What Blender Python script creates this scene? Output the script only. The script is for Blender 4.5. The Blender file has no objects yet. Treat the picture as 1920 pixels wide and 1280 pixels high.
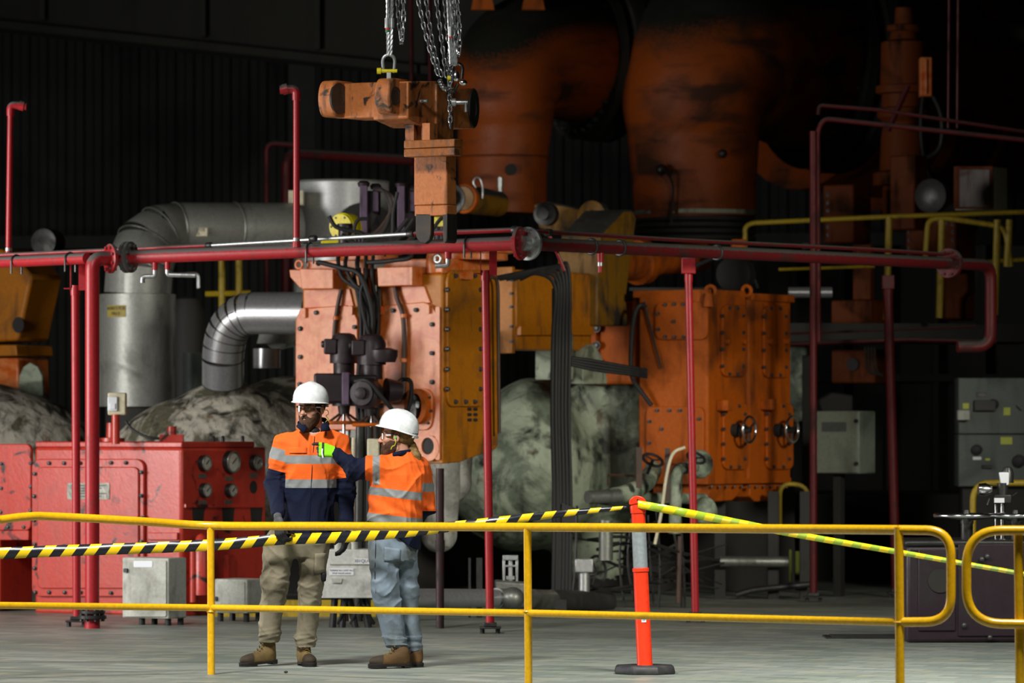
import bpy, bmesh, math, random
import numpy as np
from mathutils import Vector, Matrix
random.seed(7); np.random.seed(7)
SC = bpy.context.scene
COL = SC.collection
# ------------------------------------------------------------------ camera
F = 9000.0            # focal length in pixels of the 1920 wide frame
EYE = 1.6; HOR = 800.0
cam = bpy.data.cameras.new('camera'); camo = bpy.data.objects.new('camera', cam); COL.objects.link(camo)
cam.sensor_width = 36.0; cam.lens = F * 36.0 / 1920.0; cam.shift_y = 160.0 / 1920.0
camo.location = (0, 0, EYE); camo.rotation_euler = (math.pi / 2, 0, 0)
cam.clip_start = 0.5; cam.clip_end = 300
cam.dof.use_dof = True; cam.dof.focus_distance = 32.0; cam.dof.aperture_fstop = 3.2
SC.camera = camo
# ------------------------------------------------------------------ light
w = bpy.data.worlds.new('hall_air'); SC.world = w; w.use_nodes = True
w.node_tree.nodes['Background'].inputs[0].default_value = (0.75, 0.85, 0.8, 1)
w.node_tree.nodes['Background'].inputs[1].default_value = 0.0025
def area(name, loc, target, sx, sy, power, col=(1, 1, 1), spread=180):
    l = bpy.data.lights.new(name, 'AREA'); l.shape = 'RECTANGLE'; l.size = sx; l.size_y = sy
    l.energy = power; l.color = col; l.spread = math.radians(spread)
    o = bpy.data.objects.new(name, l); COL.objects.link(o); o.location = loc
    o.rotation_euler = (Vector(target) - Vector(loc)).to_track_quat('-Z', 'Y').to_euler()
    return o
# daylight through the big roller door on the left, high bay lamps over the aisle
area('door_daylight', (-10.2, 35.6, 2.9), (-1.5, 38.5, 1.6), 4.4, 4.0, 860, (1.0, 0.965, 0.93))
area('aisle_lamp', (-4.5, 25.5, 8.5), (-1.9, 32.5, 0), 1.6, 1.6, 262, (1.0, 0.99, 0.95), 70)
area('aisle_lamp_far', (3.5, 25.5, 9.0), (3.0, 30.0, 0), 1.6, 1.6, 230, (1.0, 0.99, 0.94), 55)
area('machine_lamp', (7.5, 29.0, 5.0), (1.2, 43.0, 1.0), 1.6, 1.6, 60, (1.0, 0.95, 0.82), 38)
SC.view_settings.view_transform = 'Standard'; SC.view_settings.look = 'None'
SC.view_settings.exposure = 0.0; SC.view_settings.gamma = 1.0
SC.view_settings.use_curve_mapping = False
# ------------------------------------------------------------------ pixel helpers (survey points -> metres)
def W(px, py, D): return Vector(((px - 960) / F * D, D, EYE + (HOR - py) / F * D))
def S(px, py, s): return W(px, py, F / s)
TH = math.radians(32)
U = Vector((-math.cos(TH), math.sin(TH), 0)); V = Vector((math.sin(TH), math.cos(TH), 0)); Z = Vector((0, 0, 1))
class Frame:
    """machine-aligned corner: front face normal -V, side face normal -U"""
    def __init__(self, px, s): self.C = W(px, 800, F / s); self.D = F / s
    def _y(self, px, n, c):
        k = (px - 960) / F
        return c / (k * n.x + n.y)
    def f(self, px, py, out=0.0):
        y = self._y(px, V, (self.C - V * out).dot(V)); return W(px, py, y)
    def s(self, px, py, out=0.0):
        y = self._y(px, U, (self.C - U * out).dot(U)); return W(px, py, y)
    def z(self, py): return EYE + (HOR - py) * self.D / F
    def pt(self, face, px, py, out=0.0): return self.f(px, py, out) if face == 'f' else self.s(px, py, out)
    def n(self, face): return -V if face == 'f' else -U
# ------------------------------------------------------------------ mesh builder
class MB:
    def __init__(self): self.v = []; self.f = []; self.sm = []
    def add(self, vs, fs, smooth=False):
        n = len(self.v); self.v += [tuple(p) for p in vs]
        self.f += [tuple(i + n for i in q) for q in fs]; self.sm += [smooth] * len(fs); return self
    def par(self, O, A, B, C):
        O, A, B, C = Vector(O), Vector(A), Vector(B), Vector(C)
        vs = [O, O + A, O + A + B, O + B, O + C, O + A + C, O + A + B + C, O + B + C]
        fs = [(0, 3, 2, 1), (4, 5, 6, 7), (0, 1, 5, 4), (1, 2, 6, 5), (2, 3, 7, 6), (3, 0, 4, 7)]
        if A.cross(B).dot(C) < 0: fs = [q[::-1] for q in fs]
        return self.add(vs, fs)
    def box(self, c, sx, sy, sz):
        c = Vector(c); return self.par(c - Vector((sx, sy, sz)) / 2, (sx, 0, 0), (0, sy, 0), (0, 0, sz))
    def prism(self, pts, ex, smooth=False):
        n = len(pts); ex = Vector(ex); pts = [Vector(p) for p in pts]
        nn = Vector((0, 0, 0))
        for i in range(n): nn += (pts[i] - pts[0]).cross(pts[(i + 1) % n] - pts[0])
        if nn.dot(ex) > 0: pts = pts[::-1]
        vs = pts + [p + ex for p in pts]
        fs = [tuple(range(n)), tuple(range(2 * n - 1, n - 1, -1))]
        fs += [(i, i + n, (i + 1) % n + n, (i + 1) % n) for i in range(n)]
        return self.add(vs, fs, smooth)
    def ring_plate(self, outer, inner, ex):
        n = len(outer); ex = Vector(ex)
        vs = [Vector(p) for p in outer] + [Vector(p) for p in inner]
        vs += [p + ex for p in vs]
        fs = []
        for i in range(n):
            j = (i + 1) % n
            fs += [(i, j, n + j, n + i), (2 * n + j, 2 * n + i, 3 * n + i, 3 * n + j), (j, i, 2 * n + i, 2 * n + j), (n + i, n + j, 3 * n + j, 3 * n + i)]
        return self.add(vs, fs)
    def frame_of(self, ax):
        ax = Vector(ax).normalized(); a = Vector((0, 0, 1)) if abs(ax.z) < .9 else Vector((1, 0, 0))
        x = a.cross(ax).normalized(); return x, ax.cross(x)
    def lathe(self, p0, ax, prof, n=24, cap=True, smooth=True, x=None):
        p0 = Vector(p0); ax = Vector(ax).normalized(); x, y = self.frame_of(ax)
        vs = []
        for t, r in prof:
            for i in range(n):
                a = 2 * math.pi * i / n; vs.append(p0 + ax * t + (x * math.cos(a) + y * math.sin(a)) * r)
        fs = []
        for k in range(len(prof) - 1):
            for i in range(n):
                j = (i + 1) % n; fs.append((k * n + i, k * n + j, (k + 1) * n + j, (k + 1) * n + i))
        self.add(vs, fs, smooth)
        if cap:
            m = len(prof)
            b = len(self.v) - len(vs)
            self.f += [tuple(b + i for i in range(n - 1, -1, -1)), tuple(b + (m - 1) * n + i for i in range(n))]; self.sm += [False, False]
        return self
    def cyl(self, p0, p1, r, r1=None, n=20, cap=True):
        p0 = Vector(p0); p1 = Vector(p1)
        return self.lathe(p0, p1 - p0, [(0, r), ((p1 - p0).length, r if r1 is None else r1)], n, cap)
    def tube(self, pts, r, n=10, cap=True, closed=False):
        pts = [Vector(p) for p in pts]; m = len(pts)
        rs = r if isinstance(r, (list, tuple)) else [r] * m
        T = []
        for i in range(m):
            a = pts[i - 1] if (i > 0 or closed) else pts[i]; b = pts[(i + 1) % m] if (i < m - 1 or closed) else pts[i]
            T.append((b - a).normalized())
        x, y = self.frame_of(T[0]); vs = []
        for i in range(m):
            t = T[i]; x = (x - t * x.dot(t)).normalized(); y = t.cross(x)
            for k in range(n):
                a = 2 * math.pi * k / n; vs.append(pts[i] + (x * math.cos(a) + y * math.sin(a)) * rs[i])
        fs = []
        for i in range(m if closed else m - 1):
            j = (i + 1) % m
            for k in range(n):
                l = (k + 1) % n; fs.append((i * n + k, i * n + l, j * n + l, j * n + k))
        self.add(vs, fs, True)
        if cap and not closed:
            b = len(self.v) - len(vs)
            self.f += [tuple(b + i for i in range(n - 1, -1, -1)), tuple(b + (m - 1) * n + i for i in range(n))]; self.sm += [False, False]
        return self
    def torus(self, c, ax, R, r, n=28, k=8):
        c = Vector(c); x, y = self.frame_of(ax)
        return self.tube([c + (x * math.cos(2 * math.pi * i / n) + y * math.sin(2 * math.pi * i / n)) * R for i in range(n)], r, k, closed=True)
    def ell(self, c, rx, ry=None, rz=None, n=16, m=10):
        ry = rx if ry is None else ry; rz = rx if rz is None else rz; c = Vector(c); vs = []; fs = []
        for i in range(m + 1):
            a = math.pi * i / m
            for j in range(n):
                b = 2 * math.pi * j / n
                vs.append(c + Vector((rx * math.sin(a) * math.cos(b), ry * math.sin(a) * math.sin(b), -rz * math.cos(a))))
        for i in range(m):
            for j in range(n): fs.append((i * n + j, i * n + (j + 1) % n, (i + 1) * n + (j + 1) % n, (i + 1) * n + j))
        return self.add(vs, fs, True)
def bend(pts, rad, n=6):
    """polyline with rounded corners"""
    pts = [Vector(p) for p in pts]; out = [pts[0]]
    for i in range(1, len(pts) - 1):
        a = (pts[i - 1] - pts[i]); b = (pts[i + 1] - pts[i]); r = min(rad, a.length * .49, b.length * .49)
        a = pts[i] + a.normalized() * r; b = pts[i] + b.normalized() * r
        for k in range(n + 1):
            t = k / n; out.append(a * (1 - t) ** 2 + pts[i] * 2 * t * (1 - t) + b * t * t)
    out.append(pts[-1]); return out
def spl(pts, n=6):
    pts = [Vector(p) for p in pts]; P = [pts[0] * 2 - pts[1]] + pts + [pts[-1] * 2 - pts[-2]]; out = []
    for i in range(1, len(P) - 2):
        for k in range(n):
            t = k / n; a, b, c, d = P[i - 1], P[i], P[i + 1], P[i + 2]
            out.append(.5 * ((2 * b) + (c - a) * t + (2 * a - 5 * b + 4 * c - d) * t * t + (3 * b - a - 3 * c + d) * t ** 3))
    out.append(pts[-1]); return out
def rrect(x0, y0, x1, y1, rx, ry=None, n=5):
    ry = rx if ry is None else ry; o = []
    for cx, cy, a0 in ((x1 - rx, y0 + ry, -90), (x1 - rx, y1 - ry, 0), (x0 + rx, y1 - ry, 90), (x0 + rx, y0 + ry, 180)):
        for k in range(n + 1):
            a = math.radians(a0 + 90 * k / n); o.append((cx + rx * math.cos(a), cy + ry * math.sin(a)))
    return o
def oval(cx, cy, rx, ry, n=20): return [(cx + rx * math.cos(2 * math.pi * i / n), cy + ry * math.sin(2 * math.pi * i / n)) for i in range(n)]
# ------------------------------------------------------------------ objects
ORG = {}
def thing(name, label, cat, base, group=None, kind=None):
    o = bpy.data.objects.new(name, None); COL.objects.link(o); o.empty_display_size = .1
    o.location = base; ORG[o.name] = Vector(base)
    if kind: o['kind'] = kind
    if label: o['label'] = label
    if cat: o['category'] = cat
    if group: o['group'] = group
    return o
def mesh_of(name, mb, mat, org):
    me = bpy.data.meshes.new(name)
    me.from_pydata([(p[0] - org.x, p[1] - org.y, p[2] - org.z) for p in mb.v], [], mb.f)
    me.polygons.foreach_set('use_smooth', mb.sm)
    if mat is not None: me.materials.append(mat)
    me.update()
    if len(mb.f) < 8000: me.set_sharp_from_angle(angle=math.radians(42))
    return me
def part(name, mb, mat, parent, bevel=0, label=None, kind=None):
    org = ORG[parent.name]
    o = bpy.data.objects.new(name, mesh_of(name, mb, mat, org)); COL.objects.link(o); o.parent = parent
    ORG[o.name] = org
    if bevel:
        m = o.modifiers.new('bevel', 'BEVEL'); m.width = bevel; m.segments = 2; m.limit_method = 'ANGLE'; m.angle_limit = math.radians(40)
    if label: o['label'] = label
    if kind: o['kind'] = kind
    return o
def solo(name, mb, mat, base, label, cat, bevel=0, group=None, kind=None):
    org = Vector(base); o = bpy.data.objects.new(name, mesh_of(name, mb, mat, org)); COL.objects.link(o); o.location = org; ORG[o.name] = org
    if label: o['label'] = label
    if cat: o['category'] = cat
    if group: o['group'] = group
    if kind: o['kind'] = kind
    if bevel:
        m = o.modifiers.new('bevel', 'BEVEL'); m.width = bevel; m.segments = 2; m.limit_method = 'ANGLE'; m.angle_limit = math.radians(40)
    return o
BM = {}
def bolts(parent, mat, pts, nrm, r=.02, h=.018, name='bolt'):
    nrm = Vector(nrm).normalized(); key = (round(nrm.x, 3), round(nrm.y, 3), round(nrm.z, 3), r, h, mat.name, name)
    if key not in BM:
        b = MB(); b.lathe((0, 0, 0), nrm, [(-.004, r * 1.25), (h * .25, r * 1.25), (h * .26, r), (h * .85, r * .95), (h, r * .6)], 10, True, False)
        BM[key] = mesh_of(name, b, mat, Vector((0, 0, 0)))
    org = ORG[parent.name]
    for p in pts:
        o = bpy.data.objects.new(name, BM[key]); COL.objects.link(o); o.parent = parent; o.location = Vector(p) - org
def split(name, mbs, mat, parent, **k):
    for m_ in mbs: part(name, m_, mat, parent, **k)
def plate(mb, fr, face, pts, o0, o1):
    """polygon given in picture points on a machine face, from offset o0 out to o1"""
    mb.prism([fr.pt(face, x, y, o0) for x, y in pts], fr.n(face) * (o1 - o0)); return mb
def mbox(mb, fr, pl, pr, pt_, pb, o=0.0):
    """machine box: front from pl to the frame corner, side from the corner to pr"""
    zt, zb = fr.z(pt_), fr.z(pb); C = fr.C.copy(); C.z = zb
    a = fr.f(pl, 800); b = fr.s(pr, 800)
    lu = (a - fr.C).dot(U); lv = (b - fr.C).dot(V)
    return mb.par(C, U * lu, V * lv, Z * (zt - zb))
FONT = {}
def text(parent, s, p, right, up, size, mat, name='lettering', align='CENTER'):
    cu = bpy.data.curves.new('t', 'FONT'); cu.body = s; cu.size = size; cu.align_x = align; cu.align_y = 'CENTER'; cu.extrude = .0006
    to = bpy.data.objects.new('t', cu); COL.objects.link(to)
    dg = bpy.context.evaluated_depsgraph_get(); me = bpy.data.meshes.new_from_object(to.evaluated_get(dg))
    bpy.data.objects.remove(to); bpy.data.curves.remove(cu)
    r = Vector(right).normalized(); u = Vector(up).normalized(); n = r.cross(u)
    M = Matrix(((r.x, u.x, n.x), (r.y, u.y, n.y), (r.z, u.z, n.z))).to_4x4(); M.translation = Vector(p) - ORG[parent.name]
    me.transform(M); me.materials.clear(); me.materials.append(mat)
    o = bpy.data.objects.new(name, me); COL.objects.link(o); o.parent = parent; ORG[o.name] = ORG[parent.name]; return o
# ------------------------------------------------------------------ materials
def srgb(r, g, b):
    f = lambda c: (c / 255 / 12.92) if c / 255 <= .04045 else ((c / 255 + .055) / 1.055) ** 2.4
    return (f(r), f(g), f(b), 1)
def paint(name, col, rough=.4, dirt=(.018, .016, .012), amt=.35, scale=2.5, metal=0., bump=.12, spec=.5, streak=.5, chips=None, chip_amt=.3, dust=None, coat=0., fine=40, smap=(1, 1, .18)):
    m = bpy.data.materials.new(name); m.use_nodes = True; nt = m.node_tree; N = nt.nodes; L = nt.links
    b = N['Principled BSDF']; g = N.new('ShaderNodeNewGeometry')
    def noise(sc, det=5, vec=None, dist=0):
        n = N.new('ShaderNodeTexNoise'); n.inputs['Scale'].default_value = sc; n.inputs['Detail'].default_value = det; n.inputs['Distortion'].default_value = dist
        L.new(vec or g.outputs['Position'], n.inputs['Vector']); return n
    def ramp(sock, a, c):
        r = N.new('ShaderNodeMapRange'); r.inputs['From Min'].default_value = a; r.inputs['From Max'].default_value = c; L.new(sock, r.inputs['Value']); return r.outputs[0]
    def mix(fac, a, c):
        x = N.new('ShaderNodeMix'); x.data_type = 'RGBA'
        for s_, val in ((x.inputs[0], fac), (x.inputs[6], a), (x.inputs[7], c)):
            if hasattr(val, 'is_output') or isinstance(val, bpy.types.NodeSocket): L.new(val, s_)
            else: s_.default_value = val
        return x.outputs[2]
    c = tuple(col[:3]) + (1,); d = tuple(dirt[:3]) + (1,)
    n1 = noise(scale, 6, None, .6)
    mp = N.new('ShaderNodeMapping'); mp.inputs['Scale'].default_value = smap; L.new(g.outputs['Position'], mp.inputs['Vector'])
    n2 = noise(scale * 4.5, 4, mp.outputs[0])
    n3 = noise(fine, 3)
    var = mix(ramp(n3.outputs[0], .3, .75), tuple(x * .86 for x in c[:3]) + (1,), tuple(min(1, x * 1.08) for x in c[:3]) + (1,))
    if chips is not None: 
        n4 = noise(scale * 2.2, 8, None, 1.2)
        var = mix(ramp(n4.outputs[0], .62 - chip_amt * .3, .66 - chip_amt * .3), tuple(chips[:3]) + (1,), var) if False else mix(ramp(n4.outputs[0], .58 - chip_amt * .25, (.66 if chip_amt < .2 else .78) - chip_amt * .25), var, tuple(chips[:3]) + (1,))
    f1 = ramp(n1.outputs[0], .64 - amt * .34, .84 - amt * .34)
    f2 = ramp(n2.outputs[0], .54, .72)
    mm = N.new('ShaderNodeMath'); mm.operation = 'MULTIPLY_ADD'; mm.use_clamp = True
    L.new(f2, mm.inputs[0]); mm.inputs[1].default_value = streak; L.new(f1, mm.inputs[2])
    m2 = N.new('ShaderNodeMath'); m2.operation = 'MULTIPLY'; L.new(mm.outputs[0], m2.inputs[0]); m2.inputs[1].default_value = min(1, amt * 2)
    cc = mix(m2.outputs[0], var, d)
    if dust is not None:
        sx = N.new('ShaderNodeSeparateXYZ'); L.new(g.outputs['Normal'], sx.inputs[0])
        ad = N.new('ShaderNodeMath'); ad.operation = 'MULTIPLY_ADD'; L.new(n3.outputs[0], ad.inputs[0]); ad.inputs[1].default_value = .35; L.new(sx.outputs[2], ad.inputs[2])
        cc = mix(ramp(ad.outputs[0], .42, .66), cc, tuple(dust[:3]) + (1,))
    L.new(cc, b.inputs['Base Color'])
    rr = N.new('ShaderNodeMapRange'); rr.inputs['To Min'].default_value = rough; rr.inputs['To Max'].default_value = min(1, rough + .35); L.new(m2.outputs[0], rr.inputs['Value']); L.new(rr.outputs[0], b.inputs['Roughness'])
    b.inputs['Metallic'].default_value = metal; b.inputs['Specular IOR Level'].default_value = spec
    if coat: b.inputs['Coat Weight'].default_value = coat; b.inputs['Coat Roughness'].default_value = .12
    if bump:
        bp = N.new('ShaderNodeBump'); bp.inputs['Strength'].default_value = bump; bp.inputs['Distance'].default_value = .02
        L.new(n1.outputs[0], bp.inputs['Height'])
        b2 = N.new('ShaderNodeBump'); b2.inputs['Strength'].default_value = bump; b2.inputs['Distance'].default_value = .004
        L.new(n3.outputs[0], b2.inputs['Height']); L.new(bp.outputs[0], b2.inputs['Normal']); L.new(b2.outputs[0], b.inputs['Normal'])
    return m
def plain(name, col, rough=.5, metal=0., spec=.5):
    m = bpy.data.materials.new(name); m.use_nodes = True; b = m.node_tree.nodes['Principled BSDF']
    b.inputs['Base Color'].default_value = tuple(col[:3]) + (1,); b.inputs['Roughness'].default_value = rough; b.inputs['Metallic'].default_value = metal; b.inputs['Specular IOR Level'].default_value = spec
    return m
GRIME = (.012, .011, .008)
M = {}
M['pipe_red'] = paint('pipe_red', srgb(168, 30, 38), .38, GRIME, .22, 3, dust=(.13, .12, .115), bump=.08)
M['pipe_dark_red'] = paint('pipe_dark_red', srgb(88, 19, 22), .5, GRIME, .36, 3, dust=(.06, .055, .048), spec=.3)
M['post_maroon'] = paint('post_maroon', srgb(48, 18, 22), .5, GRIME, .4, 4)
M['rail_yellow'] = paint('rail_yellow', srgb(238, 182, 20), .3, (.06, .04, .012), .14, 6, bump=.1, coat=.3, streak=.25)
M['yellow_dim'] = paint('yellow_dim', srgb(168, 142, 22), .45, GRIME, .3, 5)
M['yellow_bright'] = paint('yellow_bright', srgb(232, 215, 12), .45, GRIME, .15, 6)
M['box_red'] = paint('box_red', srgb(190, 58, 44), .33, (.03, .012, .012), .20, 2.2, chips=(.03, .012, .012), chip_amt=-.10, bump=.22, streak=.4, spec=.7)
M['chest'] = paint('chest_orange', srgb(220, 130, 72), .36, (.035, .014, .008), .16, 2.6, bump=.22, chips=srgb(200, 90, 18), chip_amt=.5, streak=.55)
M['ochre'] = paint('ochre_orange', srgb(184, 112, 10), .5, (.02, .013, .006), .34, 2.0, bump=.2, streak=.8)
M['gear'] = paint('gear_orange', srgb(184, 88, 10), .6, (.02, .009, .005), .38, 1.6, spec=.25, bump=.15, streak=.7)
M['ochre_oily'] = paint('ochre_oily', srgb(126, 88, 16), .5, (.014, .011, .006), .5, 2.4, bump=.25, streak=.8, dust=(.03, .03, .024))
M['gear_shaded'] = paint('shaded_grimy_orange', srgb(104, 48, 10), .65, (.012, .007, .004), .46, 1.8, spec=.2, bump=.15, streak=.8)  # grimy gear orange, darkened to carry the shade on the far-right machines
M['duct_orange'] = paint('duct_orange', srgb(158, 74, 18), .5, (.014, .012, .008), .42, 1.3, bump=.6, streak=1.0, spec=.35, dust=(.018, .019, .014), smap=(.18, .18, .75))
M['yoke'] = paint('yoke_orange', srgb(184, 108, 54), .5, (.022, .014, .008), .40, 3.0, bump=.4, chips=(.03, .02, .012), chip_amt=.0, streak=.9)
M['yoke_black'] = paint('yoke_black', (.02, .016, .013), .5, (.12, .06, .02), .25, 4)
M['silver'] = paint('silver_cladding', (.40, .41, .375), .48, (.13, .13, .11), .36, 2.6, metal=.5, bump=.12, streak=.6)
M['silver_bright'] = paint('silver_bright', (.5, .51, .52), .3, (.16, .15, .13), .16, 2.5, metal=.65, bump=.06, streak=.3)
M['silver_dull'] = paint('silver_dull', (.30, .31, .28), .42, (.05, .05, .04), .4, 3, metal=.75, bump=.25)
def lagging(name, base, pale, dark, rust, pale_amt, dark_amt, rough=.8, sc=1.6):
    m = bpy.data.materials.new(name); m.use_nodes = True; nt = m.node_tree; N = nt.nodes; L = nt.links; b = N['Principled BSDF']; g = N.new('ShaderNodeNewGeometry')
    def nz(scale, det=8, dist=.8, rough_=.6):
        n = N.new('ShaderNodeTexNoise'); n.inputs['Scale'].default_value = scale; n.inputs['Detail'].default_value = det; n.inputs['Distortion'].default_value = dist; n.inputs['Roughness'].default_value = rough_; L.new(g.outputs['Position'], n.inputs['Vector']); return n.outputs[0]
    def rg(x, lo, hi):
        r = N.new('ShaderNodeMapRange'); r.inputs['From Min'].default_value = lo; r.inputs['From Max'].default_value = hi; L.new(x, r.inputs['Value']); return r.outputs[0]
    def mx(f, a, c):
        x = N.new('ShaderNodeMix'); x.data_type = 'RGBA'; L.new(f, x.inputs[0])
        for k, v in ((6, a), (7, c)):
            if isinstance(v, tuple): x.inputs[k].default_value = v[:3] + (1,)
            else: L.new(v, x.inputs[k])
        return x.outputs[2]
    n1 = nz(sc); n2 = nz(sc * 1.7 + .3); n3 = nz(sc * 4); n4 = nz(26, 4, .3)
    c = mx(rg(n4, .3, .7), tuple(v * .7 for v in base), base); c = mx(rg(n1, .60 - pale_amt * .25, .68 - pale_amt * .25), c, pale)
    c = mx(rg(n3, .60, .70), c, rust); c = mx(rg(n2, .62 - dark_amt * .25, .74 - dark_amt * .25), c, dark)
    L.new(c, b.inputs['Base Color']); b.inputs['Roughness'].default_value = rough
    v = N.new('ShaderNodeTexVoronoi'); v.inputs['Scale'].default_value = 11; L.new(g.outputs['Position'], v.inputs['Vector'])
    b1 = N.new('ShaderNodeBump'); b1.inputs['Strength'].default_value = .7; b1.inputs['Distance'].default_value = .03; L.new(n3, b1.inputs['Height'])
    b2 = N.new('ShaderNodeBump'); b2.inputs['Strength'].default_value = .5; b2.inputs['Distance'].default_value = .02; L.new(v.outputs[0], b2.inputs['Height']); L.new(b1.outputs[0], b2.inputs['Normal'])
    b3 = N.new('ShaderNodeBump'); b3.inputs['Strength'].default_value = .5; b3.inputs['Distance'].default_value = .01; L.new(n4, b3.inputs['Height']); L.new(b2.outputs[0], b3.inputs['Normal']); L.new(b3.outputs[0], b.inputs['Normal']); return m
M['plaster'] = lagging('cream_lagging', (.13, .125, .075), (.52, .49, .40), (.028, .027, .018), (.22, .11, .05), .62, .45, .8, 2.3)
M['plaster_dark'] = lagging('green_lagging', (.16, .20, .14), (.36, .42, .31), (.02, .024, .02), (.13, .11, .06), .62, .40, .5, 1.3)
M['flange_grey'] = paint('flange_grey', (.15, .145, .14), .5, GRIME, .3, 6, metal=.3)
M['black_rubber'] = paint('black_rubber', (.014, .014, .015), .5, (.05, .045, .04), .2, 5, bump=.1)
M['cable'] = paint('cable_grey', (.011, .011, .011), .6, (.035, .032, .028), .25, 6, bump=.05)
M['conduit'] = paint('conduit_brown', (.055, .028, .018), .45, (.12, .05, .02), .3, 5, bump=.05)
M['steel_dark'] = paint('steel_dark', (.06, .06, .058), .4, GRIME, .35, 4, metal=.7)
M['bolt'] = paint('bolt_steel', (.10, .10, .098), .38, GRIME, .3, 12, metal=.6, bump=.05)
M['galv'] = paint('galvanised', (.55, .57, .57), .38, (.12, .12, .11), .25, 6, metal=.8)
M['chain'] = paint('chain_steel', (.34, .35, .36), .32, (.1, .1, .1), .25, 20, metal=.9, bump=0)
M['chrome'] = plain('chrome', (.75, .76, .76), .2, 1.)
M['purple'] = paint('purple_paint', srgb(98, 78, 102), .45, (.02, .014, .018), .4, 6)
M['actuator'] = paint('actuator_maroon', srgb(46, 32, 38), .42, (.012, .01, .01), .4, 6, bump=.15)
M['maroon_cabinet'] = paint('maroon_cabinet', srgb(48, 33, 42), .4, (.015, .012, .014), .35, 3, bump=.2)
M['grey_box'] = paint('grey_enclosure', srgb(182, 184, 174), .5, (.09, .085, .06), .28, 3.5, bump=.1)
M['grey_cab'] = paint('grey_cabinet', srgb(126, 136, 122), .5, (.06, .065, .05), .3, 2.0, bump=.06)
M['grey_board'] = paint('grey_board', srgb(80, 89, 84), .5, (.05, .055, .05), .3, 2.0, bump=.06)  # base colour lowered to stand in for shade on the control board
M['valve_box'] = paint('valve_box_white', srgb(206, 206, 200), .5, (.16, .15, .13), .3, 4, bump=.08)
M['white'] = plain('white_label', (.8, .82, .85), .5)
M['ink'] = plain('black_print', (.015, .015, .018), .6)
M['label_yellow'] = paint('label_yellow', srgb(176, 158, 70), .6, (.1, .09, .05), .2, 12, bump=0)
M['label_yg'] = plain('label_yellow_green', srgb(190, 200, 80), .6)
M['cream'] = paint('cream_plastic', srgb(214, 206, 176), .5, (.2, .18, .12), .2, 8, bump=.03)
M['pale_grey'] = plain('pale_plastic', srgb(225, 230, 235), .4)
M['brass_plate'] = paint('name_plate', (.22, .22, .19), .35, (.04, .04, .03), .35, 10, metal=.6)
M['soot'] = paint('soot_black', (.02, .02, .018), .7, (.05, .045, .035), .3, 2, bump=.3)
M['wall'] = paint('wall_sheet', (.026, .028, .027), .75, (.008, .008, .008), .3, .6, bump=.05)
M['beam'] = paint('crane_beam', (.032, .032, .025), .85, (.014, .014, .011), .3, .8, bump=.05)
M['bollard'] = paint('bollard_plastic', srgb(246, 62, 30), .32, (.2, .03, .01), .1, 9, bump=.03, streak=.2)
M['reflect'] = paint('reflective_sleeve', (.33, .37, .39), .42, (.2, .22, .23), .2, 30, metal=.25, bump=.1)
M['rubber_base'] = paint('rubber_base', (.022, .022, .026), .5, (.06, .055, .045), .3, 6, bump=.1)
# ================================================================== SETTING
def floor_mat():
    m = bpy.data.materials.new('block_floor'); m.use_nodes = True; nt = m.node_tree; N = nt.nodes; L = nt.links; b = N['Principled BSDF']
    g = N.new('ShaderNodeNewGeometry'); mp = N.new('ShaderNodeMapping'); mp.inputs['Rotation'].default_value = (0, 0, math.radians(24)); L.new(g.outputs['Position'], mp.inputs[0])
    br = N.new('ShaderNodeTexBrick'); br.inputs['Scale'].default_value = 1.0; br.inputs['Brick Width'].default_value = .34; br.inputs['Row Height'].default_value = .17
    br.inputs['Mortar Size'].default_value = .006; br.inputs['Color1'].default_value = (.198, .226, .205, 1); br.inputs['Color2'].default_value = (.325, .345, .30, 1); br.inputs['Mortar'].default_value = (.17, .17, .15, 1)
    br.inputs['Bias'].default_value = -.2; L.new(mp.outputs[0], br.inputs['Vector'])
    n1 = N.new('ShaderNodeTexNoise'); n1.inputs['Scale'].default_value = .55; n1.inputs['Detail'].default_value = 7; L.new(g.outputs['Position'], n1.inputs['Vector'])
    n2 = N.new('ShaderNodeTexNoise'); n2.inputs['Scale'].default_value = 3.2; n2.inputs['Detail'].default_value = 6; L.new(g.outputs['Position'], n2.inputs['Vector'])
    r1 = N.new('ShaderNodeMapRange'); r1.inputs['From Min'].default_value = .35; r1.inputs['From Max'].default_value = .75; L.new(n1.outputs[0], r1.inputs[0])
    r2 = N.new('ShaderNodeMapRange'); r2.inputs['From Min'].default_value = .55; r2.inputs['From Max'].default_value = .72; L.new(n2.outputs[0], r2.inputs[0])
    x = N.new('ShaderNodeMix'); x.data_type = 'RGBA'; x.blend_type = 'MULTIPLY'; L.new(r1.outputs[0], x.inputs[0]); L.new(br.outputs[0], x.inputs[6]); x.inputs[7].default_value = (.60, .66, .60, 1)
    y = N.new('ShaderNodeMix'); y.data_type = 'RGBA'; L.new(r2.outputs[0], y.inputs[0]); L.new(x.outputs[2], y.inputs[6]); y.inputs[7].default_value = (.36, .33, .18, 1)
    y2 = N.new('ShaderNodeMath'); y2.operation = 'MULTIPLY'; L.new(r2.outputs[0], y2.inputs[0]); y2.inputs[1].default_value = .45; L.new(y2.outputs[0], y.inputs[0])
    L.new(y.outputs[2], b.inputs['Base Color']); b.inputs['Roughness'].default_value = .5; b.inputs['Specular IOR Level'].default_value = .35
    bp = N.new('ShaderNodeBump'); bp.inputs['Strength'].default_value = .25; bp.inputs['Distance'].default_value = .01; L.new(n2.outputs[0], bp.inputs['Height']); L.new(bp.outputs[0], b.inputs['Normal'])
    return m
b = MB(); b.par((-22, 4, -.2), (44, 0, 0), (0, 66, 0), (0, 0, .2)); solo('floor', b, floor_mat(), (0, 30, 0), None, None, kind='structure')
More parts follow.
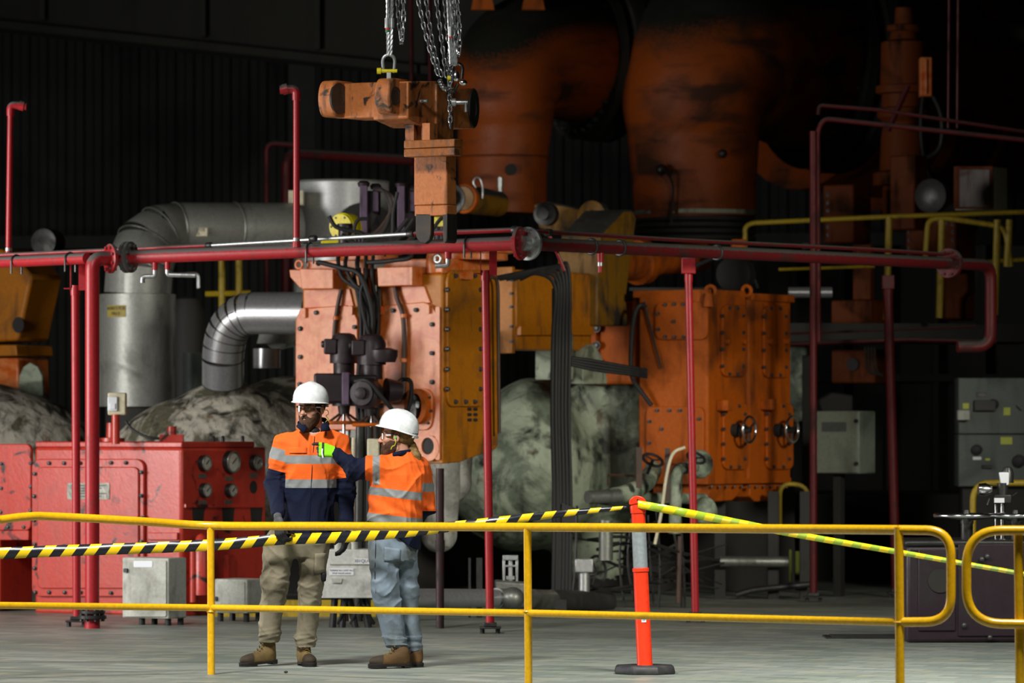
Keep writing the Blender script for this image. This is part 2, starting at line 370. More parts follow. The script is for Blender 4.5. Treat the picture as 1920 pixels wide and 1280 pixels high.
# corrugated sheet wall behind the machines
b = MB(); vs = []; fs = []; x = -16.0; zz = (-.0, 14.0); k = 0
while x < 16:
    for dx, dy in ((0, 0), (.09, 0), (.12, .05), (.21, .05)):
        vs += [(x + dx, 62 + dy - (x + dx) * .10, 0), (x + dx, 62 + dy - (x + dx) * .10, 14.0)]
    x += .24
n = len(vs) // 2; fs = [(2 * i, 2 * i + 2, 2 * i + 3, 2 * i + 1) for i in range(n - 1)]
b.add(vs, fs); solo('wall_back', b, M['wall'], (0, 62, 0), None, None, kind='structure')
b = MB(); b.par((-16, 61.6, 3.85), (32, -3.2, 0), (0, .2, 0), (0, 0, .16)); b.par((-16, 61.6, 7.2), (32, -3.2, 0), (0, .2, 0), (0, 0, .16)); solo('trim_1', b, M['wall'], (0, 61.5, 3.8), None, None, kind='structure')
# crane runway girder along the wall and its column
b = MB(); p0 = W(-150, 28, 58); p1 = W(1100, 162, 52)
b.par(p0, p1 - p0, (0, .5, 0), (0, 0, 2.4)); b.par(p0 - Vector((0, .25, .07)), p1 - p0, (0, .75, 0), (0, 0, .09))
for t in (.2, .45, .62, .8): q = p0.lerp(p1, t); b.par(q + Vector((0, -.2, .08)), (.05, 0, 0), (0, .2, 0), (0, 0, 2.3))
solo('trim_2', b, M['beam'], p0, None, None, kind='structure')
b = MB(); p = W(566, 330, 56); b.box((p.x, 56.3, 3.0), .26, .5, 6.0); b.box((p.x, 56.0, 3.0), .30, .04, 6.0); solo('trim_3', b, M['wall'], (p.x, 56, 0), None, None, kind='structure')

# ================================================================== RED FIRE WATER PIPE RING
def flange(mb, c, ax, r, t, nb=8):
    ax = Vector(ax).normalized(); c = Vector(c); mb.lathe(c - ax * t / 2, ax, [(0, r * .97), (t * .1, r), (t * .9, r), (t, r * .97)], 28)
    x, y = mb.frame_of(ax)
    for i in range(nb):
        a = 2 * math.pi * (i + .5) / nb; q = c + (x * math.cos(a) + y * math.sin(a)) * r * .78
        mb.lathe(q - ax * (t / 2 + .018), ax, [(0, .014), (t + .036, .014)], 6, True, False)
def ubolt(mb, c, ax, r, t=.009, drop=.10):
    ax = Vector(ax).normalized(); side = ax.cross(Z).normalized(); c = Vector(c); pts = [c - side * r - Z * drop]
    for i in range(9): a = math.pi * (1 - i / 8); pts.append(c + side * r * math.cos(a) + Z * r * math.sin(a))
    pts.append(c + side * r - Z * drop); mb.tube(pts, t, 6)
A0 = S(-260, 503, 222); A1 = S(244, 482, 235.0); A2 = S(975, 456, 244); A3 = S(1858, 497, 213)
base = Vector((A2.x, A2.y, 0))
t = thing('fire_water_main', 'long red water pipe on posts running across in front of the orange machines', 'pipe', base)
dl = (A2 - A1).normalized(); dr = (A3 - A2).normalized()
b = MB(); b.tube([A1 + dl * .02, A2 - dl * .03], .055, 18); part('pipe_run', b, M['pipe_red'], t)
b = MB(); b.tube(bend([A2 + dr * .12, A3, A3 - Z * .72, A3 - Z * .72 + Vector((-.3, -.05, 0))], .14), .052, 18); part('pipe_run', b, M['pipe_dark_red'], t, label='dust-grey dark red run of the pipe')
Ae = A1 + (A1 - A2).normalized() * .10
b = MB(); flange(b, A1, dl, .125, .03); flange(b, A1 - dl * .035, dl, .125, .028); part('flange', b, M['flange_grey'], t, label='grey bolted flange')
b = MB(); flange(b, A2, dl, .13, .03); part('flange', b, M['pipe_red'], t)
b = MB(); flange(b, A2 + dr * .10, dr, .13, .03); b.cyl(A2, A2 + dr * .1, .06); part('flange', b, M['galv'], t, label='bare grey bolted flange')
for q in (.47, .87):
    b = MB(); ubolt(b, A1.lerp(A2, q), dl, .062); part('pipe_clamp', b, M['steel_dark'], t)
for q in (.135, .19, .385):
    b = MB(); c = A2.lerp(A3, q); b.torus(c, dr, .056, .012); part('pipe_coupling', b, M['steel_dark'], t)
b = MB(); flange(b, A2.lerp(A3, .90), dr, .13, .05); part('flange', b, M['pipe_dark_red'], t)
# drain stubs under the left run
for px in (298, 322):
    q = (px - 250) / 725; c = A1.lerp(A2, q)
    b = MB(); b.cyl(c - Z * .04, c - Z * .11, .022); part('drain_stub', b, M['pipe_red'], t)
    d = Vector((-1, 0, 0)) if px < 310 else Vector((1, 0, 0))
    b = MB(); b.tube(bend([c - Z * .11, c - Z * .16, c - Z * .16 + d * .10, c - Z * .21 + d * .10] if px < 310 else [c - Z * .11, c - Z * .15, c - Z * .155 + d * .2, c - Z * .155 + d * .22], .03), .02, 10); part('drain_elbow', b, M['galv'], t)
c = A1.lerp(A2, (845 - 250) / 725)
b = MB(); b.cyl(c - Z * .04, c - Z * .10, .028); part('drain_stub', b, M['pipe_red'], t)
b = MB(); b.tube(bend([c - Z * .10, c - Z * .15, c - Z * .155 - Vector((.1, 0, 0))], .03), .02, 10); part('drain_elbow', b, M['galv'], t)
c = A2.lerp(A3, .152)
b = MB(); b.cyl(c - Z * .04, c - Z * .12, .026); b.cyl(c - Z * .15, c - Z * .2, .018); part('drain_stub', b, M['pipe_red'], t)
b = MB(); b.cyl(c - Z * .10, c - Z * .15, .022); part('drain_elbow', b, M['galv'], t)
# thick riser at the left with its elbow and foot flange
R0 = S(173, 484, 236); foot = Vector((R0.x, R0.y, 0))
t = thing('riser_pipe', 'thick bright red vertical pipe with elbow and flanged foot at the left', 'pipe', foot)
d = (A1 - R0); d.z = 0; d.normalize()
b = MB(); b.tube(bend([foot + Z * .06, Vector((R0.x, R0.y, R0.z)), R0 + d * .19 + Z * .0], .17), .057, 20); part('pipe', b, M['pipe_red'], t)
b = MB(); flange(b, R0 + d * .16, d, .118, .03); part('flange', b, M['pipe_red'], t)
b = MB(); b.tube([R0 + d * .17, A1], .06, 16); part('pipe_spool', b, M['pipe_red'], t)
b = MB(); flange(b, foot + Z * .09, Z, .115, .03); flange(b, foot + Z * .13, Z, .105, .025); part('foot_flange', b, M['steel_dark'], t)
b = MB(); b.cyl(foot, foot + Z * .08, .062); part('pipe_foot', b, M['pipe_red'], t)
# left continuation with its own sprinkler riser
t = thing('branch_pipe', 'dusty red horizontal pipe leaving the frame at the left edge', 'pipe', (A0.x, A0.y, 0))
e = R0 - (R0 - A0).normalized() * .07
b = MB(); b.tube([A0, e], .045, 16); part('pipe_run', b, M['pipe_red'], t)
for q in (.7, .93):
    b = MB(); ubolt(b, A0.lerp(e, q), (e - A0), .052); part('pipe_clamp', b, M['steel_dark'], t)
def sprinkler(name, px, pt_, pb, s, side, label):
    top = S(px + 4 * (1 if side > 0 else 0), pt_, s); bot = S(px, pb, s)
    t = thing(name, label, 'pipe', bot)
    b = MB(); b.tube([bot, top], .026, 14); part('pipe', b, M['pipe_red'], t)
    b = MB(); b.tube(bend([top - Z * .04, top + Z * .05, top + Z * .05 + Vector((side * .13, 0, -.01))], .05), .034, 14); b.cyl(top + Z * .05 + Vector((side * .07, 0, 0)), top + Z * .05 + Vector((side * .11, 0, -.01)), .042); part('elbow_nozzle', b, M['pipe_red'], t)
    b = MB(); b.cyl(bot + Z * .05, bot + Z * .075, .028); part('joint_ring', b, M['galv'], t)
    b = MB(); b.cyl(bot, bot + Z * .05, .036, .03); part('socket', b, M['pipe_red'], t)
sprinkler('sprinkler_pipe', 16, 208, 482, 229, 1, 'thin red upright nozzle pipe near the left edge')
sprinkler('sprinkler_pipe', 556, 178, 464, 240, -1, 'thin red upright nozzle pipe in front of the silver duct')
# thin companion pipe above the main
B = [S(-200, 487, 225), S(30, 477, 230), S(392, 460, 235), S(770, 438, 243), S(966, 431, 243.5), S(1240, 448, 233), S(1640, 468, 220), S(1790, 478, 215)]
t = thing('companion_pipe', 'thin pipe strung just above the red main, partly bare grey', 'pipe', (B[3].x, B[3].y, 0))
b = MB(); b.tube(B[0:3], .017, 12); part('pipe_run', b, M['pipe_red'], t)
b = MB(); b.tube([B[2], B[3]], .015, 12); part('pipe_run', b, M['galv'], t, label='bare galvanised pipe')
b = MB(); b.tube([B[3], B[4]], .02, 12); part('pipe_run', b, M['pipe_red'], t)
b = MB(); b.tube(B[4:], .017, 12); part('pipe_run', b, M['pipe_dark_red'], t)
for c, r in ((B[2], .026), (S(587, 447, 240), .026), (B[3], .028), (B[4], .034), (S(1028, 436, 241), .03), (S(1510, 461, 224), .028)):
    b = MB(); dd = (B[3] - B[2]).normalized(); b.lathe(c - dd * .03, dd, [(0, r * .85), (.01, r), (.05, r), (.06, r * .85)], 14); part('coupling', b, M['steel_dark'], t)
for px, py, s in ((375, 462, 234.7), (1030, 440, 241)):
    c = S(px, py, s); b = MB(); b.tube([c, c + Vector((-.03, 0, -.10)) if px < 500 else c + Vector((.12, 0, -.28))], .014, 8); part('bracket', b, M['pipe_red'], t)
# support posts
def post(px, pt_, pb, s, r, mat, label, head='bracket', lean=0):
    f0 = W(px + lean, 800, F / s); f0 = Vector((f0.x, f0.y, 0)); top = S(px, pt_, s)
    t = thing('support_post', label, 'post', f0)
    b = MB(); b.tube([f0 + Z * .05, Vector((top.x, top.y, top.z - .2))], r, 16); part('pole', b, M[mat], t)
    b = MB(); b.box(f0 + Z * .045, .17, .17, .014); b.box(f0 + Z * .07, .10, .10, .03); part('base_plate', b, M['steel_dark'], t, bevel=.004)
    b = MB()
    for sx in (-1, 1):
        b.cyl(f0 + Vector((sx * .06, -.03, 0)), f0 + Vector((sx * .06, -.03, .05)), .018, n=8)
    part('levelling_foot', b, M['black_rubber'], t)
    if head == 'bracket':
        c = top - Z * .12
        b = MB(); b.par(c + Vector((-.04, -.03, -.12)), (.008, 0, 0), (0, .06, 0), (0, 0, .22)); b.par(c + Vector((.03, -.03, -.12)), (.06, 0, 0), (0, .06, 0), (0, 0, .22))
        for dz in (-.11, .09): b.par(c + Vector((-.09, -.03, dz)), (.1, 0, 0), (0, .06, 0), (0, 0, .008))
        part('head_bracket', b, M[mat], t)
        b = MB(); b.cyl(c - Z * .16, c - Z * .10, r * 1.15); part('head_socket', b, M[mat], t)
    elif head == 'plate':
        b = MB(); b.box(top - Z * .07, .115, .115, .13); part('head_block', b, M[mat], t, bevel=.006)
        b = MB(); b.cyl(top - Z * .2, top - Z * .12, r * 1.1); part('head_socket', b, M[mat], t)
    return t
post(141, 488, 1175, 234, .0335, 'pipe_red', 'slim red support post beside the thick red riser', lean=3)
post(910, 458, 1185, 242, .032, 'pipe_red', 'red support post before the ochre side of the central valve chest', lean=9)
post(1291, 482, 1165, 229, .031, 'pipe_red', 'red support post standing before the orange gearbox', 'plate', lean=13)
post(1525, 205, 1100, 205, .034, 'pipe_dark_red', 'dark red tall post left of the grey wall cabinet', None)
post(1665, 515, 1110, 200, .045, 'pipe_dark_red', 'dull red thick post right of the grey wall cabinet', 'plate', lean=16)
b = MB(); f0 = W(825, 800, F / 236); f0.z = 0; t = thing('stand_pipe', 'dark maroon pole standing just right of the bearded man in jeans', 'post', f0)
b.tube([f0 + Z * .0, f0 + Z * 1.27], .033, 14); part('pole', b, M['post_maroon'], t)
b = MB(); b.cyl(f0 + Z * .62, f0 + Z * .70, .038); part('collar', b, M['post_maroon'], t)
# ================================================================== SDF tools (lumpy castings, cloth, bodies)
def smin(a, b, k):
    h = np.clip(.5 + .5 * (b - a) / k, 0, 1); return b * (1 - h) + a * h - k * h * (1 - h)
def rc(P, a, b, ra, rb, sq=None):
    a = np.array(a, np.float32); b = np.array(b, np.float32); ab = b - a; d2 = float(ab @ ab) + 1e-9
    t = np.clip(((P - a) @ ab) / d2, 0, 1); q = P - a - t[:, None] * ab
    if sq is not None: q = q * np.array(sq, np.float32)
    return np.sqrt((q * q).sum(1)) - (ra + (rb - ra) * t)
def el(P, c, r):
    r = np.array(r, np.float32); q = P - np.array(c, np.float32)
    k0 = np.sqrt(((q / r) ** 2).sum(1)); k1 = np.sqrt(((q / r ** 2) ** 2).sum(1)) + 1e-9; return k0 * (k0 - 1) / k1
def loft(P, keys, e=2.4):
    """keys (z, cx, cy, a, b) from low to high"""
    K = np.array(keys, np.float32); z = P[:, 2]; I = lambda j: np.interp(z, K[:, 0], K[:, j]).astype(np.float32)
    a = I(3); c = I(4); dx = np.abs(P[:, 0] - I(1)) / a; dy = np.abs(P[:, 1] - I(2)) / c
    d = ((dx ** e + dy ** e) ** (1 / e) - 1) * np.minimum(a, c)
    dz = np.maximum(K[0, 0] - z, z - K[-1, 0]); return np.where(dz > 0, np.sqrt(np.maximum(d, 0) ** 2 + dz ** 2), np.maximum(d, dz))
RW = np.random.RandomState(3)
def wob(P, k, seed=0, n=5, aniso=(1, 1, 1)):
    r = np.random.RandomState(seed); out = np.zeros(len(P), np.float32); q = P * np.array(aniso, np.float32)
    wx = np.sin(q[:, [1, 2, 0]] * k * .6 + 1.3) * .5 / k
    q = q + wx * 1.5
    for i in range(n):
        v = r.randn(3); v = v / np.linalg.norm(v) * k * (0.7 + .8 * r.rand()); out += np.sin(q @ v.astype(np.float32) + r.rand() * 6.3)
    return out / n
def sdf(fn, lo, hi, h):
    lo = np.array(lo, np.float32); hi = np.array(hi, np.float32); n = np.ceil((hi - lo) / h).astype(int) + 1
    ax = [lo[i] + h * np.arange(n[i], dtype=np.float32) for i in range(3)]
    G = np.empty(tuple(n), np.float32); step = max(1, int(400000 // (n[1] * n[2])))
    YZ = np.stack(np.meshgrid(ax[1], ax[2], indexing='ij'), -1).reshape(-1, 2)
    for i in range(0, n[0], step):
        xs = ax[0][i:i + step]; P = np.empty((len(xs) * len(YZ), 3), np.float32); P[:, 0] = np.repeat(xs, len(YZ)); P[:, 1:] = np.tile(YZ, (len(xs), 1))
        G[i:i + step] = fn(P).reshape(len(xs), n[1], n[2])
    s = G < 0
    c8 = [s[i:n[0] - 1 + i, j:n[1] - 1 + j, k:n[2] - 1 + k] for i in (0, 1) for j in (0, 1) for k in (0, 1)]
    cnt = sum(c.astype(np.int8) for c in c8); act = (cnt > 0) & (cnt < 8)
    idx = -np.ones(act.shape, np.int64); cells = np.argwhere(act); idx[act] = np.arange(len(cells))
    acc = np.zeros((len(cells), 3), np.float32); num = np.zeros(len(cells), np.float32)
    corner = [(i, j, k) for i in (0, 1) for j in (0, 1) for k in (0, 1)]
    val = {c: G[cells[:, 0] + c[0], cells[:, 1] + c[1], cells[:, 2] + c[2]] for c in corner}
    for a in corner:
        for d in range(3):
            if a[d]: continue
            bq = list(a); bq[d] = 1; bq = tuple(bq); va, vb = val[a], val[bq]; m = (va < 0) != (vb < 0)
            tt = np.where(m, va / np.where(m, va - vb, 1), 0)
            for e in range(3): acc[:, e] += np.where(m, a[e] + (tt if e == d else 0), 0)
            num += m
    pts = lo + h * (cells + acc / num[:, None])
    quads = []
    for d in range(3):
        e, f = (d + 1) % 3, (d + 2) % 3
        sl0 = [slice(None)] * 3; sl1 = [slice(None)] * 3; sl0[d] = slice(0, n[d] - 1); sl1[d] = slice(1, n[d])
        m = s[tuple(sl0)] != s[tuple(sl1)]
        ed = np.argwhere(m); ok = (ed[:, e] > 0) & (ed[:, f] > 0) & (ed[:, e] < n[e] - 1) & (ed[:, f] < n[f] - 1); ed = ed[ok]
        fl = s[tuple(ed.T)]
        def cell(de, df):
            q = ed.copy(); q[:, e] += de; q[:, f] += df; return idx[tuple(q.T)]
        Q = np.stack([cell(-1, -1), cell(0, -1), cell(0, 0), cell(-1, 0)], 1); Q[~fl] = Q[~fl][:, ::-1]; quads.append(Q)
    return pts, np.concatenate(quads)
def sdf_mb(fn, lo, hi, h):
    p, q = sdf(fn, lo, hi, h); b = MB(); b.v = [tuple(map(float, x)) for x in p]; b.f = [tuple(map(int, x)) for x in q]; b.sm = [True] * len(b.f); return b

# ================================================================== CENTRAL VALVE CHESTS
FA = Frame(830, 222)
base = Vector((FA.C.x, FA.C.y, 0))
def eye(mb, p, ax, R, r): mb.torus(p, ax, R, r)
def lid(mb, fr, px, py, r, h):
    c = fr.f(px, py); c = c + V * (r * .9); mb.lathe(Vector((c.x, c.y, c.z)), Z, [(0, r * .9), (h * .35, r * .92), (h * .36, r * 1.05), (h, r * 1.05), (h, r * .2)], 28)
t = thing('valve_chest', 'peach and ochre steam valve chest with bolted side cover, right one of the central pair', 'machine', base)
b = MB(); mbox(b, FA, 712, 935, 512, 838); part('chest_body', b, M['ochre'], t, bevel=.02)
b = MB(); plate(b, FA, 'f', [(706, 600), (714, 574), (800, 566), (815, 572), (829, 596), (829, 850), (820, 864), (800, 864), (788, 838), (740, 800), (706, 800)], -.02, .03); part('front_cover', b, M['chest'], t, bevel=.008)
bolts(t, M['bolt'], [FA.f(x, y, .03) for x, y in ((738, 582), (781, 581), (811, 608), (708, 611), (811, 662), (811, 716), (705, 635), (708, 668), (760, 745), (777, 775), (800, 745))], -V, .018, .03)
b = MB(); plate(b, FA, 'f', rrect(818, 575, 826, 862, 3), .03, .045); part('edge_strip', b, M['chest'], t)
# boss with slotted window
b = MB(); plate(b, FA, 'f', rrect(764, 728, 812, 806, 14, 18), .03, .05); part('window_pad', b, M['chest'], t, bevel=.005)
b = MB(); b.ring_plate([FA.f(x, y, .05) for x, y in oval(787, 762, 21, 33)], [FA.f(x, y, .05) for x, y in oval(787, 762, 11, 24)], -V * .07); part('window_ring', b, M['gear'], t, bevel=.004)
b = MB(); plate(b, FA, 'f', rrect(778, 740, 789, 786, 5, 8), .05, .125); part('window_slot', b, M['steel_dark'], t)
b = MB(); plate(b, FA, 'f', rrect(780, 752, 786, 764, 2), .125, .13); part('window_glass', b, M['galv'], t)
bolts(t, M['bolt'], [FA.f(x, y, .05) for x, y in ((770, 735), (806, 745), (808, 770), (803, 793), (768, 790), (790, 732))], -V, .011, .02)
# lifting ear with hole at the bottom
b = MB(); b.ring_plate([FA.f(x, y, .03) for x, y in oval(806, 840, 19, 24)], [FA.f(x, y, .03) for x, y in oval(804, 836, 12, 16)], -V * .02); part('lifting_ear', b, M['chest'], t)
b = MB(); plate(b, FA, 'f', oval(804, 836, 12, 16), .0305, .032); part('ear_hole', b, M['soot'], t)
# shoulder bracket and gussets, top flange
b = MB(); plate(b, FA, 'f', [(726, 502), (793, 500), (793, 536), (728, 538)], 0, .16); part('shoulder_box', b, M['chest'], t, bevel=.008)
b = MB(); plate(b, FA, 'f', [(697, 504), (727, 504), (727, 535), (712, 535), (697, 518)], .02, .10); part('gusset', b, M['chest'], t, bevel=.006)
b = MB(); plate(b, FA, 'f', [(720, 538), (800, 536), (812, 568), (722, 575)], -.02, .02); part('neck_panel', b, M['chest'], t, bevel=.006)
split('lip_lug', [plate(MB(), FA, 'f', rrect(711, 574, 719, 590, 2), .03, .06), plate(MB(), FA, 'f', rrect(799, 572, 808, 588, 2), .03, .06)], M['chest'], t)
c = FA.f(820, 505, -.1); b = MB(); b.lathe(c + Vector((0, 0, .13)) - V * .05, -Z, [(0, .06), (.09, .075), (.16, .07), (.19, .02)], 20); part('corner_boss', b, M['chest'], t)
b = MB(); mbox(b, FA, 720, 930, 484, 512); part('top_flange', b, M['chest'], t, bevel=.012)
b = MB(); c = FA.C + V * .55 + U * .05; b.lathe((c.x, c.y, FA.z(484)), Z, [(0, .30), (.05, .30), (.06, .35), (.11, .35), (.11, .1)], 32); part('round_lid', b, M['chest'], t)
b = MB(); b.torus(FA.f(821, 485, .03), V, .03, .012); part('eye_bolt', b, M['galv'], t)
# side cover
b = MB(); plate(b, FA, 's', rrect(834, 506, 905, 762, 10, 22), 0, .03); part('side_cover', b, M['ochre'], t, bevel=.006)
ys = [543, 580, 617, 654, 692, 729]
bolts(t, M['bolt'], [FA.s(838, y, .03) for y in ys] + [FA.s(900, y, .03) for y in ys] + [FA.s(x, 753, .03) for x in (853, 872, 889)] + [FA.s(x, 517, .03) for x in (853, 872, 889)], -U, .017, .028)
b = MB(); plate(b, FA, 's', rrect(862, 508, 880, 524, 3), .03, .07); part('pad_lug', b, M['chest'], t)
for y0 in (764, 774, 784):
    for x0 in (876, 887): part('vent_slot', plate(MB(), FA, 's', rrect(x0, y0, x0 + 8, y0 + 6, 2), .0, .004), M['soot'], t)
b = MB(); b.tube(spl([FA.s(915, 522, .05), FA.s(926, 520, .07), FA.s(933, 535, .08), FA.s(934, 600, .08), FA.s(935, 700, .08), FA.s(936, 812, .08)]), .016, 10); part('side_conduit', b, M['conduit'], t)
# sloping bottom
b = MB(); z1 = FA.z(838); C = FA.C.copy(); C.z = z1; lv = (FA.s(935, 800) - FA.C).dot(V)
vs = [C, C + V * lv, C + V * lv + Z * .0, C - Z * .12, C - Z * .12 + V * (lv * .25)]
b.prism([C + Z * .02, C + V * lv + Z * .02, C + V * lv * .95 - Z * .02, C + V * lv * .3 - Z * .13, C - Z * .14], U * .5); part('chest_bottom', b, M['ochre'], t, bevel=.01)
# front conduits
b = MB(); b.tube(spl([FA.f(741, 535, .05), FA.f(745, 560, .06), FA.f(755, 590, .07), FA.f(758, 640, .07), FA.f(757, 700, .07), FA.f(756, 735, .07), FA.f(745, 753, .1), FA.f(728, 748, .12)]), .021, 10); part('front_conduit', b, M['conduit'], t)
for q in (592, 675): c = FA.f(757, q, .07); part('conduit_clip', MB().cyl(c - Z * .015, c + Z * .015, .028), M['chest'], t)

C2 = FA.f(682, 800); FB = Frame(682, F / C2.y)
t2 = thing('valve_chest', 'peach steam valve chest with hanging cables, left one of the central pair', 'machine', (FB.C.x, FB.C.y, 0))
b = MB(); mbox(b, FB, 566, 704, 514, 800); part('chest_body', b, M['ochre'], t2, bevel=.02)
b = MB(); plate(b, FB, 'f', [(560, 600), (567, 582), (577, 578), (656, 572), (668, 582), (676, 600), (676, 806), (560, 806)], -.02, .03); part('front_cover', b, M['chest'], t2, bevel=.008)
bolts(t2, M['bolt'], [FB.f(x, y, .03) for x, y in ((594, 586), (634, 585), (564, 616), (666, 613), (564, 669), (563, 720), (565, 770), (670, 670))], -V, .018, .03)
b = MB(); plate(b, FB, 'f', [(580, 504), (643, 505), (643, 542), (584, 543)], 0, .15); part('shoulder_box', b, M['chest'], t2, bevel=.008)
b = MB(); plate(b, FB, 'f', [(552, 506), (581, 506), (581, 540), (572, 540), (554, 520)], .02, .10); part('gusset', b, M['chest'], t2, bevel=.006)
b = MB(); plate(b, FB, 'f', [(574, 543), (660, 541), (668, 574), (574, 578)], -.02, .02); part('neck_panel', b, M['chest'], t2, bevel=.006)
split('lip_lug', [plate(MB(), FB, 'f', rrect(567, 578, 576, 596, 2), .03, .06), plate(MB(), FB, 'f', rrect(655, 574, 664, 590, 2), .03, .06)], M['chest'], t2)
b = MB(); mbox(b, FB, 574, 700, 486, 514); part('top_flange', b, M['chest'], t2, bevel=.012)
b = MB(); c = FB.C + V * .5 + U * .3; b.lathe((c.x, c.y, FB.z(486)), Z, [(0, .27), (.05, .27), (.06, .3), (.1, .3), (.1, .1)], 32); part('round_lid', b, M['chest'], t2)
b = MB(); b.torus(FB.f(561, 496, .06), -V, .034, .013); part('eye_bolt', b, M['chest'], t2)
b = MB(); b.tube(spl([FB.f(640, 542, .05), FB.f(634, 570, .06), FB.f(628, 610, .06), FB.f(626, 655, .06), FB.f(628, 680, .06)]), .019, 10); part('front_conduit', b, M['conduit'], t2)
b = MB(); c = FB.f(630, 596, .06); b.cyl(c - Z * .015, c + Z * .015, .026); part('conduit_clip', b, M['chest'], t2)

# pilot valve actuators between the chests
def actuator(px, py, s, label, big):
    c = S(px, py, s); t = thing('pilot_valve', label, 'valve', Vector((c.x, c.y, c.z - .35)))
    k = 1.0
    b = MB(); b.lathe(c + Z * .14, Z, [(0, .12), (.18, .12), (.24, .09), (.255, .05)], 22); part('motor_housing', b, M['actuator'], t)
    b = MB(); b.cyl(c + Z * .02, c + Z * .15, .09); part('motor_neck', b, M['actuator'], t)
    b = MB(); b.box(c + Vector((-.11, -.05, .28)), .11, .14, .13); b.cyl(c + Vector((-.19, -.06, .30)), c + Vector((-.13, -.06, .30)), .03); part('terminal_box', b, M['actuator'], t, bevel=.012)
    b = MB(); b.box(c + Vector((-.10, 0, -.07)), .30, .28, .25); part('gear_case', b, M['actuator'], t, bevel=.02)
    if big:
        d = Vector((-.35, -.94, 0))
        b = MB(); e = c + Vector((-.02, -.12, -.10)); b.lathe(e, d, [(0, .13), (.12, .13), (.14, .10), (.17, .10), (.172, .05), (.20, .05), (.21, .03)], 24); part('drive_hub', b, M['actuator'], t)
        b = MB(); b.box(c + Vector((-.21, -.06, -.06)), .06, .34, .27); part('cover_plate', b, M['purple'], t, bevel=.008)
        b = MB(); b.lathe(c + Vector((.10, -.05, .16)), Z, [(0, .10), (.05, .12), (.1, .12), (.12, .06)], 18); part('cap', b, M['actuator'], t)
        b = MB(); b.cyl(c + Vector((.12, 0, -.08)), c + Vector((.24, .04, -.08)), .11, .08); part('side_motor', b, M['actuator'], t)
        b = MB(); b.tube(spl([c + Vector((-.13, -.22, .0)), c + Vector((-.02, -.30, .0)), c + Vector((.1, -.28, -.14)), c + Vector((.22, -.2, -.27)), c + Vector((.31, -.1, -.22)), c + Vector((.33, .0, -.02)), c + Vector((.27, .1, .02)), c + Vector((.2, .1, -.02))]), .018, 9); part('flex_hose', b, M['cable'], t)
    b = MB(); b.par(c + Vector((-.16, .10, -.2)), (.2, 0, 0), (0, .75, 0), (0, 0, .14)); part('mount_bracket', b, M['actuator'], t)
    b = MB(); b.cyl(c - Z * .18, c - Z * .29, .06, .045); b.cyl(c - Z * .18, c - Z * .22, .10); part('stem_bonnet', b, M['actuator'], t)
    wz = c - Z * .36
    b = MB(); b.torus(wz, Z, .15, .015, 32, 8); part('hand_wheel', b, M['gear'], t)
    b = MB()
    for i in range(4):
        a = i * math.pi / 2 + .5; b.tube([wz + Z * .10, wz + Vector((math.cos(a) * .15, math.sin(a) * .15, 0))], .011, 6)
    b.cyl(wz + Z * .12, wz + Z * .07, .03); part('wheel_spoke', b, M['conduit'], t)
    b = MB(); b.cyl(wz + Z * .1, wz - Z * .12, .014); part('spindle', b, M['chrome'], t)
actuator(645, 712, 222.5, 'dark maroon motorised pilot valve hidden partly behind the taller man', False)
actuator(697, 715, 225, 'dark maroon motorised pilot valve with looped hose above the white helmets', True)
# valve body column below them
c = S(690, 860, 220.5); b = MB(); b.par((c.x - .10, c.y, 0), (.2, 0, 0), (0, .2, 0), (0, 0, 1.85))
t = thing('cable_riser', 'black cable tray column rising between the two valve chests', 'cable tray', Vector((c.x, c.y, 0)))
part('tray', b, M['soot'], t)
for i, x in enumerate((-.08, -.045, -.01, .03, .065)):
    x0 = c.x + x; b = MB(); b.tube(spl([(x0, c.y - .02, .35), (x0 + .01, c.y - .025, 1.2), (x0 - .01, c.y - .02, 1.9), (x0 + .02, c.y - .02, 2.5), (x0 - .05 + .02 * i, c.y - .05, 2.95)]), .017, 8); part('cable', b, M['cable'], t)
b = MB()
for i in range(14): b.box((c.x - .06, c.y - .03, 1.02 + i * .035), .012, .012, .014)
part('tray_rivets', b, M['galv'], t, kind='stuff')
# hoses over the chest tops
t = thing('hose_bundle', 'black hoses looping over the tops of the two valve chests', 'hoses', FA.f(700, 560, .15))
def hose(pts, r, s=None, mat='cable'):
    b = MB(); b.tube(spl([FA.f(x, y, o) for x, y, o in pts]), r, 9); part('hose', b, M[mat], t)
hose([(597, 495, .2), (600, 492, .22), (640, 502, .25), (672, 512, .25), (688, 545, .22), (700, 600, .16), (690, 660, .1)], .022)
hose([(636, 478, .1), (634, 490, .2), (642, 520, .24), (672, 545, .2), (684, 580, .15), (688, 640, .1)], .018)
hose([(650, 478, .1), (648, 500, .22), (662, 530, .24), (682, 550, .2), (692, 600, .12), (680, 660, .1)], .018)
hose([(672, 478, .0), (670, 500, .2), (680, 530, .2), (695, 565, .18), (697, 640, .1), (685, 680, .1)], .02)
hose([(690, 492, .22), (720, 490, .24), (745, 487, .24), (766, 484, .24), (772, 475, .22), (768, 462, .2)], .020)
hose([(700, 480, .1), (697, 510, .18), (700, 540, .15), (708, 570, .1), (702, 640, .05), (690, 690, .1)], .016)
hose([(686, 480, .1), (686, 515, .22), (676, 552, .22), (684, 600, .2), (700, 650, .15)], .017)
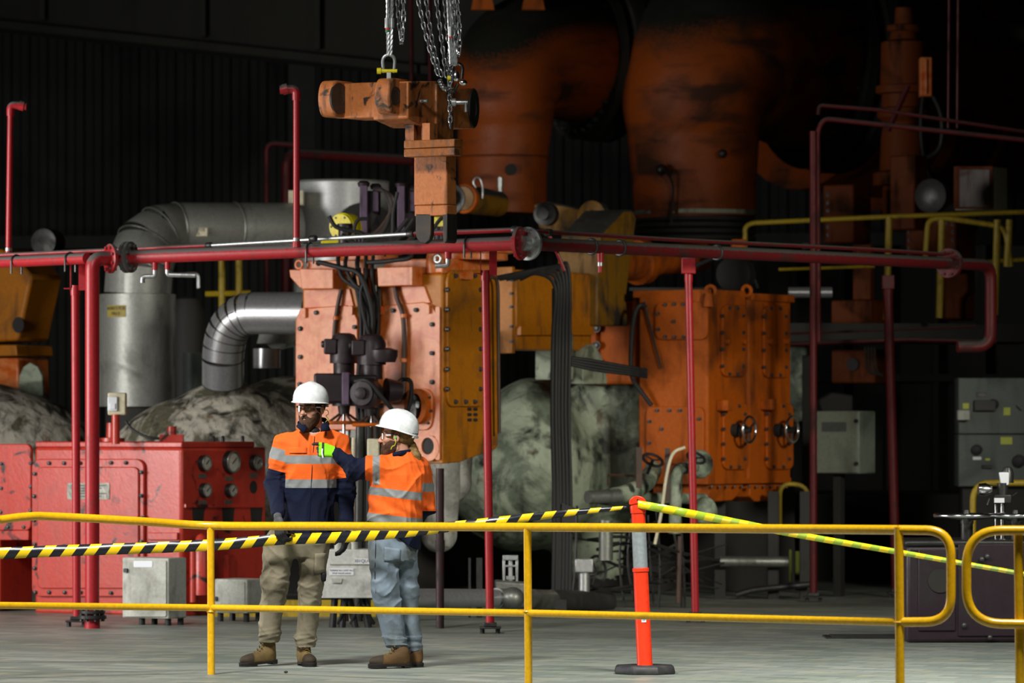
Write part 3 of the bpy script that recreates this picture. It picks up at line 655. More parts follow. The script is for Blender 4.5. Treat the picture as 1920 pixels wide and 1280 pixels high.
# yellow solenoids, purple manifolds and cables on top of the chests
def solenoid(px, py, s, label):
    c = S(px, py, s); t = thing('valve_actuator', label, 'actuator', c - Z * .16)
    d = Vector((-.45, -.89, 0))
    b = MB(); b.lathe(c, d, [(-.14, .115), (.0, .118), (.012, .105), (.03, .105), (.032, .03), (.04, .03)], 28); part('drum', b, M['yellow_bright'], t)
    b = MB(); b.box(c + Vector((-.06, 0, -.15)), .22, .16, .11); part('base_block', b, M['yellow_bright'], t, bevel=.006)
    x, y = b.frame_of(d)
    bolts(t, M['bolt'], [c + d * .03 + (x * math.cos(a) + y * math.sin(a)) * .085 for a in [i * math.pi / 3 for i in range(6)]], d, .008, .008)
    b = MB(); b.cyl(c + Vector((.03, -.13, -.22)), c + Vector((.03, -.13, -.0)), .055); b.cyl(c + Vector((.03, -.13, -.02)), c + Vector((.03, -.13, .02)), .065); part('fitting', b, M['actuator'], t)
    return c
c1 = solenoid(641, 425, 224, 'bright yellow round valve actuator left of the purple manifold')
c2 = solenoid(818, 430, 214, 'bright yellow valve actuator seen through the hanging fork')
def manifold(px, s, label, loops):
    c = S(px, 392, s); t = thing('pilot_manifold', label, 'manifold', S(px, 440, s))
    b = MB(); b.box(c, .065, .10, .40); part('plate', b, M['purple'], t, bevel=.006)
    b = MB(); b.box(c + Vector((.10, .05, .07)), .05, .10, .18); part('plate', b, M['purple'], t, bevel=.006)
    b = MB(); b.lathe(c + Z * .19, Z, [(0, .045), (.03, .055), (.05, .03)], 12); b.lathe(c + Vector((.1, .05, .17)), Z, [(0, .04), (.03, .05), (.05, .03)], 12); part('cap_nut', b, M['actuator'], t)
    b = MB(); b.box(c + Vector((.06, .12, -.02)), .16, .08, .36); part('back_plate', b, M['actuator'], t)
    for i in range(loops):
        b = MB(); o = .026 * i
        b.tube(spl([c + Vector((.08 + o * .5, -.02, .17)), c + Vector((.16 + o, -.04, .16 - o * .6)), c + Vector((.225 + o * .3, -.05, .02)), c + Vector((.19 - o * .5, -.05, -.15)), c + Vector((.09 - o, -.03, -.27)), c + Vector((.02, -.02, -.30))]), .015, 8); part('hose', b, M['conduit'] if i % 2 else M['cable'], t)
manifold(682, 221, 'purple pilot manifold beside the yellow round actuator', 4)
manifold(752, 217, 'purple pilot manifold just left of the hanging fork', 2)
# tangled hoses behind the red main
t = thing('hose_tangle', 'tangle of dark hoses behind the red main above the chests', 'hoses', S(690, 460, 224))
for pts, r in (([(617, 405), (630, 425), (660, 433), (680, 440), (678, 470)], .018), ([(668, 455), (664, 430), (672, 412), (690, 410)], .015), ([(655, 470), (690, 450), (730, 448), (765, 410)], .017), ([(700, 475), (740, 455), (765, 425), (775, 410)], .016), ([(640, 440), (660, 452), (700, 462), (735, 450), (760, 440)], .017), ([(720, 480), (735, 440), (737, 400), (745, 360)], .016), ([(672, 440), (680, 462), (720, 470), (750, 474)], .016), ([(812, 430), (822, 415), (832, 405)], .016)):
    b = MB(); b.tube(spl([S(x, y, 226) for x, y in pts]), r, 8); part('hose', b, M['cable'], t)

# ochre gear housing behind, right of the chest
FO = Frame(968, 209)
t = thing('governor_housing', 'dull ochre housing joined to the right of the central valve chest', 'machine', (FO.C.x, FO.C.y, 0))
b = MB(); mbox(b, FO, 905, 1110, 505, 655); part('housing_body', b, M['ochre'], t, bevel=.02)
b = MB(); plate(b, FO, 'f', [(905, 502), (966, 500), (966, 662), (905, 664)], 0, .05); part('front_panel', b, M['ochre'], t, bevel=.006)
bolts(t, M['bolt'], [FO.f(960, y, .05) for y in (525, 550, 575, 612, 640)], -V, .014, .02)
b = MB(); plate(b, FO, 's', [(968, 612), (1105, 612), (1105, 628), (968, 628)], 0, .05); part('ledge', b, M['ochre'], t)
b = MB(); plate(b, FO, 's', [(1003, 625), (1030, 625), (1030, 712), (1003, 712)], -.2, .06); part('leg', b, M['plaster_dark'], t, bevel=.01)
b = MB(); plate(b, FO, 's', [(1062, 720), (1062, 680), (1070, 655), (1082, 645), (1096, 665), (1105, 690), (1108, 720)], -.1, .08); part('arch_foot', b, M['plaster_dark'], t, bevel=.01)
b = MB(); plate(b, FO, 's', [(1052, 440), (1095, 395), (1112, 395), (1120, 410), (1100, 560), (1105, 612), (1045, 612), (1045, 480)], -.35, .08); part('web', b, M['ochre_oily'], t, bevel=.02)
# linkage arm over the housing
t = thing('linkage_arm', 'dark ochre linkage arm lying above the central housing', 'machine', S(980, 420, 200))
b = MB(); a0 = S(868, 372, 202); a1 = S(1015, 395, 196)
b.lathe(a0, a1 - a0, [(0, .11), (.05, .13), (.3, .13), (.62, .12), (.68, .12)], 22); part('arm_barrel', b, M['ochre_oily'], t)
b = MB(); b.lathe(a0 - Vector((.16, .05, 0)), a1 - a0, [(0, .08), (.1, .08), (.11, .14), (.17, .14)], 22); part('end_flange', b, M['steel_dark'], t)
b = MB(); b.lathe(a0, a1 - a0, [(.01, .12), (.02, .138), (.06, .138), (.07, .12)], 22); part('end_ring', b, M['gear'], t)
b = MB(); b.prism([S(x, y, 195) for x, y in ((1000, 382), (1025, 378), (1060, 384), (1085, 390), (1112, 388), (1122, 402), (1110, 432), (1080, 446), (1010, 428))], Vector((.1, .3, 0))); part('link_plate', b, M['ochre_oily'], t, bevel=.02)
b = MB(); c = S(1028, 402, 197); b.lathe(c, Vector((-.3, -.95, 0)), [(0, .11), (.12, .11), (.13, .06), (.2, .06)], 20); part('pivot', b, M['steel_dark'], t)
b = MB(); c = S(1118, 410, 197); b.lathe(c, Vector((-.6, -.8, 0)), [(0, .17), (.08, .17), (.09, .08), (.12, .08)], 24); part('pivot', b, M['ochre_oily'], t)
b = MB(); b.tube([S(938, 362, 199), S(938, 332, 199)], .022, 10); b.cyl(S(938, 352, 199), S(938, 334, 199), .028); part('grease_cup', b, M['galv'], t)
b = MB(); b.tube(spl([S(905, 372, 202), S(905, 350, 202), S(900, 335, 202), S(892, 333, 202), S(888, 342, 202), S(893, 352, 202)]), .008, 6); part('lever', b, M['galv'], t)
# black cable column right of the chest
t = thing('cable_column', 'black vertical cable bundle down to the floor before the lagged casing', 'cables', (W(1052, 800, F / 216).x, F / 216, 0))
b = MB(); c = W(1053, 800, F / 216); b.par((c.x - .085, c.y, .05), (.16, 0, 0), (0, .06, 0), (0, 0, 2.75)); part('tray', b, M['soot'], t)
for i, x in enumerate((-.075, -.045, -.02, .01, .04, .07)):
    b = MB(); b.tube(spl([(c.x + x, c.y - .03, .1), (c.x + x + .01, c.y - .03, .9), (c.x + x - .008, c.y - .03, 1.7), (c.x + x, c.y - .03, 2.4), (c.x + x * .8 + .0, c.y - .03, 2.82 + .03 * i), (c.x + x - .14, c.y + .0, 2.93 + .012 * i), (c.x - .36 - .06 * i, c.y + .05, 2.88)]), .017, 8); part('cable', b, M['cable'], t)
for i in range(4): b = MB(); b.tube(spl([(c.x + .08, c.y - .02, 2.2 - .02 * i), (c.x + .3, c.y + .1, 2.17 - .025 * i), (c.x + .6, c.y + .3, 2.12 - .02 * i), (c.x + .75, c.y + .5, 2.10 - .02 * i)]), .016, 7); part('cable_branch', b, M['cable'], t)
b = MB(); b.par((c.x - .0, c.y - .07, .72), (.12, 0, -.04), (0, .01, 0), (0, 0, .22)); part('sheet_tag', b, M['steel_dark'], t)

# ================================================================== LAGGED CASINGS
def casing_fn(P):
    d = el(P, W(985, 890, 45.2), (.74, .85, .72)); d = smin(d, el(P, W(1000, 790, 45.3), (.42, .7, .42)), .25)
    q = np.abs(P - np.array(W(1138, 840, 45.6), np.float32)) - np.array((.26, .5, .50), np.float32); d2 = np.linalg.norm(np.maximum(q, 0), axis=1) - .10
    d = smin(d, d2, .16); d = smin(d, rc(P, W(1100, 900, 45.5), W(1105, 1080, 45.5), .40, .30), .2)
    return d + wob(P, 6, 1) * .035 + wob(P, 17, 2) * .018 + wob(P, 40, 22) * .005
cc = W(1010, 1100, 45)
b = sdf_mb(casing_fn, (cc.x - 1.3, 43.6, .15), (cc.x + 1.45, 47.6, 2.25), .045)
solo('turbine_casing', b, M['plaster_dark'], (cc.x, 45, 0), 'large mottled grey-green lagged casing under the central housing', 'machine')
def dome_fn(P):
    d = rc(P, W(420, 850, 44), W(420, 715, 44), .75, .16); d = smin(d, el(P, W(420, 880, 44.2), (1.05, .9, .72)), .25)
    d = smin(d, el(P, W(545, 800, 44.6), (.55, .6, .48)), .2)
    return d + wob(P, 7, 3) * .04 + wob(P, 18, 5) * .014 + wob(P, 42, 25) * .004
cc = W(420, 1100, 44)
b = sdf_mb(dome_fn, (cc.x - 1.15, 43, .4), (cc.x + 1.3, 45.6, 2.2), .04)
solo('turbine_casing', b, M['plaster'], (cc.x, 44, 0), 'flaking cream and rust-stained lagged dome behind the red cabinet', 'machine')
def dome2_fn(P):
    d = el(P, W(10, 880, 46.5), (.95, .9, .75)); d = smin(d, el(P, W(-60, 830, 46.5), (.7, .8, .6)), .2)
    return d + wob(P, 8, 13) * .03 + wob(P, 19, 6) * .008
cc = W(0, 1100, 46.5)
b = sdf_mb(dome2_fn, (cc.x - 1.6, 45.2, .4), (cc.x + 1.2, 47.9, 2.2), .045)
solo('turbine_casing', b, M['plaster'], (cc.x, 46.5, 0), 'mottled grey lagged dome at the far left behind the red posts', 'machine')

def leg_fn(P):
    d = rc(P, W(836, 855, 42.6), W(822, 1000, 42.6), .14, .16); d = smin(d, rc(P, W(862, 838, 43), W(845, 900, 43), .12, .2), .1)
    return d + wob(P, 9, 31) * .02 + wob(P, 24, 32) * .006
cc = W(838, 1100, 42.7)
b = sdf_mb(leg_fn, (cc.x - .4, 42.2, .3), (cc.x + .5, 43.4, 1.75), .03)
solo('lagged_elbow', b, lagging('white_lagging', (.42, .42, .38), (.6, .6, .56), (.1, .1, .08), (.25, .2, .13), .5, .2), (cc.x, 42.7, 0), 'pale grey lagged elbow under the right valve chest', 'pipe')
# ================================================================== SILVER DUCTS
t = thing('clad_duct', 'large dull silver clad duct rising and bending right behind the red riser', 'duct', (W(258, 800, 45).x, 45, 0))
c0 = W(258, 762, 45); c1 = W(258, 552, 45)
b = MB(); b.lathe(c0, Z, [(0, .36), (c1.z - c0.z, .36), (c1.z - c0.z + .004, .34)], 40); part('clad_drum', b, M['silver'], t)
# mitred elbow: gores as separate pieces
ctr = [W(258, 552, 45), W(262, 500, 45), W(275, 462, 45.1), W(300, 437, 45.2), W(330, 428, 45.3), W(440, 428, 45.6), W(552, 428, 45.9)]
rad = [.315, .315, .30, .27, .245, .245, .245]
for i in range(len(ctr) - 1):
    b = MB(); b.tube([ctr[i], ctr[i] * .02 + ctr[i + 1] * .98, ctr[i + 1]], [rad[i], rad[i + 1], rad[i + 1] * .985], 36, cap=False); part('duct_gore' if i < 4 else 'duct_section', b, M['silver'], t)
for i in range(1, len(ctr) - 1):
    b = MB(); d = (ctr[i + 1] - ctr[i - 1]).normalized(); b.torus(ctr[i], d, rad[i] * 1.0, .008, 40, 6); part('seam_band', b, M['silver_dull'], t)
p = W(208, 583, 44.62); b = MB(); n = 8
def sticker(parent, c, R, a0, a1, z0, z1, mat, off=.003, name='sticker'):
    b = MB(); vs = []; fs = []
    for i in range(9):
        a = a0 + (a1 - a0) * i / 8
        for z in (z0, z1): vs.append((c.x + (R + off) * math.sin(a), c.y - (R + off) * math.cos(a), z))
    for i in range(8): fs.append((2 * i, 2 * i + 2, 2 * i + 3, 2 * i + 1))
    b.add(vs, fs); return part(name, b, mat, parent)
zz = EYE + (800 - 583) / F * 44.65
st = sticker(t, c0, .36, math.radians(-46), math.radians(-13), zz - .055, zz + .055, M['label_yellow'], .004)
for j, sx in ((0, 'ASBESTOS'), (1, 'FREE')):
    for i, ch in enumerate(sx):
        a = math.radians(-29.5 + (i - (len(sx) - 1) / 2) * 4.0); R = .368
        text(st, ch, (c0.x + R * math.sin(a), c0.y - R * math.cos(a), zz + .026 - .05 * j), (math.cos(a), math.sin(a), 0), Z, .042, M['ink'])
q = W(370, 437, 45.4); b = MB(); b.par((q.x - .11, q.y - .255, q.z - .035), (.22, 0, 0), (0, .004, -.004), (0, 0, .075)); st = part('sticker', b, M['cream'], t)
text(st, 'ASBESTOS', (q.x, q.y - .258, q.z + .02), (1, 0, 0), Z, .04, M['ink']); text(st, 'FREE', (q.x, q.y - .258, q.z - .015), (1, 0, 0), Z, .04, M['ink'])
b = MB(); b.lathe(Vector((c0.x, c0.y, 1.1)), Z, [(0, .3), (c0.z - 1.1, .3)], 30); part('duct_neck', b, M['soot'], t)
t = thing('clad_drum', 'upright bright silver drum behind the yellow valve actuators', 'duct', (W(640, 800, 46.5).x, 46.5, 0))
c = W(640, 470, 46.5); zt = W(640, 342, 46.5).z
b = MB(); b.lathe(Vector((c.x, c.y, 1.2)), Z, [(0, .46), (zt - 1.2, .46), (zt - 1.2, .44)], 48); part('drum_shell', b, paint('drum_zinc', (.58, .60, .60), .42, (.3, .3, .28), .2, 2.0, metal=.3, bump=.05), t)
b = MB(); b.torus(Vector((c.x, c.y, zt)), Z, .455, .012, 48, 6); part('rim', b, M['silver'], t)
a = math.radians(-62); b = MB(); b.tube([(c.x + .465 * math.sin(a), c.y - .465 * math.cos(a), 2.5), (c.x + .465 * math.sin(a), c.y - .465 * math.cos(a), zt)], .008, 6); part('seam', b, M['silver_dull'], t)
b = MB(); b.lathe(Vector((c.x + .22, c.y - .36, c.z + .15)), Vector((.25, -.97, 0)), [(0, .30), (.12, .30)], 40); part('round_stub', b, M['soot'], t)
b = MB(); q = W(556, 372, 46.0); b.box((q.x, q.y, q.z), .14, .3, .14); part('label_block', b, M['cream'], t)
# polished bend into the dome
t = thing('clad_pipe', 'polished silver elbow pipe dropping into the lagged dome', 'duct', (W(418, 800, 43.6).x, 43.6, 1.9))
P0 = W(580, 587, 43.2); P1 = W(475, 587, 43.4); P3 = W(418, 718, 43.7)
pts = [P0, P1]; n = 7
ctrl = W(420, 590, 43.5)
for k in range(1, n + 1):
    q = k / n; pts.append(P1 * (1 - q) ** 2 + ctrl * 2 * q * (1 - q) + W(418, 672, 43.6) * q * q)
pts.append(P3)
rr = .19
for i in range(len(pts) - 1):
    b = MB(); b.tube([pts[i], pts[i + 1]], [rr, rr], 36, cap=False); part('pipe_section' if i in (0, len(pts) - 2) else 'elbow_gore', b, M['silver_bright'], t)
for i in range(2, len(pts)):
    b = MB(); d = (pts[min(i + 1, len(pts) - 1)] - pts[i - 1]).normalized(); b.torus(pts[i], d, rr + .001, .0045, 36, 5); part('wire_band', b, M['steel_dark'], t)
b = MB(); b.tube([p + Vector((-.10, -.163, .02)) for p in pts[2:]], .004, 5); part('wire_tie', b, M['steel_dark'], t)
# small capped pipe under it
t = thing('capped_vent', 'small bright silver capped vent under the polished elbow', 'duct', W(500, 690, 44.3))
c = W(500, 690, 44.3); b = MB(); b.lathe(c, Z, [(0, .125), (.18, .125), (.18, .1)], 30); part('sleeve', b, M['silver_bright'], t)
b = MB(); b.tube([W(512, 650, 44.3) + Z * .03, W(512, 632, 44.3), W(530, 625, 44.4), W(548, 622, 44.5)], [.15, .15, .14, .14], 28); part('cap', b, M['silver'], t)

# ================================================================== RED OIL CABINET
FR = Frame(341, 222)
t = thing('oil_cabinet', 'weathered red steel oil cabinet with bolted door and side gauges', 'cabinet', (FR.C.x, FR.C.y, 0))
b = MB(); mbox(b, FR, 64, 500, 838, 1158); part('body', b, M['box_red'], t, bevel=.03)
b = MB(); mbox(b, FR, 66, 478, 828, 839); part('top_lip', b, M['box_red'], t, bevel=.01)
b = MB(); plate(b, FR, 'f', rrect(64, 860, 274, 1118, 16, 16), 0, .035); part('door_frame', b, M['box_red'], t, bevel=.008)
b = MB(); plate(b, FR, 'f', rrect(72, 875, 262, 1103, 10, 10), .035, .055); part('door', b, M['box_red'], t, bevel=.008)
bolts(t, M['bolt'], [FR.f(x, y, .035) for x, y in ((93, 868), (121, 868), (151, 868), (209, 867), (237, 867), (266, 885), (266, 929), (268, 970), (266, 1015), (266, 1060), (66, 888), (65, 930), (65, 975), (66, 1020), (66, 1065), (67, 1110), (93, 1110), (122, 1110), (152, 1110), (209, 1111), (237, 1110))], -V, .016, .026)
b = MB(); plate(b, FR, 'f', rrect(127, 905, 206, 936, 3), .055, .062); pl = part('name_plate', b, M['brass_plate'], t)
b = MB()
for i in range(5): plate(b, FR, 'f', [(134, 909 + 5 * i), (199 - 9 * (i % 3), 909 + 5 * i), (199 - 9 * (i % 3), 911 + 5 * i), (134, 911 + 5 * i)], .062, .063)
part('plate_lines', b, M['steel_dark'], pl)
split('rib', [plate(MB(), FR, 'f', [(0, 994), (60, 994), (60, 1012), (0, 1012)], -.02, .03), plate(MB(), FR, 'f', [(280, 998), (336, 998), (336, 1012), (280, 1012)], 0, .03)], M['box_red'], t, bevel=.006)
# left wing door
b = MB(); plate(b, FR, 'f', [(-70, 1140), (-70, 834), (62, 834), (62, 1140)], -.5, -.03); part('wing_body', b, M['box_red'], t, bevel=.02)
b = MB(); plate(b, FR, 'f', rrect(-70, 832, 63, 994, 10, 12), -.02, .02); part('wing_door', b, M['box_red'], t, bevel=.008)
bolts(t, M['bolt'], [FR.f(x, y, .02) for x, y in ((58, 868), (3, 869), (3, 915), (58, 912), (58, 957), (2, 960), (15, 988), (45, 988))], -V, .014, .02)
# gauges on the side
for px, py, r in ((379, 868, .068), (429, 866, .098), (475, 867, .068), (380, 919, .062), (428, 919, .060)):
    c = FR.s(px, py, 0); g = MB(); g.lathe(c, -U, [(0, r), (.05, r), (.055, r * .96), (.055, r * .82), (.045, r * .8)], 28, True); go = part('gauge', g, M['steel_dark'], t)
    g = MB(); g.torus(c - U * .052, -U, r * .9, r * .1, 28, 8); part('bezel', g, M['silver_dull'], go)
    g = MB(); g.lathe(c - U * .046, -U, [(0, r * .8), (.003, r * .8)], 28); part('dial', g, M['grey_box'], go)
    g = MB(); d = (V * .5 + Z * .4).normalized(); g.tube([c - U * .052 - d * r * .2, c - U * .052 + d * r * .6], .004, 5); part('needle', g, M['ink'], go)
    g = MB(); y2 = py + r * 9000 / 40 + 9; plate(g, FR, 's', rrect(px - 7, y2 - 4, px + 7, y2 + 4, 1), 0, .006); part('gauge_label', g, M['brass_plate'], t)
b = MB(); plate(b, FR, 's', oval(475, 913, 7, 12), 0, .003); part('gauge_hole', b, M['soot'], t)
for x in (372, 428, 481): part('louvre', plate(MB(), FR, 's', [(x - 12, 952), (x + 11, 952), (x + 8, 985), (x - 10, 985)], 0, .004), M['soot'], t)
b = MB(); plate(b, FR, 's', [(345, 945), (492, 945), (492, 951), (345, 951)], 0, .02); part('side_rib', b, M['box_red'], t)
c = FR.s(378, 1080, .12); b = MB(); b.lathe(Vector((c.x, c.y, .18)), Z, [(0, .07), (.42, .07), (.5, .04), (.52, .01)], 18); part('oil_filter', b, M['box_red'], t)
c = FR.s(362, 1080, .08); b = MB(); b.tube([(c.x, c.y, .12), (c.x, c.y, .62)], .028, 12); part('side_pipe', b, M['box_red'], t)
b = MB(); plate(b, FR, 's', [(420, 1040), (432, 1040), (432, 1130), (420, 1130)], 0, .05); part('side_post', b, M['box_red'], t)
# breather and small fittings on top
c = FR.f(210, 830, -.25); zt = FR.z(828)
b = MB(); b.lathe(Vector((c.x, c.y, zt)), Z, [(0, .11), (.03, .11), (.035, .05), (.16, .045)], 20); part('breather', b, M['box_red'], t)
for px in (400, 418, 455): 
    c = FR.s(px, 830, -.1); b = MB(); b.lathe(Vector((c.x, c.y, zt)), Z, [(0, .015), (.04, .015), (.05, .008)], 8); part('top_stud', b, M['steel_dark'], t)
c = FR.f(322, 830, -.3); b = MB(); b.box((c.x, c.y, zt + .03), .2, .12, .06); b.cyl((c.x, c.y, zt), (c.x, c.y, zt + .13), .04); part('top_fitting', b, M['box_red'], t)
b = MB(); b.tube(spl([FR.f(236, 790, -.2), FR.f(250, 806, -.2), FR.f(280, 820, -.22), FR.f(315, 822, -.28)]), .012, 7); part('top_cable', b, M['cable'], t)
# switch box above
c = S(217, 757, 221.2); t = thing('switch_box', 'small cream switch box on a red stub above the red cabinet', 'switch box', S(217, 800, 221.2))
b = MB(); b.box(c + Vector((.01, .05, 0)), .155, .12, .19); part('housing', b, M['cream'], t, bevel=.012)
b = MB(); b.box(c + Vector((-.025, -.018, -.0)), .085, .02, .125); sw = part('rocker_plate', b, M['pale_grey'], t, bevel=.008)
b = MB(); b.box(c + Vector((-.025, -.03, -.02)), .05, .012, .05); part('rocker', b, M['white'], sw, bevel=.004)
b = MB(); b.cyl(c - Z * .09, c - Z * .34, .035); part('stub', b, M['box_red'], t)
# ================================================================== GREY ENCLOSURES ON THE FLOOR
def enclosure(pxl, pxc, pxr, pt_, pb, s, mat, label, lab, lock, legs=True, name='junction_box'):
    fr = Frame(pxc, s); t = thing(name, label, 'enclosure', (fr.C.x, fr.C.y, 0))
    b = MB(); mbox(b, fr, pxl, pxr, pt_, pb); part('housing', b, M[mat], t, bevel=.01)
    b = MB(); plate(b, fr, 'f', rrect(pxl + 3, pt_ + 4, pxc - 3, pb - 4, 3), 0, .012); d = part('door', b, M[mat], t, bevel=.004)
    if lab:
        b = MB(); plate(b, fr, 'f', rrect(*lab, 2), .012, .016); part('label_strip', b, M['pale_grey'], d)
    for lx, ly in lock:
        b = MB(); plate(b, fr, 'f', rrect(lx - 3.5, ly - 4, lx + 3.5, ly + 4, 2), .012, .03); part('lock', b, M['black_rubber'], d)
    if legs:
        zb = fr.z(pb)
        for u, v in ((.04, .05), (.30, .05), (.04, .22), (.30, .22)):
            q = fr.C + U * u + V * v; part('leg', MB().cyl((q.x, q.y, 0), (q.x, q.y, zb + .01), .025), M['black_rubber'], t)
    return fr, t
enclosure(229, 316, 350, 1046, 1160, 233, 'grey_box', 'grey steel junction box with label strip before the red cabinet', (251, 1051, 286, 1063), [(237, 1069)])
enclosure(402, 463, 500, 1086, 1150, 229, 'grey_box', 'smaller grey junction box behind the taller man', None, [(405, 1122)])
# slanted white stop valve box between the men
t = thing('valve_box', 'white slant-sided stop valve box between the two men', 'enclosure', S(650, 1172, 236))
s0 = 236
b = MB(); b.prism([S(x, y, s0) for x, y in ((617, 1030), (700, 1030), (700, 1121), (598, 1121), (600, 1101), (605, 1098))], Vector((0, .35, 0))); part('housing', b, M['valve_box'], t, bevel=.006)
b = MB(); b.prism([S(x, y, s0) - Vector((0, .012, 0)) for x, y in ((618, 1056), (700, 1056), (700, 1058), (618, 1058))], Vector((0, .014, 0))); part('lid_seam', b, M['grey_box'], t)
b = MB(); b.prism([S(x, y, s0) - Vector((0, .006, 0)) for x, y in ((618, 1065), (663, 1065), (663, 1078), (618, 1078))], Vector((0, .008, 0))); st = part('label_plate', b, M['white'], t)
q = S(640.5, 1069, s0); text(st, 'TURBINE No.1 UNIT No.2', (q.x, q.y - .0075, q.z), (1, 0, 0), Z, .017, M['ink'])
q = S(640.5, 1074.5, s0); text(st, 'STOP VALVE 2-BOX', (q.x, q.y - .0075, q.z), (1, 0, 0), Z, .017, M['ink'])
b = MB(); b.prism([S(x, y, s0) - Vector((0, .006, 0)) for x, y in ((665, 1047), (699, 1047), (699, 1056), (665, 1056))], Vector((0, .008, 0))); st = part('label_plate', b, M['white'], t)
q = S(681, 1051.5, s0); text(st, '301QU13', (q.x, q.y - .0075, q.z), (1, 0, 0), Z, .036, M['ink'])
b = MB(); b.prism([S(x, y, s0) - Vector((0, .02, 0)) for x, y in ((621, 1084), (642, 1084), (640, 1092), (623, 1092))], Vector((0, .022, 0))); part('latch', b, M['grey_box'], t)
for x in (622, 640, 665, 690):
    q0 = S(x, 1121, s0) + Vector((0, .15, 0)); b = MB(); b.tube([(q0.x, q0.y, 0), (q0.x + (.02 if x < 650 else -.05), q0.y, q0.z + .01)], .028, 8); part('leg', b, M['black_rubber'], t)
for x, dx in ((652, -.04), (672, .06), (680, -.05), (686, .02)):
    q0 = S(x, 1121, s0) + Vector((0, .1, 0)); b = MB(); b.tube(spl([(q0.x, q0.y, q0.z + .02), (q0.x + dx, q0.y, q0.z - .1), (q0.x + dx * 2, q0.y + .05, .03)]), .014, 7); part('cable_tail', b, M['cable'], t)
q = S(640, 1030, s0)
for dx, h, m in ((-.03, .06, 0), (.04, .05, 0), (.1, .09, 0)): part('top_gland', MB().cyl((q.x + dx, q.y + .12, q.z), (q.x + dx, q.y + .12, q.z + h), .03), M['grey_box'], t)
# tall pale pipes and cables behind the men
t = thing('pipe_cluster', 'pale and rusty upright pipes behind the gap between the two men', 'pipes', (W(660, 800, 39.5).x, 39.5, 0))
for px, r, m, top in ((663, .018, 'cream', 820), (652, .03, 'post_maroon', 850), (668, .02, 'conduit', 830), (676, .04, 'steel_dark', 800), (693, .03, 'cable', 800)):
    q = W(px, top, 39.5); b = MB(); b.tube([(q.x - .02, q.y, .0), (q.x, q.y, q.z)], r, 10); part('pipe', b, M[m], t)
b = MB(); q = W(700, 845, 39.4); b.box(q, .10, .1, .2); part('pale_block', b, M['cream'], t, bevel=.01)
# white card (small white plate) beside the chests
q = FB.f(655, 813, .03); b = MB(); b.par(q - Z * .03, U * .09, -V * .02, Z * .055); part('tag_plate', b, M['white'], t2, bevel=.004, label='small white plate')
# yellow floor kick plate behind the men
b = MB(); q0 = W(400, 1150, 40.5); q1 = W(705, 1150, 40.5); b.par((q0.x, q0.y, .0), (q1.x - q0.x, 0, 0), (0, .05, 0), (0, 0, .14)); solo('kick_plate', b, M['yellow_dim'], (q0.x, q0.y, 0), 'low yellow kick plate on the floor behind the valve box', 'kick plate')
# yellow ladder rails far back, red pipes
t = thing('access_ladder', 'yellow access ladder behind the polished silver elbow', 'ladder', (W(435, 800, 47).x, 47, 0))
for px in (416, 448):
    b = MB(); q = W(px, 470, 47); b.tube([(q.x, 47, .3), (q.x, 47, q.z)], .035, 10); part('stile', b, M['yellow_dim'], t)
b = MB(); b.tube([W(385, 551, 47), W(470, 549, 47)], .028, 8); part('rung', b, M['yellow_dim'], t)
t = thing('wall_pipes', 'dull red pipes climbing the wall behind the upright nozzle pipe', 'pipes', W(520, 620, 52))
b = MB(); b.tube(bend([W(500, 620, 52), W(500, 268, 52), W(560, 272, 52)], .1), .03, 10); part('pipe', b, M['pipe_dark_red'], t)
b = MB(); b.tube(bend([W(537, 620, 52), W(537, 286, 52), W(780, 300, 51)], .18), .058, 12); part('pipe', b, M['pipe_dark_red'], t)
t = thing('hanging_pipes', 'two thin dark red pipes dropping behind the hoist chains', 'pipes', W(790, 160, 53))
for px in (770, 805):
    b = MB(); b.tube([W(px, -20, 53), W(px + 4, 330, 53)], .025, 8); part('pipe', b, M['pipe_dark_red'], t)

# ================================================================== LEFT BACKGROUND CASTING
FL = Frame(66, 192)
t = thing('bearing_pedestal', 'dim orange bearing pedestal with round hole at the far left', 'machine', (FL.C.x, FL.C.y, 0))
b = MB(); plate(b, FL, 'f', [(-80, 470), (60, 470), (100, 500), (118, 520), (92, 640), (-80, 648)], -.5, 0); part('bracket', b, M['ochre'], t, bevel=.03)
b = MB(); plate(b, FL, 'f', oval(35, 609, 11, 15), 0, .01); part('hole', b, M['soot'], t)
b = MB(); plate(b, FL, 'f', [(-80, 648), (98, 648), (100, 668), (-80, 672)], -.5, .08); part('ledge', b, M['ochre'], t, bevel=.01)
b = MB(); plate(b, FL, 'f', [(-80, 672), (92, 672), (94, 742), (-80, 742)], -.5, .0); part('pedestal', b, M['chest'], t, bevel=.02)
b = MB(); plate(b, FL, 'f', [(38, 742), (40, 705), (48, 688), (60, 680), (74, 688), (82, 705), (84, 742)], 0, .03); part('arch', b, M['plaster_dark'], t)
b = MB(); b.lathe(FL.f(100, 455, -.4), Vector((-.3, -.95, 0)), [(0, .13), (.25, .13), (.26, .06)], 20); part('trunnion', b, M['steel_dark'], t)
t = thing('dark_tank', 'black cylinder in the shadow right of the large silver duct', 'tank', (W(350, 800, 47).x, 47, 0))
c = W(352, 790, 47); b = MB(); b.lathe(Vector((c.x, c.y, 1.0)), Z, [(0, .16), (1.7, .17), (1.85, .12), (1.88, .02)], 24); part('shell', b, M['soot'], t)
b = MB(); b.tube(bend([W(330, 515, 46.5), W(372, 512, 46.5), W(372, 540, 46.5)], .05), .016, 8); part('vent_pipe', b, M['galv'], t)
b = MB(); c = W(362, 700, 46.2); b.lathe(Vector((c.x, c.y, c.z - .2)), Z, [(0, .1), (.4, .1), (.4, .08)], 18); part('green_canister', b, M['grey_board'], t)
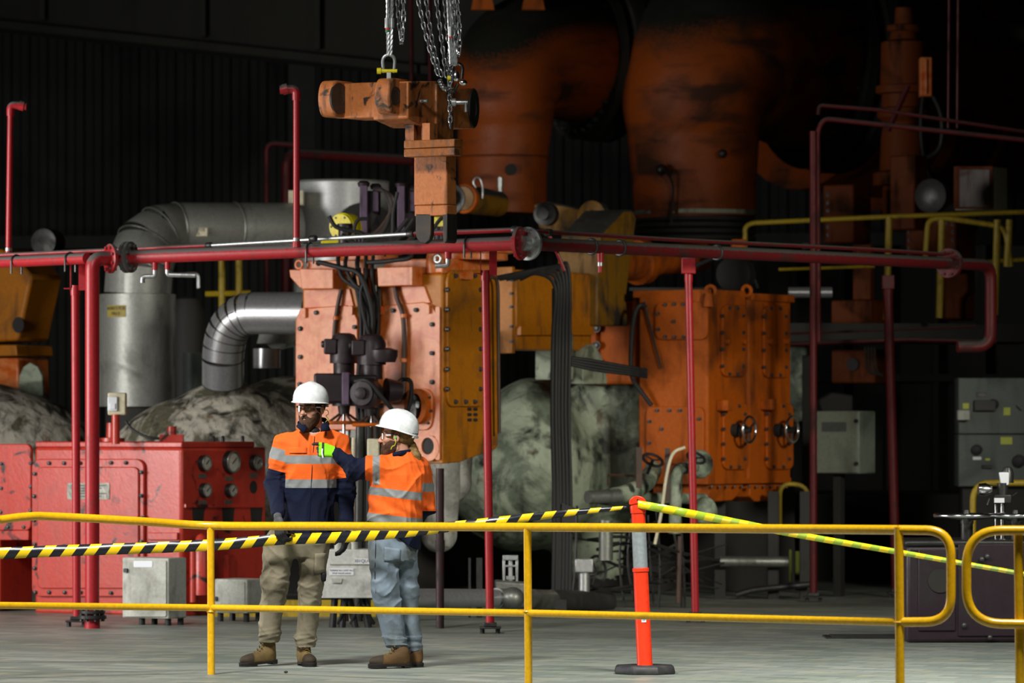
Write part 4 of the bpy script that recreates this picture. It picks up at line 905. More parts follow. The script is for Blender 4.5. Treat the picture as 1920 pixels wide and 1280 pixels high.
# ================================================================== CROSSOVER DUCTS
def duct(pts, rads, label, base):
    t = thing('crossover_duct', label, 'duct', base); P = spl(pts, 6); R = [float(np.interp(i / 6, range(len(rads)), rads)) for i in range(len(P))]
    b = MB(); b.tube(P, R, 40)
    v = np.array(b.v, np.float32); v += (wob(v, 5, 4) * .02)[:, None] * np.array((1, 1, .3), np.float32); b.v = [tuple(map(float, q)) for q in v]
    part('duct_shell', b, M['duct_orange'], t); return t
t = duct([W(1304, 408, 51), W(1302, 330, 51), W(1300, 250, 51), W(1306, 170, 51), W(1340, 105, 51.3), W(1420, 85, 52), W(1500, 110, 52.9)], [.655, .67, .70, .80, .93, .98, 1.0], 'huge sooty orange crossover duct, the right-hand elbow of two', W(1304, 440, 51))
ax = Vector((.86, .5, 0)); c = W(1512, 110, 53)
b = MB(); b.lathe(c, ax, [(0, 1.0), (.02, 1.22), (.14, 1.22), (.16, 1.0)], 48); part('flange_ring', b, M['soot'], t)
b = MB(); b.lathe(c + ax * .25, ax, [(0, 1.0), (.02, 1.26), (.2, 1.26), (.22, 1.0)], 48); part('flange_ring', b, M['soot'], t)
x, y = b.frame_of(ax); bolts(t, M['bolt'], [c + ax * -.0 + (x * math.cos(a) + y * math.sin(a)) * 1.12 for a in [i * math.pi / 18 for i in range(36)]], -ax, .03, .05)
for i, z in enumerate((400, 412, 424, 436, 448)):
    b = MB(); q = W(1304, z, 51); b.lathe(q, Z, [(-.035, .60), (-.02, .665 - .02 * (i > 0)), (.02, .665 - .02 * (i > 0)), (.035, .60)], 44); part('bellows_rib', b, M['plaster_dark'] if i == 0 else M['soot'], t)
b = MB(); b.tube(spl([W(1240, 330, 50.3), W(1245, 318, 50.2), W(1262, 350, 50.3), W(1258, 420, 50.3)]), .012, 6); part('sensor_lead', b, M['cable'], t)
split('sensor_knob', [MB().ell(W(1240, 318, 50.3), .06), MB().ell(W(1355, 288, 50.25), .05)], M['steel_dark'], t)
t = duct([W(942, 400, 50), W(944, 330, 50), W(946, 240, 50), W(946, 175, 50), W(968, 118, 50.3), W(1025, 100, 50.8), W(1085, 108, 51.5)], [.46, .465, .49, .54, .62, .68, .70], 'sooty orange crossover duct behind the hoisted fork, the left-hand elbow of two', W(942, 400, 50))
c = W(1082, 108, 51.5); b = MB(); b.lathe(c, ax, [(0, .7), (.02, .88), (.12, .88), (.14, .7)], 48); part('flange_ring', b, M['soot'], t)
bolts(t, M['bolt'], [c + (x * math.cos(a) + y * math.sin(a)) * .79 for a in [i * math.pi / 18 for i in range(36)]], -ax, .028, .05)
b = MB(); b.lathe(c + ax * .2, ax, [(0, .7), (.02, .9), (.2, .9), (.22, .7)], 48); part('flange_ring', b, M['soot'], t)
for px in (905, 1000):
    b = MB(); q = W(px, 0, 49.9); b.prism([q + Vector((-.12, 0, -.1)), q + Vector((.12, 0, -.1)), q + Vector((.06, 0, .2)), q + Vector((-.06, 0, .2))], Vector((0, .1, 0))); part('lifting_lug', b, M['gear'], t)
b = MB(); q = W(958, 318, 49.55); b.lathe(q, Vector((.1, -1, 0)), [(0, .06), (.05, .06), (.05, .03)], 16); part('boss', b, M['soot'], t)
b = MB(); q = W(944, 296, 50); b.torus(q, Z, .49, .012, 40, 6); part('weld_band', b, M['duct_orange'], t)
# main turbine barrel beyond
t = thing('turbine_barrel', 'dark turbine barrel stretching behind the right side', 'machine', W(1700, 480, 57))
a0 = W(1500, 150, 57); a1 = W(2020, 190, 60)
b = MB(); b.lathe(a0, a1 - a0, [(0, 1.3), (1.3, 1.35), (1.31, 1.5), (1.5, 1.5), (1.51, 1.3), (2.2, 1.25), (2.21, 1.4), (2.36, 1.4), (2.37, 1.2), (3.6, 1.15)], 40); part('shell', b, M['duct_orange'], t)
t = thing('high_pipe', 'dark pipe crossing high above the right machines', 'pipe', W(1750, 60, 54))
b = MB(); b.tube([W(1520, 8, 54), W(1940, 66, 54)], .11, 14); part('pipe', b, M['soot'], t)

# ================================================================== ORANGE GEARBOX (right centre)
FG = Frame(1327, 205)
t = thing('gear_case', 'orange gearbox with four bolted covers and two chrome handwheels', 'machine', (FG.C.x, FG.C.y, 0))
b = MB(); mbox(b, FG, 1196, 1400, 548, 905); part('case_body', b, M['gear'], t, bevel=.03)
Cn = FG.s(1404, 800); FG2 = Frame(1404, F / Cn.y)
b = MB(); zt, zb = FG.z(556), FG.z(905); lv = (FG.s(1484, 800) - FG.C).dot(V); l0 = (FG.s(1404, 800) - FG.C).dot(V); lu = (FG.f(1196, 800) - FG.C).dot(U)
b.par(Vector((FG.C.x, FG.C.y, zb)) + V * l0, U * lu, V * (lv - l0), Z * (zt - zb)); part('case_body', b, M['gear'], t, bevel=.03)
b = MB(); mbox(b, FG, 1186, 1398, 542, 556); part('top_flange', b, M['gear'], t, bevel=.008)
b = MB(); b.par(Vector((FG.C.x, FG.C.y, FG.z(560))) + V * (l0 + .03) - U * .02, U * lu, V * (lv - l0), Z * .07); part('top_flange', b, M['gear'], t, bevel=.008)
for (x0, y0, x1, y1) in ((1350, 572, 1397, 706), (1428, 573, 1477, 708), (1352, 756, 1400, 880), (1433, 756, 1483, 880)):
    b = MB(); plate(b, FG, 's', rrect(x0, y0, x1, y1, 10, 13), 0, .03); part('cover', b, M['gear'], t, bevel=.008)
    n = 4; pts = [(x0 + 4, y0 + 20 + (y1 - y0 - 40) * i / (n - 1)) for i in range(n)] + [(x1 - 4, y0 + 20 + (y1 - y0 - 40) * i / (n - 1)) for i in range(n)] + [(x0 + 17, y0 + 5), (x1 - 15, y0 + 5), (x0 + 17, y1 - 5), (x1 - 15, y1 - 5)]
    bolts(t, M['bolt'], [FG.s(x, y, .03) for x, y in pts], -U, .014, .024)
for px in (1361, 1392, 1441, 1472):
    b = MB(); q = FG.s(px, 640, .03); b.lathe(q, -U, [(0, .03), (.04, .03), (.05, .015)], 12); part('boss', b, M['gear'], t)
# front covers
b = MB(); plate(b, FG, 'f', rrect(1231, 566, 1330, 637, 14, 16), 0, .03); part('cover', b, M['gear'], t, bevel=.008)
bolts(t, M['bolt'], [FG.f(x, y, .03) for x, y in ((1248, 571), (1265, 570), (1282, 570), (1234, 588), (1235, 617), (1248, 631), (1265, 632), (1282, 632), (1264, 602))], -V, .015, .024)
b = MB(); plate(b, FG, 'f', rrect(1214, 762, 1322, 870, 12, 14), 0, .03); part('cover', b, M['gear'], t, bevel=.008)
bolts(t, M['bolt'], [FG.f(x, y, .03) for x, y in ((1233, 769), (1256, 769), (1276, 769), (1299, 770), (1312, 785), (1218, 790), (1241, 804), (1218, 830))], -V, .015, .024)
# bottom flange and trough
b = MB(); mbox(b, FG, 1190, 1484, 898, 908); part('bottom_flange', b, M['gear'], t, bevel=.006)
bolts(t, M['bolt'], [FG.s(x, 911, .01) for x in range(1335, 1484, 14)], -Z, .012, .02)
for x0, x1 in ((1330, 1395), (1406, 1470)):
    b = MB(); b.prism([FG.s(x, y, -.03) for x, y in ((x0, 908), (x1, 908), (x1 - 8, 925), (x1 - 22, 938), (x0 + 10, 940), (x0 - 0, 930))], U * .6); part('oil_trough', b, M['gear'], t, bevel=.01)
b = MB(); b.torus(FG.C + Vector((0, 0, FG.z(546) - EYE)) + V * .05 + U * -.0, -V, .05, .018); b.cyl(FG.C + Vector((0, -.02, FG.z(550) - EYE)), FG.C + Vector((0, -.02, FG.z(575) - EYE)), .04, .055); part('lifting_eye', b, M['gear'], t)
b = MB(); q = FG.s(1400, 545, 0); b.torus(q, -V, .045, .018); part('lifting_eye', b, M['gear'], t)
for px in (1405, 1485):
    q = FG.s(px - 30, 806, .03); n = -U
    b = MB(); b.lathe(q, n, [(0, .06), (.06, .06), (.07, .035), (.18, .03)], 16); part('wheel_hub', b, M['soot'], t)
    w0 = FG.s(px, 805, .20); b = MB(); b.torus(w0, n, .118, .014, 36, 10); wh = part('hand_wheel', b, M['chrome'], t)
    b = MB()
    for i in range(3):
        a = i * 2.094 + .6; b.tube([w0 - n * .0, w0 + (V * math.cos(a) + Z * math.sin(a)) * .118], .011, 7)
    b.cyl(w0 - n * .17, w0 + n * .02, .022); part('wheel_spoke', b, M['steel_dark'], wh)
for px, py in ((1343, 770), (1425, 768)):
    b = MB(); q = FG.s(px, py, .0); b.par(q, -U * .12, V * .1, Z * .10); part('bracket', b, M['gear'], t, bevel=.008)
# left low part with big studs
FH = Frame(1190, 201)
b = MB(); mbox(b, FH, 1110, 1200, 560, 720); part('end_body', b, M['gear'], t, bevel=.03)
b = MB(); plate(b, FH, 'f', [(1108, 560), (1124, 560), (1124, 720), (1108, 720)], 0, .06); part('end_flange', b, M['gear'], t, bevel=.01)
bolts(t, M['bolt'], [FH.f(1119, y, .06) for y in (615, 647, 680, 710)], -V, .032, .03)
b = MB(); b.tube(spl([FG.f(1210, 575, .02), FG.f(1200, 572, .08), FG.f(1190, 590, .1), FG.f(1184, 640, .1), FG.f(1184, 700, .1), FG.f(1196, 725, .1), FG.f(1222, 760, .06)]), .022, 9); part('drain_hose', b, M['cable'], t)
b = MB(); b.tube([FG.f(1208, 565, .03), FG.f(1216, 600, .03), FG.f(1240, 690, .03)], .01, 6); part('stay', b, M['soot'], t)
# gear on the top
t = thing('drive_shaft', 'dark drive shaft and couplings lying on top of the orange gearbox', 'machine', W(1230, 540, 46.5))
a0 = W(1118, 500, 46.2); a1 = W(1330, 478, 47.5)
b = MB(); b.lathe(a0, a1 - a0, [(0, .16), (.6, .17), (.61, .22), (.72, .22), (.73, .15), (1.6, .15)], 24); part('shaft_housing', b, M['gear'], t)
b = MB(); b.lathe(W(1385, 515, 46), Vector((-.3, -.95, 0)), [(0, .17), (.2, .17), (.22, .08)], 22); part('motor', b, M['soot'], t)
b = MB(); b.box(W(1385, 482, 46.4), .14, .2, .34); part('post', b, M['gear'], t, bevel=.01)
b = MB(); b.tube(bend([W(1300, 500, 46), W(1350, 478, 46), W(1400, 485, 46), W(1420, 540, 46)], .12), .02, 8); part('pipe', b, M['cable'], t)
b = MB(); b.par(W(1180, 545, 45.5), Vector((.75, -.1, 0)), Vector((.2, .4, 0)), Z * .03); part('ledge', b, M['soot'], t)

# ================================================================== LOW PIPEWORK
t = thing('lagged_pipe', 'silver lagged pipe lying along the floor under the grey-green casing', 'pipe', S(860, 1172, 226))
p0 = S(765, 1120, 228); p1 = S(930, 1121, 224); p2 = S(1140, 1128, 214)
b = MB(); b.tube([p0, p1], .075, 20); part('pipe_run', b, M['silver_bright'], t)
b = MB(); b.tube([p1, p1.lerp(p2, .5)], .085, 20); b.ell(p1 + Vector((.14, -.02, -.0)), .10, .10, .095); part('pipe_run', b, M['silver_dull'], t)
b = MB(); b.tube([p1.lerp(p2, .48), p2], .09, 20); part('pipe_run', b, M['soot'], t)
b = MB(); q = S(962, 1112, 223); b.prism([q + Vector((-.16, 0, .11)), q + Vector((.13, 0, .09)), q + Vector((.14, 0, -.11)), q + Vector((-.08, 0, -.15)), q + Vector((-.15, 0, -.07))], Vector((0, .25, 0))); part('valve_block', b, M['silver_dull'], t, bevel=.02)
q = S(957, 1065, 222)
b = MB(); b.box(q + Vector((0, 0, .09)), .13, .1, .04); 
for sx in (-1, 1): b.box(q + Vector((sx * .055, 0, -.02)), .022, .06, .2)
b.box(q + Vector((0, 0, .02)), .11, .06, .016); part('yoke', b, M['galv'], t, bevel=.004)
b = MB(); b.cyl(q + Vector((0, 0, -.12)), q + Vector((0, 0, .09)), .02); b.box(q + Vector((0, -.01, -.08)), .07, .05, .03); part('spindle', b, M['galv'], t)
for px, w_ in ((878, .02), (893, .05), (1040, .1)):
    q = S(px, 1100, 224) + Vector((0, .1, 0)); b = MB(); b.par((q.x, q.y, 0), (w_, 0, 0), (0, .06, 0), (0, 0, .15 if px > 1000 else .5)); part('strut', b, M['steel_dark'], t)
t = thing('lagged_pipework', 'tangled lagged pipes and valves behind the orange bollard', 'pipes', S(1200, 1165, 215))
b = MB(); b.tube(spl([S(1108, 930, 216), S(1140, 932, 216), S(1175, 925, 215), S(1210, 905, 213), S(1225, 880, 211)]), [.05 + .03 * min(1, i / 8) for i in range(25)], 16); part('lagging', b, M['plaster_dark'], t)
b = MB(); b.tube([S(1102, 932, 217), S(1160, 930, 216)], .058, 16); part('foil_end', b, M['silver_dull'], t)
b = MB(); b.tube(bend([S(1136, 975, 216), S(1136, 1050, 216)], .1), .062, 16); part('drop_pipe', b, M['silver_dull'], t)
b = MB(); b.tube(bend([S(1265, 1000, 214), S(1268, 880, 214), S(1320, 872, 210)], .12), .055, 14); part('lagging', b, M['plaster_dark'], t)
split('lagged_valve', [MB().ell(S(1312, 870, 211), .12, .12, .13), MB().ell(S(1322, 960, 211), .11, .11, .14)], M['plaster_dark'], t)
b = MB(); b.tube([S(1150, 932, 214), S(1320, 935, 209)], .05, 14); part('lagging', b, M['plaster_dark'], t)
for px, py, r in ((1224, 862, .09), (1118, 1072, .14), (1305, 858, .08)):
    q = S(px, py, 214); n = Vector((.8, -.6, 0)) if px < 1200 else Vector((.3, -.5, .8)); b = MB(); b.torus(q, n, r, .013, 28, 8)
    xx, yy = b.frame_of(n)
    for i in range(3): a = i * 2.094; b.tube([q, q + (xx * math.cos(a) + yy * math.sin(a)) * r], .008, 6)
    b.cyl(q, q - n * .15, .014); part('hand_wheel', b, M['black_rubber'], t)
for x0, x1, y0, y1 in ((1193, 1204, 838, 915), (1247, 1256, 840, 940)):
    q = S(x0, y1, 216); b = MB(); b.par(q, (S(x1, y1, 216) - q), (0, .05, 0), Z * (S(x0, y0, 216).z - q.z)); part('strut', b, M['conduit'], t)
split('rusty_rod', [MB().tube([S(1140, 910, 215), S(1140, 890, 215), S(1190, 892, 215)], .012, 6), MB().tube([S(1275, 1005, 215), S(1272, 1130, 215)], .022, 8)], M['conduit'], t)
rs = random.Random(5)
b = MB()
for i in range(26):
    x0 = rs.uniform(1060, 1260); y0 = rs.uniform(985, 1110); L_ = rs.uniform(60, 190); s_ = rs.uniform(206, 216)
    b.tube(spl([S(x0, y0, s_), S(x0 + L_ * .4, y0 + rs.uniform(-14, 18), s_ - 1), S(x0 + L_, y0 + rs.uniform(-30, 30), s_ - 2)]), rs.choice((.007, .011, .016)), 6)
for i in range(9):
    x0 = rs.uniform(1070, 1290); b.tube(spl([S(x0, rs.uniform(940, 1000), 212), S(x0 + rs.uniform(-10, 12), 1060, 212), S(x0 + rs.uniform(-20, 20), 1160, 212)]), .012, 6)
part('small_pipes', b, M['steel_dark'], t, kind='stuff')
b = MB(); b.tube(spl([S(1285, 838, 217), S(1262, 850, 217), S(1250, 890, 217), S(1240, 960, 217), S(1228, 1020, 217)]), .014, 8); part('flex_conduit', b, M['cream'], t)
q = S(1095, 1060, 216); b = MB(); b.box(q, .16, .1, .12); b.cyl(q - Z * .06, q - Z * .28, .05); part('small_valve', b, M['galv'], t, bevel=.01)
t = thing('sump_pipe', 'greenish bare pipe end in the dark below the gearbox', 'pipe', W(1410, 1080, 44.5))
b = MB(); b.tube([W(1350, 1052, 44.5), W(1478, 1053, 44.5)], .05, 16); part('pipe', b, M['silver_dull'], t)
b = MB(); b.tube(spl([W(1380, 1115, 44.5), W(1420, 1105, 44.5), W(1520, 1095, 44.5)]), .03, 10); part('pipe', b, M['steel_dark'], t)
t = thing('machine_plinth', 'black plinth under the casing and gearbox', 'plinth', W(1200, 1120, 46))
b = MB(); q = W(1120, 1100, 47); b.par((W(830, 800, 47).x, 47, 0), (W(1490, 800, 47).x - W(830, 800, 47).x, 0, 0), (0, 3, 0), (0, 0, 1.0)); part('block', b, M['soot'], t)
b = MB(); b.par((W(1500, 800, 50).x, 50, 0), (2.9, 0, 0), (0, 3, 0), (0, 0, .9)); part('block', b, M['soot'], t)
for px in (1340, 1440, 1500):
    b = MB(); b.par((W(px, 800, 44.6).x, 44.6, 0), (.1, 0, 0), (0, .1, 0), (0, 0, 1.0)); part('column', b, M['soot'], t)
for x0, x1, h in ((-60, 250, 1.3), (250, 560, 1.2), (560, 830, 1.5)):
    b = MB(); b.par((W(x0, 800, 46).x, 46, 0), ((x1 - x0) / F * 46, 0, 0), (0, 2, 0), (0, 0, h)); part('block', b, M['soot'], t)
t = thing('guard_hoop', 'yellow hoop rails low beside the orange gearbox', 'rail', (W(1490, 800, 44.8).x, 44.8, 0))
for px0, px1 in ((1462, 1515),):
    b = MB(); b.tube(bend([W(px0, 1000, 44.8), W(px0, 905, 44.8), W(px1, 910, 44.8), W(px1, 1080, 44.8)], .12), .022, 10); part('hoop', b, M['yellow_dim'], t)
split('marker_strip', [MB().box(W(1495, 1055, 44.9), .035, .03, .22), MB().box(W(1482, 1060, 44.9), .02, .03, .3)], M['label_yg'], t)

# ================================================================== RIGHT BACKGROUND
def rbox(name, x0, x1, xr, y0, y1, D, mat, label, cat='machine'):
    fr = Frame(x1, F / D); t = thing(name, label, cat, (fr.C.x, fr.C.y, fr.z(y1))); b = MB(); mbox(b, fr, x0, xr, y0, y1); part('housing', b, M[mat], t, bevel=.015); return fr, t
# wall cabinet with lock and label
fr, t = rbox('wall_cabinet', 1519, 1611, 1642, 770, 888, 45, 'grey_cab', 'pale grey steel cabinet mounted between the dark red posts', 'cabinet')
b = MB(); plate(b, fr, 'f', rrect(1521, 772, 1609, 886, 2), 0, .015); d = part('door', b, M['grey_cab'], t, bevel=.004)
b = MB(); plate(b, fr, 'f', rrect(1541, 791, 1587, 809, 1), .015, .018); part('label_plate', b, M['grey_board'], d)
for y in (789, 869):
    b = MB(); plate(b, fr, 'f', oval(1612 - 6, y, 3.5, 4), .015, .03); part('lock', b, M['ink'], d)
b = MB(); q = fr.C + U * .25 + V * .1; b.par((q.x, q.y, 0), U * .08, V * .08, Z * fr.z(886)); part('stand', b, M['soot'], t)
# control board at right edge
t = thing('control_board', 'grey control board with switches and yellow tags at the right edge', 'control panel', (W(1860, 800, 45).x, 45, 0))
p = W(1797, 912, 45); q = W(1990, 708, 45)
b = MB(); b.par((p.x, 45, p.z), (q.x - p.x, 0, 0), (0, .5, 0), (0, 0, (q.z - p.z) * .48)); part('lower_panel', b, M['grey_board'], t, bevel=.008)
b = MB(); b.par((p.x, 45, p.z + (q.z - p.z) * .485), (q.x - p.x, 0, 0), (0, .5, 0), (0, 0, (q.z - p.z) * .515)); part('upper_panel', b, M['grey_board'], t, bevel=.008)
def onb(px, py, wd, hg, dp, mat, name, r=2):
    b = MB(); a = W(px - wd / 2, py + hg / 2, 45); b.par((a.x, 45 - dp, a.z), (wd / 200, 0, 0), (0, dp + .002, 0), (0, 0, hg / 200)); part(name, b, M[mat], t, bevel=.004)
onb(1840, 740, 19, 8, .004, 'steel_dark', 'plate'); onb(1846, 760, 40, 20, .06, 'black_rubber', 'switch_handle'); onb(1811, 761, 12, 11, .004, 'label_yg', 'tag'); onb(1888, 771, 13, 15, .004, 'label_yg', 'tag'); onb(1887, 826, 22, 14, .004, 'label_yg', 'tag'); onb(1832, 859, 16, 6, .004, 'pale_grey', 'tag'); onb(1852, 861, 9, 4, .004, 'label_yg', 'tag'); onb(1850, 875, 18, 6, .03, 'steel_dark', 'pull')
onb(1805, 778, 22, 18, .12, 'grey_box', 'lock_box')
for px, py, r in ((1831, 843, .05), (1910, 864, .06), (1862, 758, .05)):
    b = MB(); a = W(px, py, 45); b.lathe((a.x, 45, a.z), (0, -1, 0), [(0, r), (.04, r), (.05, r * .7)], 20); part('knob', b, M['ink'], t)
b = MB(); b.tube([W(1908, 758, 44.95), W(1918, 768, 44.95)], .008, 6); part('lever', b, M['galv'], t)
b = MB(); b.par((p.x + .05, 45.1, 0), (q.x - p.x, 0, 0), (0, .4, 0), (0, 0, p.z)); part('plinth', b, M['soot'], t)
# hand rail behind the maroon cabinet
t = thing('guard_rail', 'dim yellow hoop rail before the grey control board', 'rail', (W(1860, 800, 42).x, 42, 0))
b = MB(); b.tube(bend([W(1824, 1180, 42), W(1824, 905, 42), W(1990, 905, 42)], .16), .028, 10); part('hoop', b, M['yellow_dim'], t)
# column valve and machinery at upper right
t = thing('control_valve', 'tall orange control valve column with stacked flanges at upper right', 'valve', W(1697, 420, 50))
c = W(1697, 410, 50); u = 50 / F
prof = [(0, 42), (60, 42), (62, 60), (85, 60), (90, 48), (150, 46), (180, 40), (190, 52), (205, 52), (208, 44), (232, 44), (235, 55), (248, 55), (250, 47), (330, 45), (335, 30), (350, 26), (352, 34), (362, 34), (364, 20), (395, 18)]
b = MB(); b.lathe(c, Z, [(z * u, r * u) for z, r in prof], 28); part('valve_column', b, M['gear_shaded'], t)
b = MB(); q = W(1735, 145, 49.5); b.box(q, .12, .2, .40); b.box(q + Vector((.0, -.11, 0)), .02, .02, .36); part('terminal_box', b, M['chest'], t, bevel=.008)
b = MB(); b.tube([W(1665, 245, 49.5), W(1703, 160, 49.5)], .03, 8); part('lever_arm', b, M['pipe_dark_red'], t)
b = MB(); b.tube(spl([W(1745, 170, 49.5), W(1765, 220, 49.4), W(1760, 280, 49.4), W(1715, 305, 49.4)]), .025, 8); part('hose', b, M['cable'], t)
b = MB(); b.torus(W(1762, 240, 50), Vector((.9, -.4, 0)), .6, .02, 36, 6); part('ring', b, M['soot'], t)
t = thing('servo_machine', 'orange servo machine standing behind the yellow platform rail', 'machine', W(1590, 460, 49))
b = MB(); fr = Frame(1600, 184); mbox(b, fr, 1542, 1634, 345, 455); part('housing', b, M['gear_shaded'], t, bevel=.02)
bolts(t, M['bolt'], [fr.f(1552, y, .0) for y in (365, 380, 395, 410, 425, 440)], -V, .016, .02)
b = MB(); fr2 = Frame(1715, 186); mbox(b, fr2, 1668, 1740, 290, 430); part('web', b, M['gear_shaded'], t, bevel=.02)
b = MB(); fr3 = Frame(1632, 188); mbox(b, fr3, 1598, 1640, 458, 562); part('column', b, M['gear_shaded'], t, bevel=.015)
b = MB(); mbox(b, Frame(1634, 189), 1558, 1660, 562, 606); part('shelf', b, M['gear_shaded'], t, bevel=.015)
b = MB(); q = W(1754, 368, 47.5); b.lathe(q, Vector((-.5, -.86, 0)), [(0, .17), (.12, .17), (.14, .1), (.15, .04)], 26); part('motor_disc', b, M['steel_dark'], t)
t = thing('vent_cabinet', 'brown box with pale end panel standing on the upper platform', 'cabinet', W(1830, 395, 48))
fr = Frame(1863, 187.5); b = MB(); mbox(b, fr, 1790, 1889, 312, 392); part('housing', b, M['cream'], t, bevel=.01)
b = MB(); plate(b, fr, 'f', [(1790, 312), (1863, 312), (1863, 392), (1790, 392)], 0, .02); part('door', b, M['gear_shaded'], t)
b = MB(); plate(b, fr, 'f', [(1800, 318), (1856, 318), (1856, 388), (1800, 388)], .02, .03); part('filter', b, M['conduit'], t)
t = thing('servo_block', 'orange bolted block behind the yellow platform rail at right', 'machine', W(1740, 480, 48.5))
fr = Frame(1792, 186); b = MB(); mbox(b, fr, 1698, 1830, 412, 485); part('housing', b, M['gear_shaded'], t, bevel=.015)
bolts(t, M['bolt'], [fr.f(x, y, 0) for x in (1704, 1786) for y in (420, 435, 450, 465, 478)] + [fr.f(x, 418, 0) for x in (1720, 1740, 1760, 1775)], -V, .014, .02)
b = MB(); mbox(b, Frame(1800, 187), 1762, 1830, 500, 600); part('lower_housing', b, M['gear_shaded'], t, bevel=.04)
b = MB(); b.prism([W(x, y, 47.5) for x, y in ((1770, 512), (1815, 512), (1818, 545), (1800, 560), (1800, 598), (1770, 598))], Vector((.1, .4, 0))); part('casting', b, M['gear_shaded'], t, bevel=.02)
t = thing('platform_rail', 'yellow hand rail of the upper platform at right', 'rail', W(1660, 500, 47))
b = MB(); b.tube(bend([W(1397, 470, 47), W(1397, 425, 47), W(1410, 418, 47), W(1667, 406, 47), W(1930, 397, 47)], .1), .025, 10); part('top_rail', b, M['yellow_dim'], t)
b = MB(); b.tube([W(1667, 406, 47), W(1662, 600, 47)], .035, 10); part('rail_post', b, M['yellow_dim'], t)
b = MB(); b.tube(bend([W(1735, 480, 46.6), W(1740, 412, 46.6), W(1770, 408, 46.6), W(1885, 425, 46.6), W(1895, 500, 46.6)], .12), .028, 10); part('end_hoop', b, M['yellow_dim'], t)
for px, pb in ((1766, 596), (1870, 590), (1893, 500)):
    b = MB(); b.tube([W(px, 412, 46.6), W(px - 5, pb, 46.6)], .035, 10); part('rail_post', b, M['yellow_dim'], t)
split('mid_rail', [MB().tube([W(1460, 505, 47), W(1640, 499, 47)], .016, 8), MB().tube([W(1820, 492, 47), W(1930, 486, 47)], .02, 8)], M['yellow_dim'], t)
t = thing('platform_deck', 'dark steel platform edge above the grey wall cabinet', 'platform', W(1680, 650, 47))
b = MB(); b.par(W(1480, 640, 47), (2.4, .2, 0), (0, 1.5, 0), (0, 0, .18)); part('deck', b, M['soot'], t)
split('edge_pipe', [MB().tube(bend([W(1482, 645, 46.2), W(1700, 636, 46.2), W(1868, 640, 46.2)], .1), .024, 10), MB().tube([W(1482, 625, 46.2), W(1830, 612, 46.2)], .012, 8)], M['pipe_dark_red'], t)
b = MB(); b.par((W(1505, 800, 46.8).x, 46.8, 0), (.14, 0, 0), (0, .1, 0), (0, 0, 2.3)); part('column', b, M['soot'], t)
t = thing('upper_pipe', 'dark red pipes bracketing out above the right platform', 'pipe', W(1540, 420, 44))
b = MB(); b.tube(bend([W(1535, 640, 44), W(1533, 245, 44), W(1545, 222, 44), W(1920, 262, 44)], .1), .024, 10); part('pipe', b, M['pipe_dark_red'], t)
b = MB(); b.tube(bend([W(1534, 215, 44.2), W(1536, 197, 44.2), W(1650, 206, 44.2), W(1930, 248, 44.2)], .06), .018, 8); part('pipe', b, M['pipe_dark_red'], t)
for px in (1780, 1797):
    b = MB(); b.tube([W(px, -10, 46), W(px - 2, 240, 46)], .014, 6); part('drop_pipe', b, M['pipe_dark_red'], t)
t = thing('pump_block', 'dim orange pump block with round black hole under the platform', 'machine', W(1600, 720, 48))
fr = Frame(1640, 187); b = MB(); mbox(b, fr, 1558, 1680, 655, 718); part('housing', b, M['gear_shaded'], t, bevel=.02)
b = MB(); plate(b, fr, 'f', oval(1600, 683, 11, 12), 0, .02); part('hole', b, M['soot'], t)
for i in range(4): b = MB(); b.tube(spl([W(1622 + 6 * i, 650, 47.2), W(1626 + 6 * i, 690, 47.2), W(1634 + 5 * i, 700, 47.2), W(1655, 702 + i, 47.2)]), .01, 6); part('small_pipe', b, M['soot'], t)
b = MB(); q = W(1575, 752, 48); b.prism([W(x, y, 48) for x, y in ((1535, 750), (1560, 735), (1600, 740), (1600, 772), (1540, 775))], Vector((0, .5, 0))); part('lagging_lump', b, M['soot'], t, bevel=.02)
b = MB(); b.tube([W(1478, 548, 48), W(1560, 548, 48)], .055, 14); part('chrome_pipe', b, M['silver_bright'], t)
b = MB(); b.box(W(1495, 720, 48.5), .22, .3, .75); part('lagged_panel', b, M['plaster_dark'], t, bevel=.04)

t = thing('dark_backdrop', 'added black machinery block darkening the gap behind the grey wall cabinet', 'machine', (W(1700, 800, 53).x, 53, 0))  # added black block that hides the wall and keeps this background dark
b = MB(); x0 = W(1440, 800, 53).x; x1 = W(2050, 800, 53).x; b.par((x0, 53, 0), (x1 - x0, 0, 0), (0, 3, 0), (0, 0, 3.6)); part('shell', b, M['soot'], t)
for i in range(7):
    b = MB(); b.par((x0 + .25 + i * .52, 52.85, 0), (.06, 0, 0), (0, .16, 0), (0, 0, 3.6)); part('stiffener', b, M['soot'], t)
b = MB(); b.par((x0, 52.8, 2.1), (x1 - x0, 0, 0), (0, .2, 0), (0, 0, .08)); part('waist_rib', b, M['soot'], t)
# ================================================================== MAROON VALVE CABINET AT RIGHT
FM = Frame(1722, 253)
t = thing('valve_cabinet', 'dark maroon floor cabinet with two chrome handwheels on top', 'cabinet', (FM.C.x, FM.C.y, 0))
p = FM.C.copy(); zt = FM.z(1012)
b = MB(); b.par((p.x - .09, p.y, 0), (1.2, .05, 0), (0, .8, 0), (0, 0, zt - .04)); part('body', b, M['maroon_cabinet'], t, bevel=.03)
b = MB(); b.par((p.x - .10, p.y - .01, zt - .05), (1.2, .05, 0), (0, .85, 0), (0, 0, .05)); part('top_plate', b, M['steel_dark'], t, bevel=.02)
b = MB(); b.par((p.x + .0, p.y - .012, .09), (.275, .011, 0), (0, .01, 0), (0, 0, .60)); part('side_panel', b, M['maroon_cabinet'], t, bevel=.006)
b = MB(); b.par((p.x + .295, p.y - .0, .05), (.8, .034, 0), (0, .01, 0), (0, 0, .68)); part('door', b, M['maroon_cabinet'], t, bevel=.006)
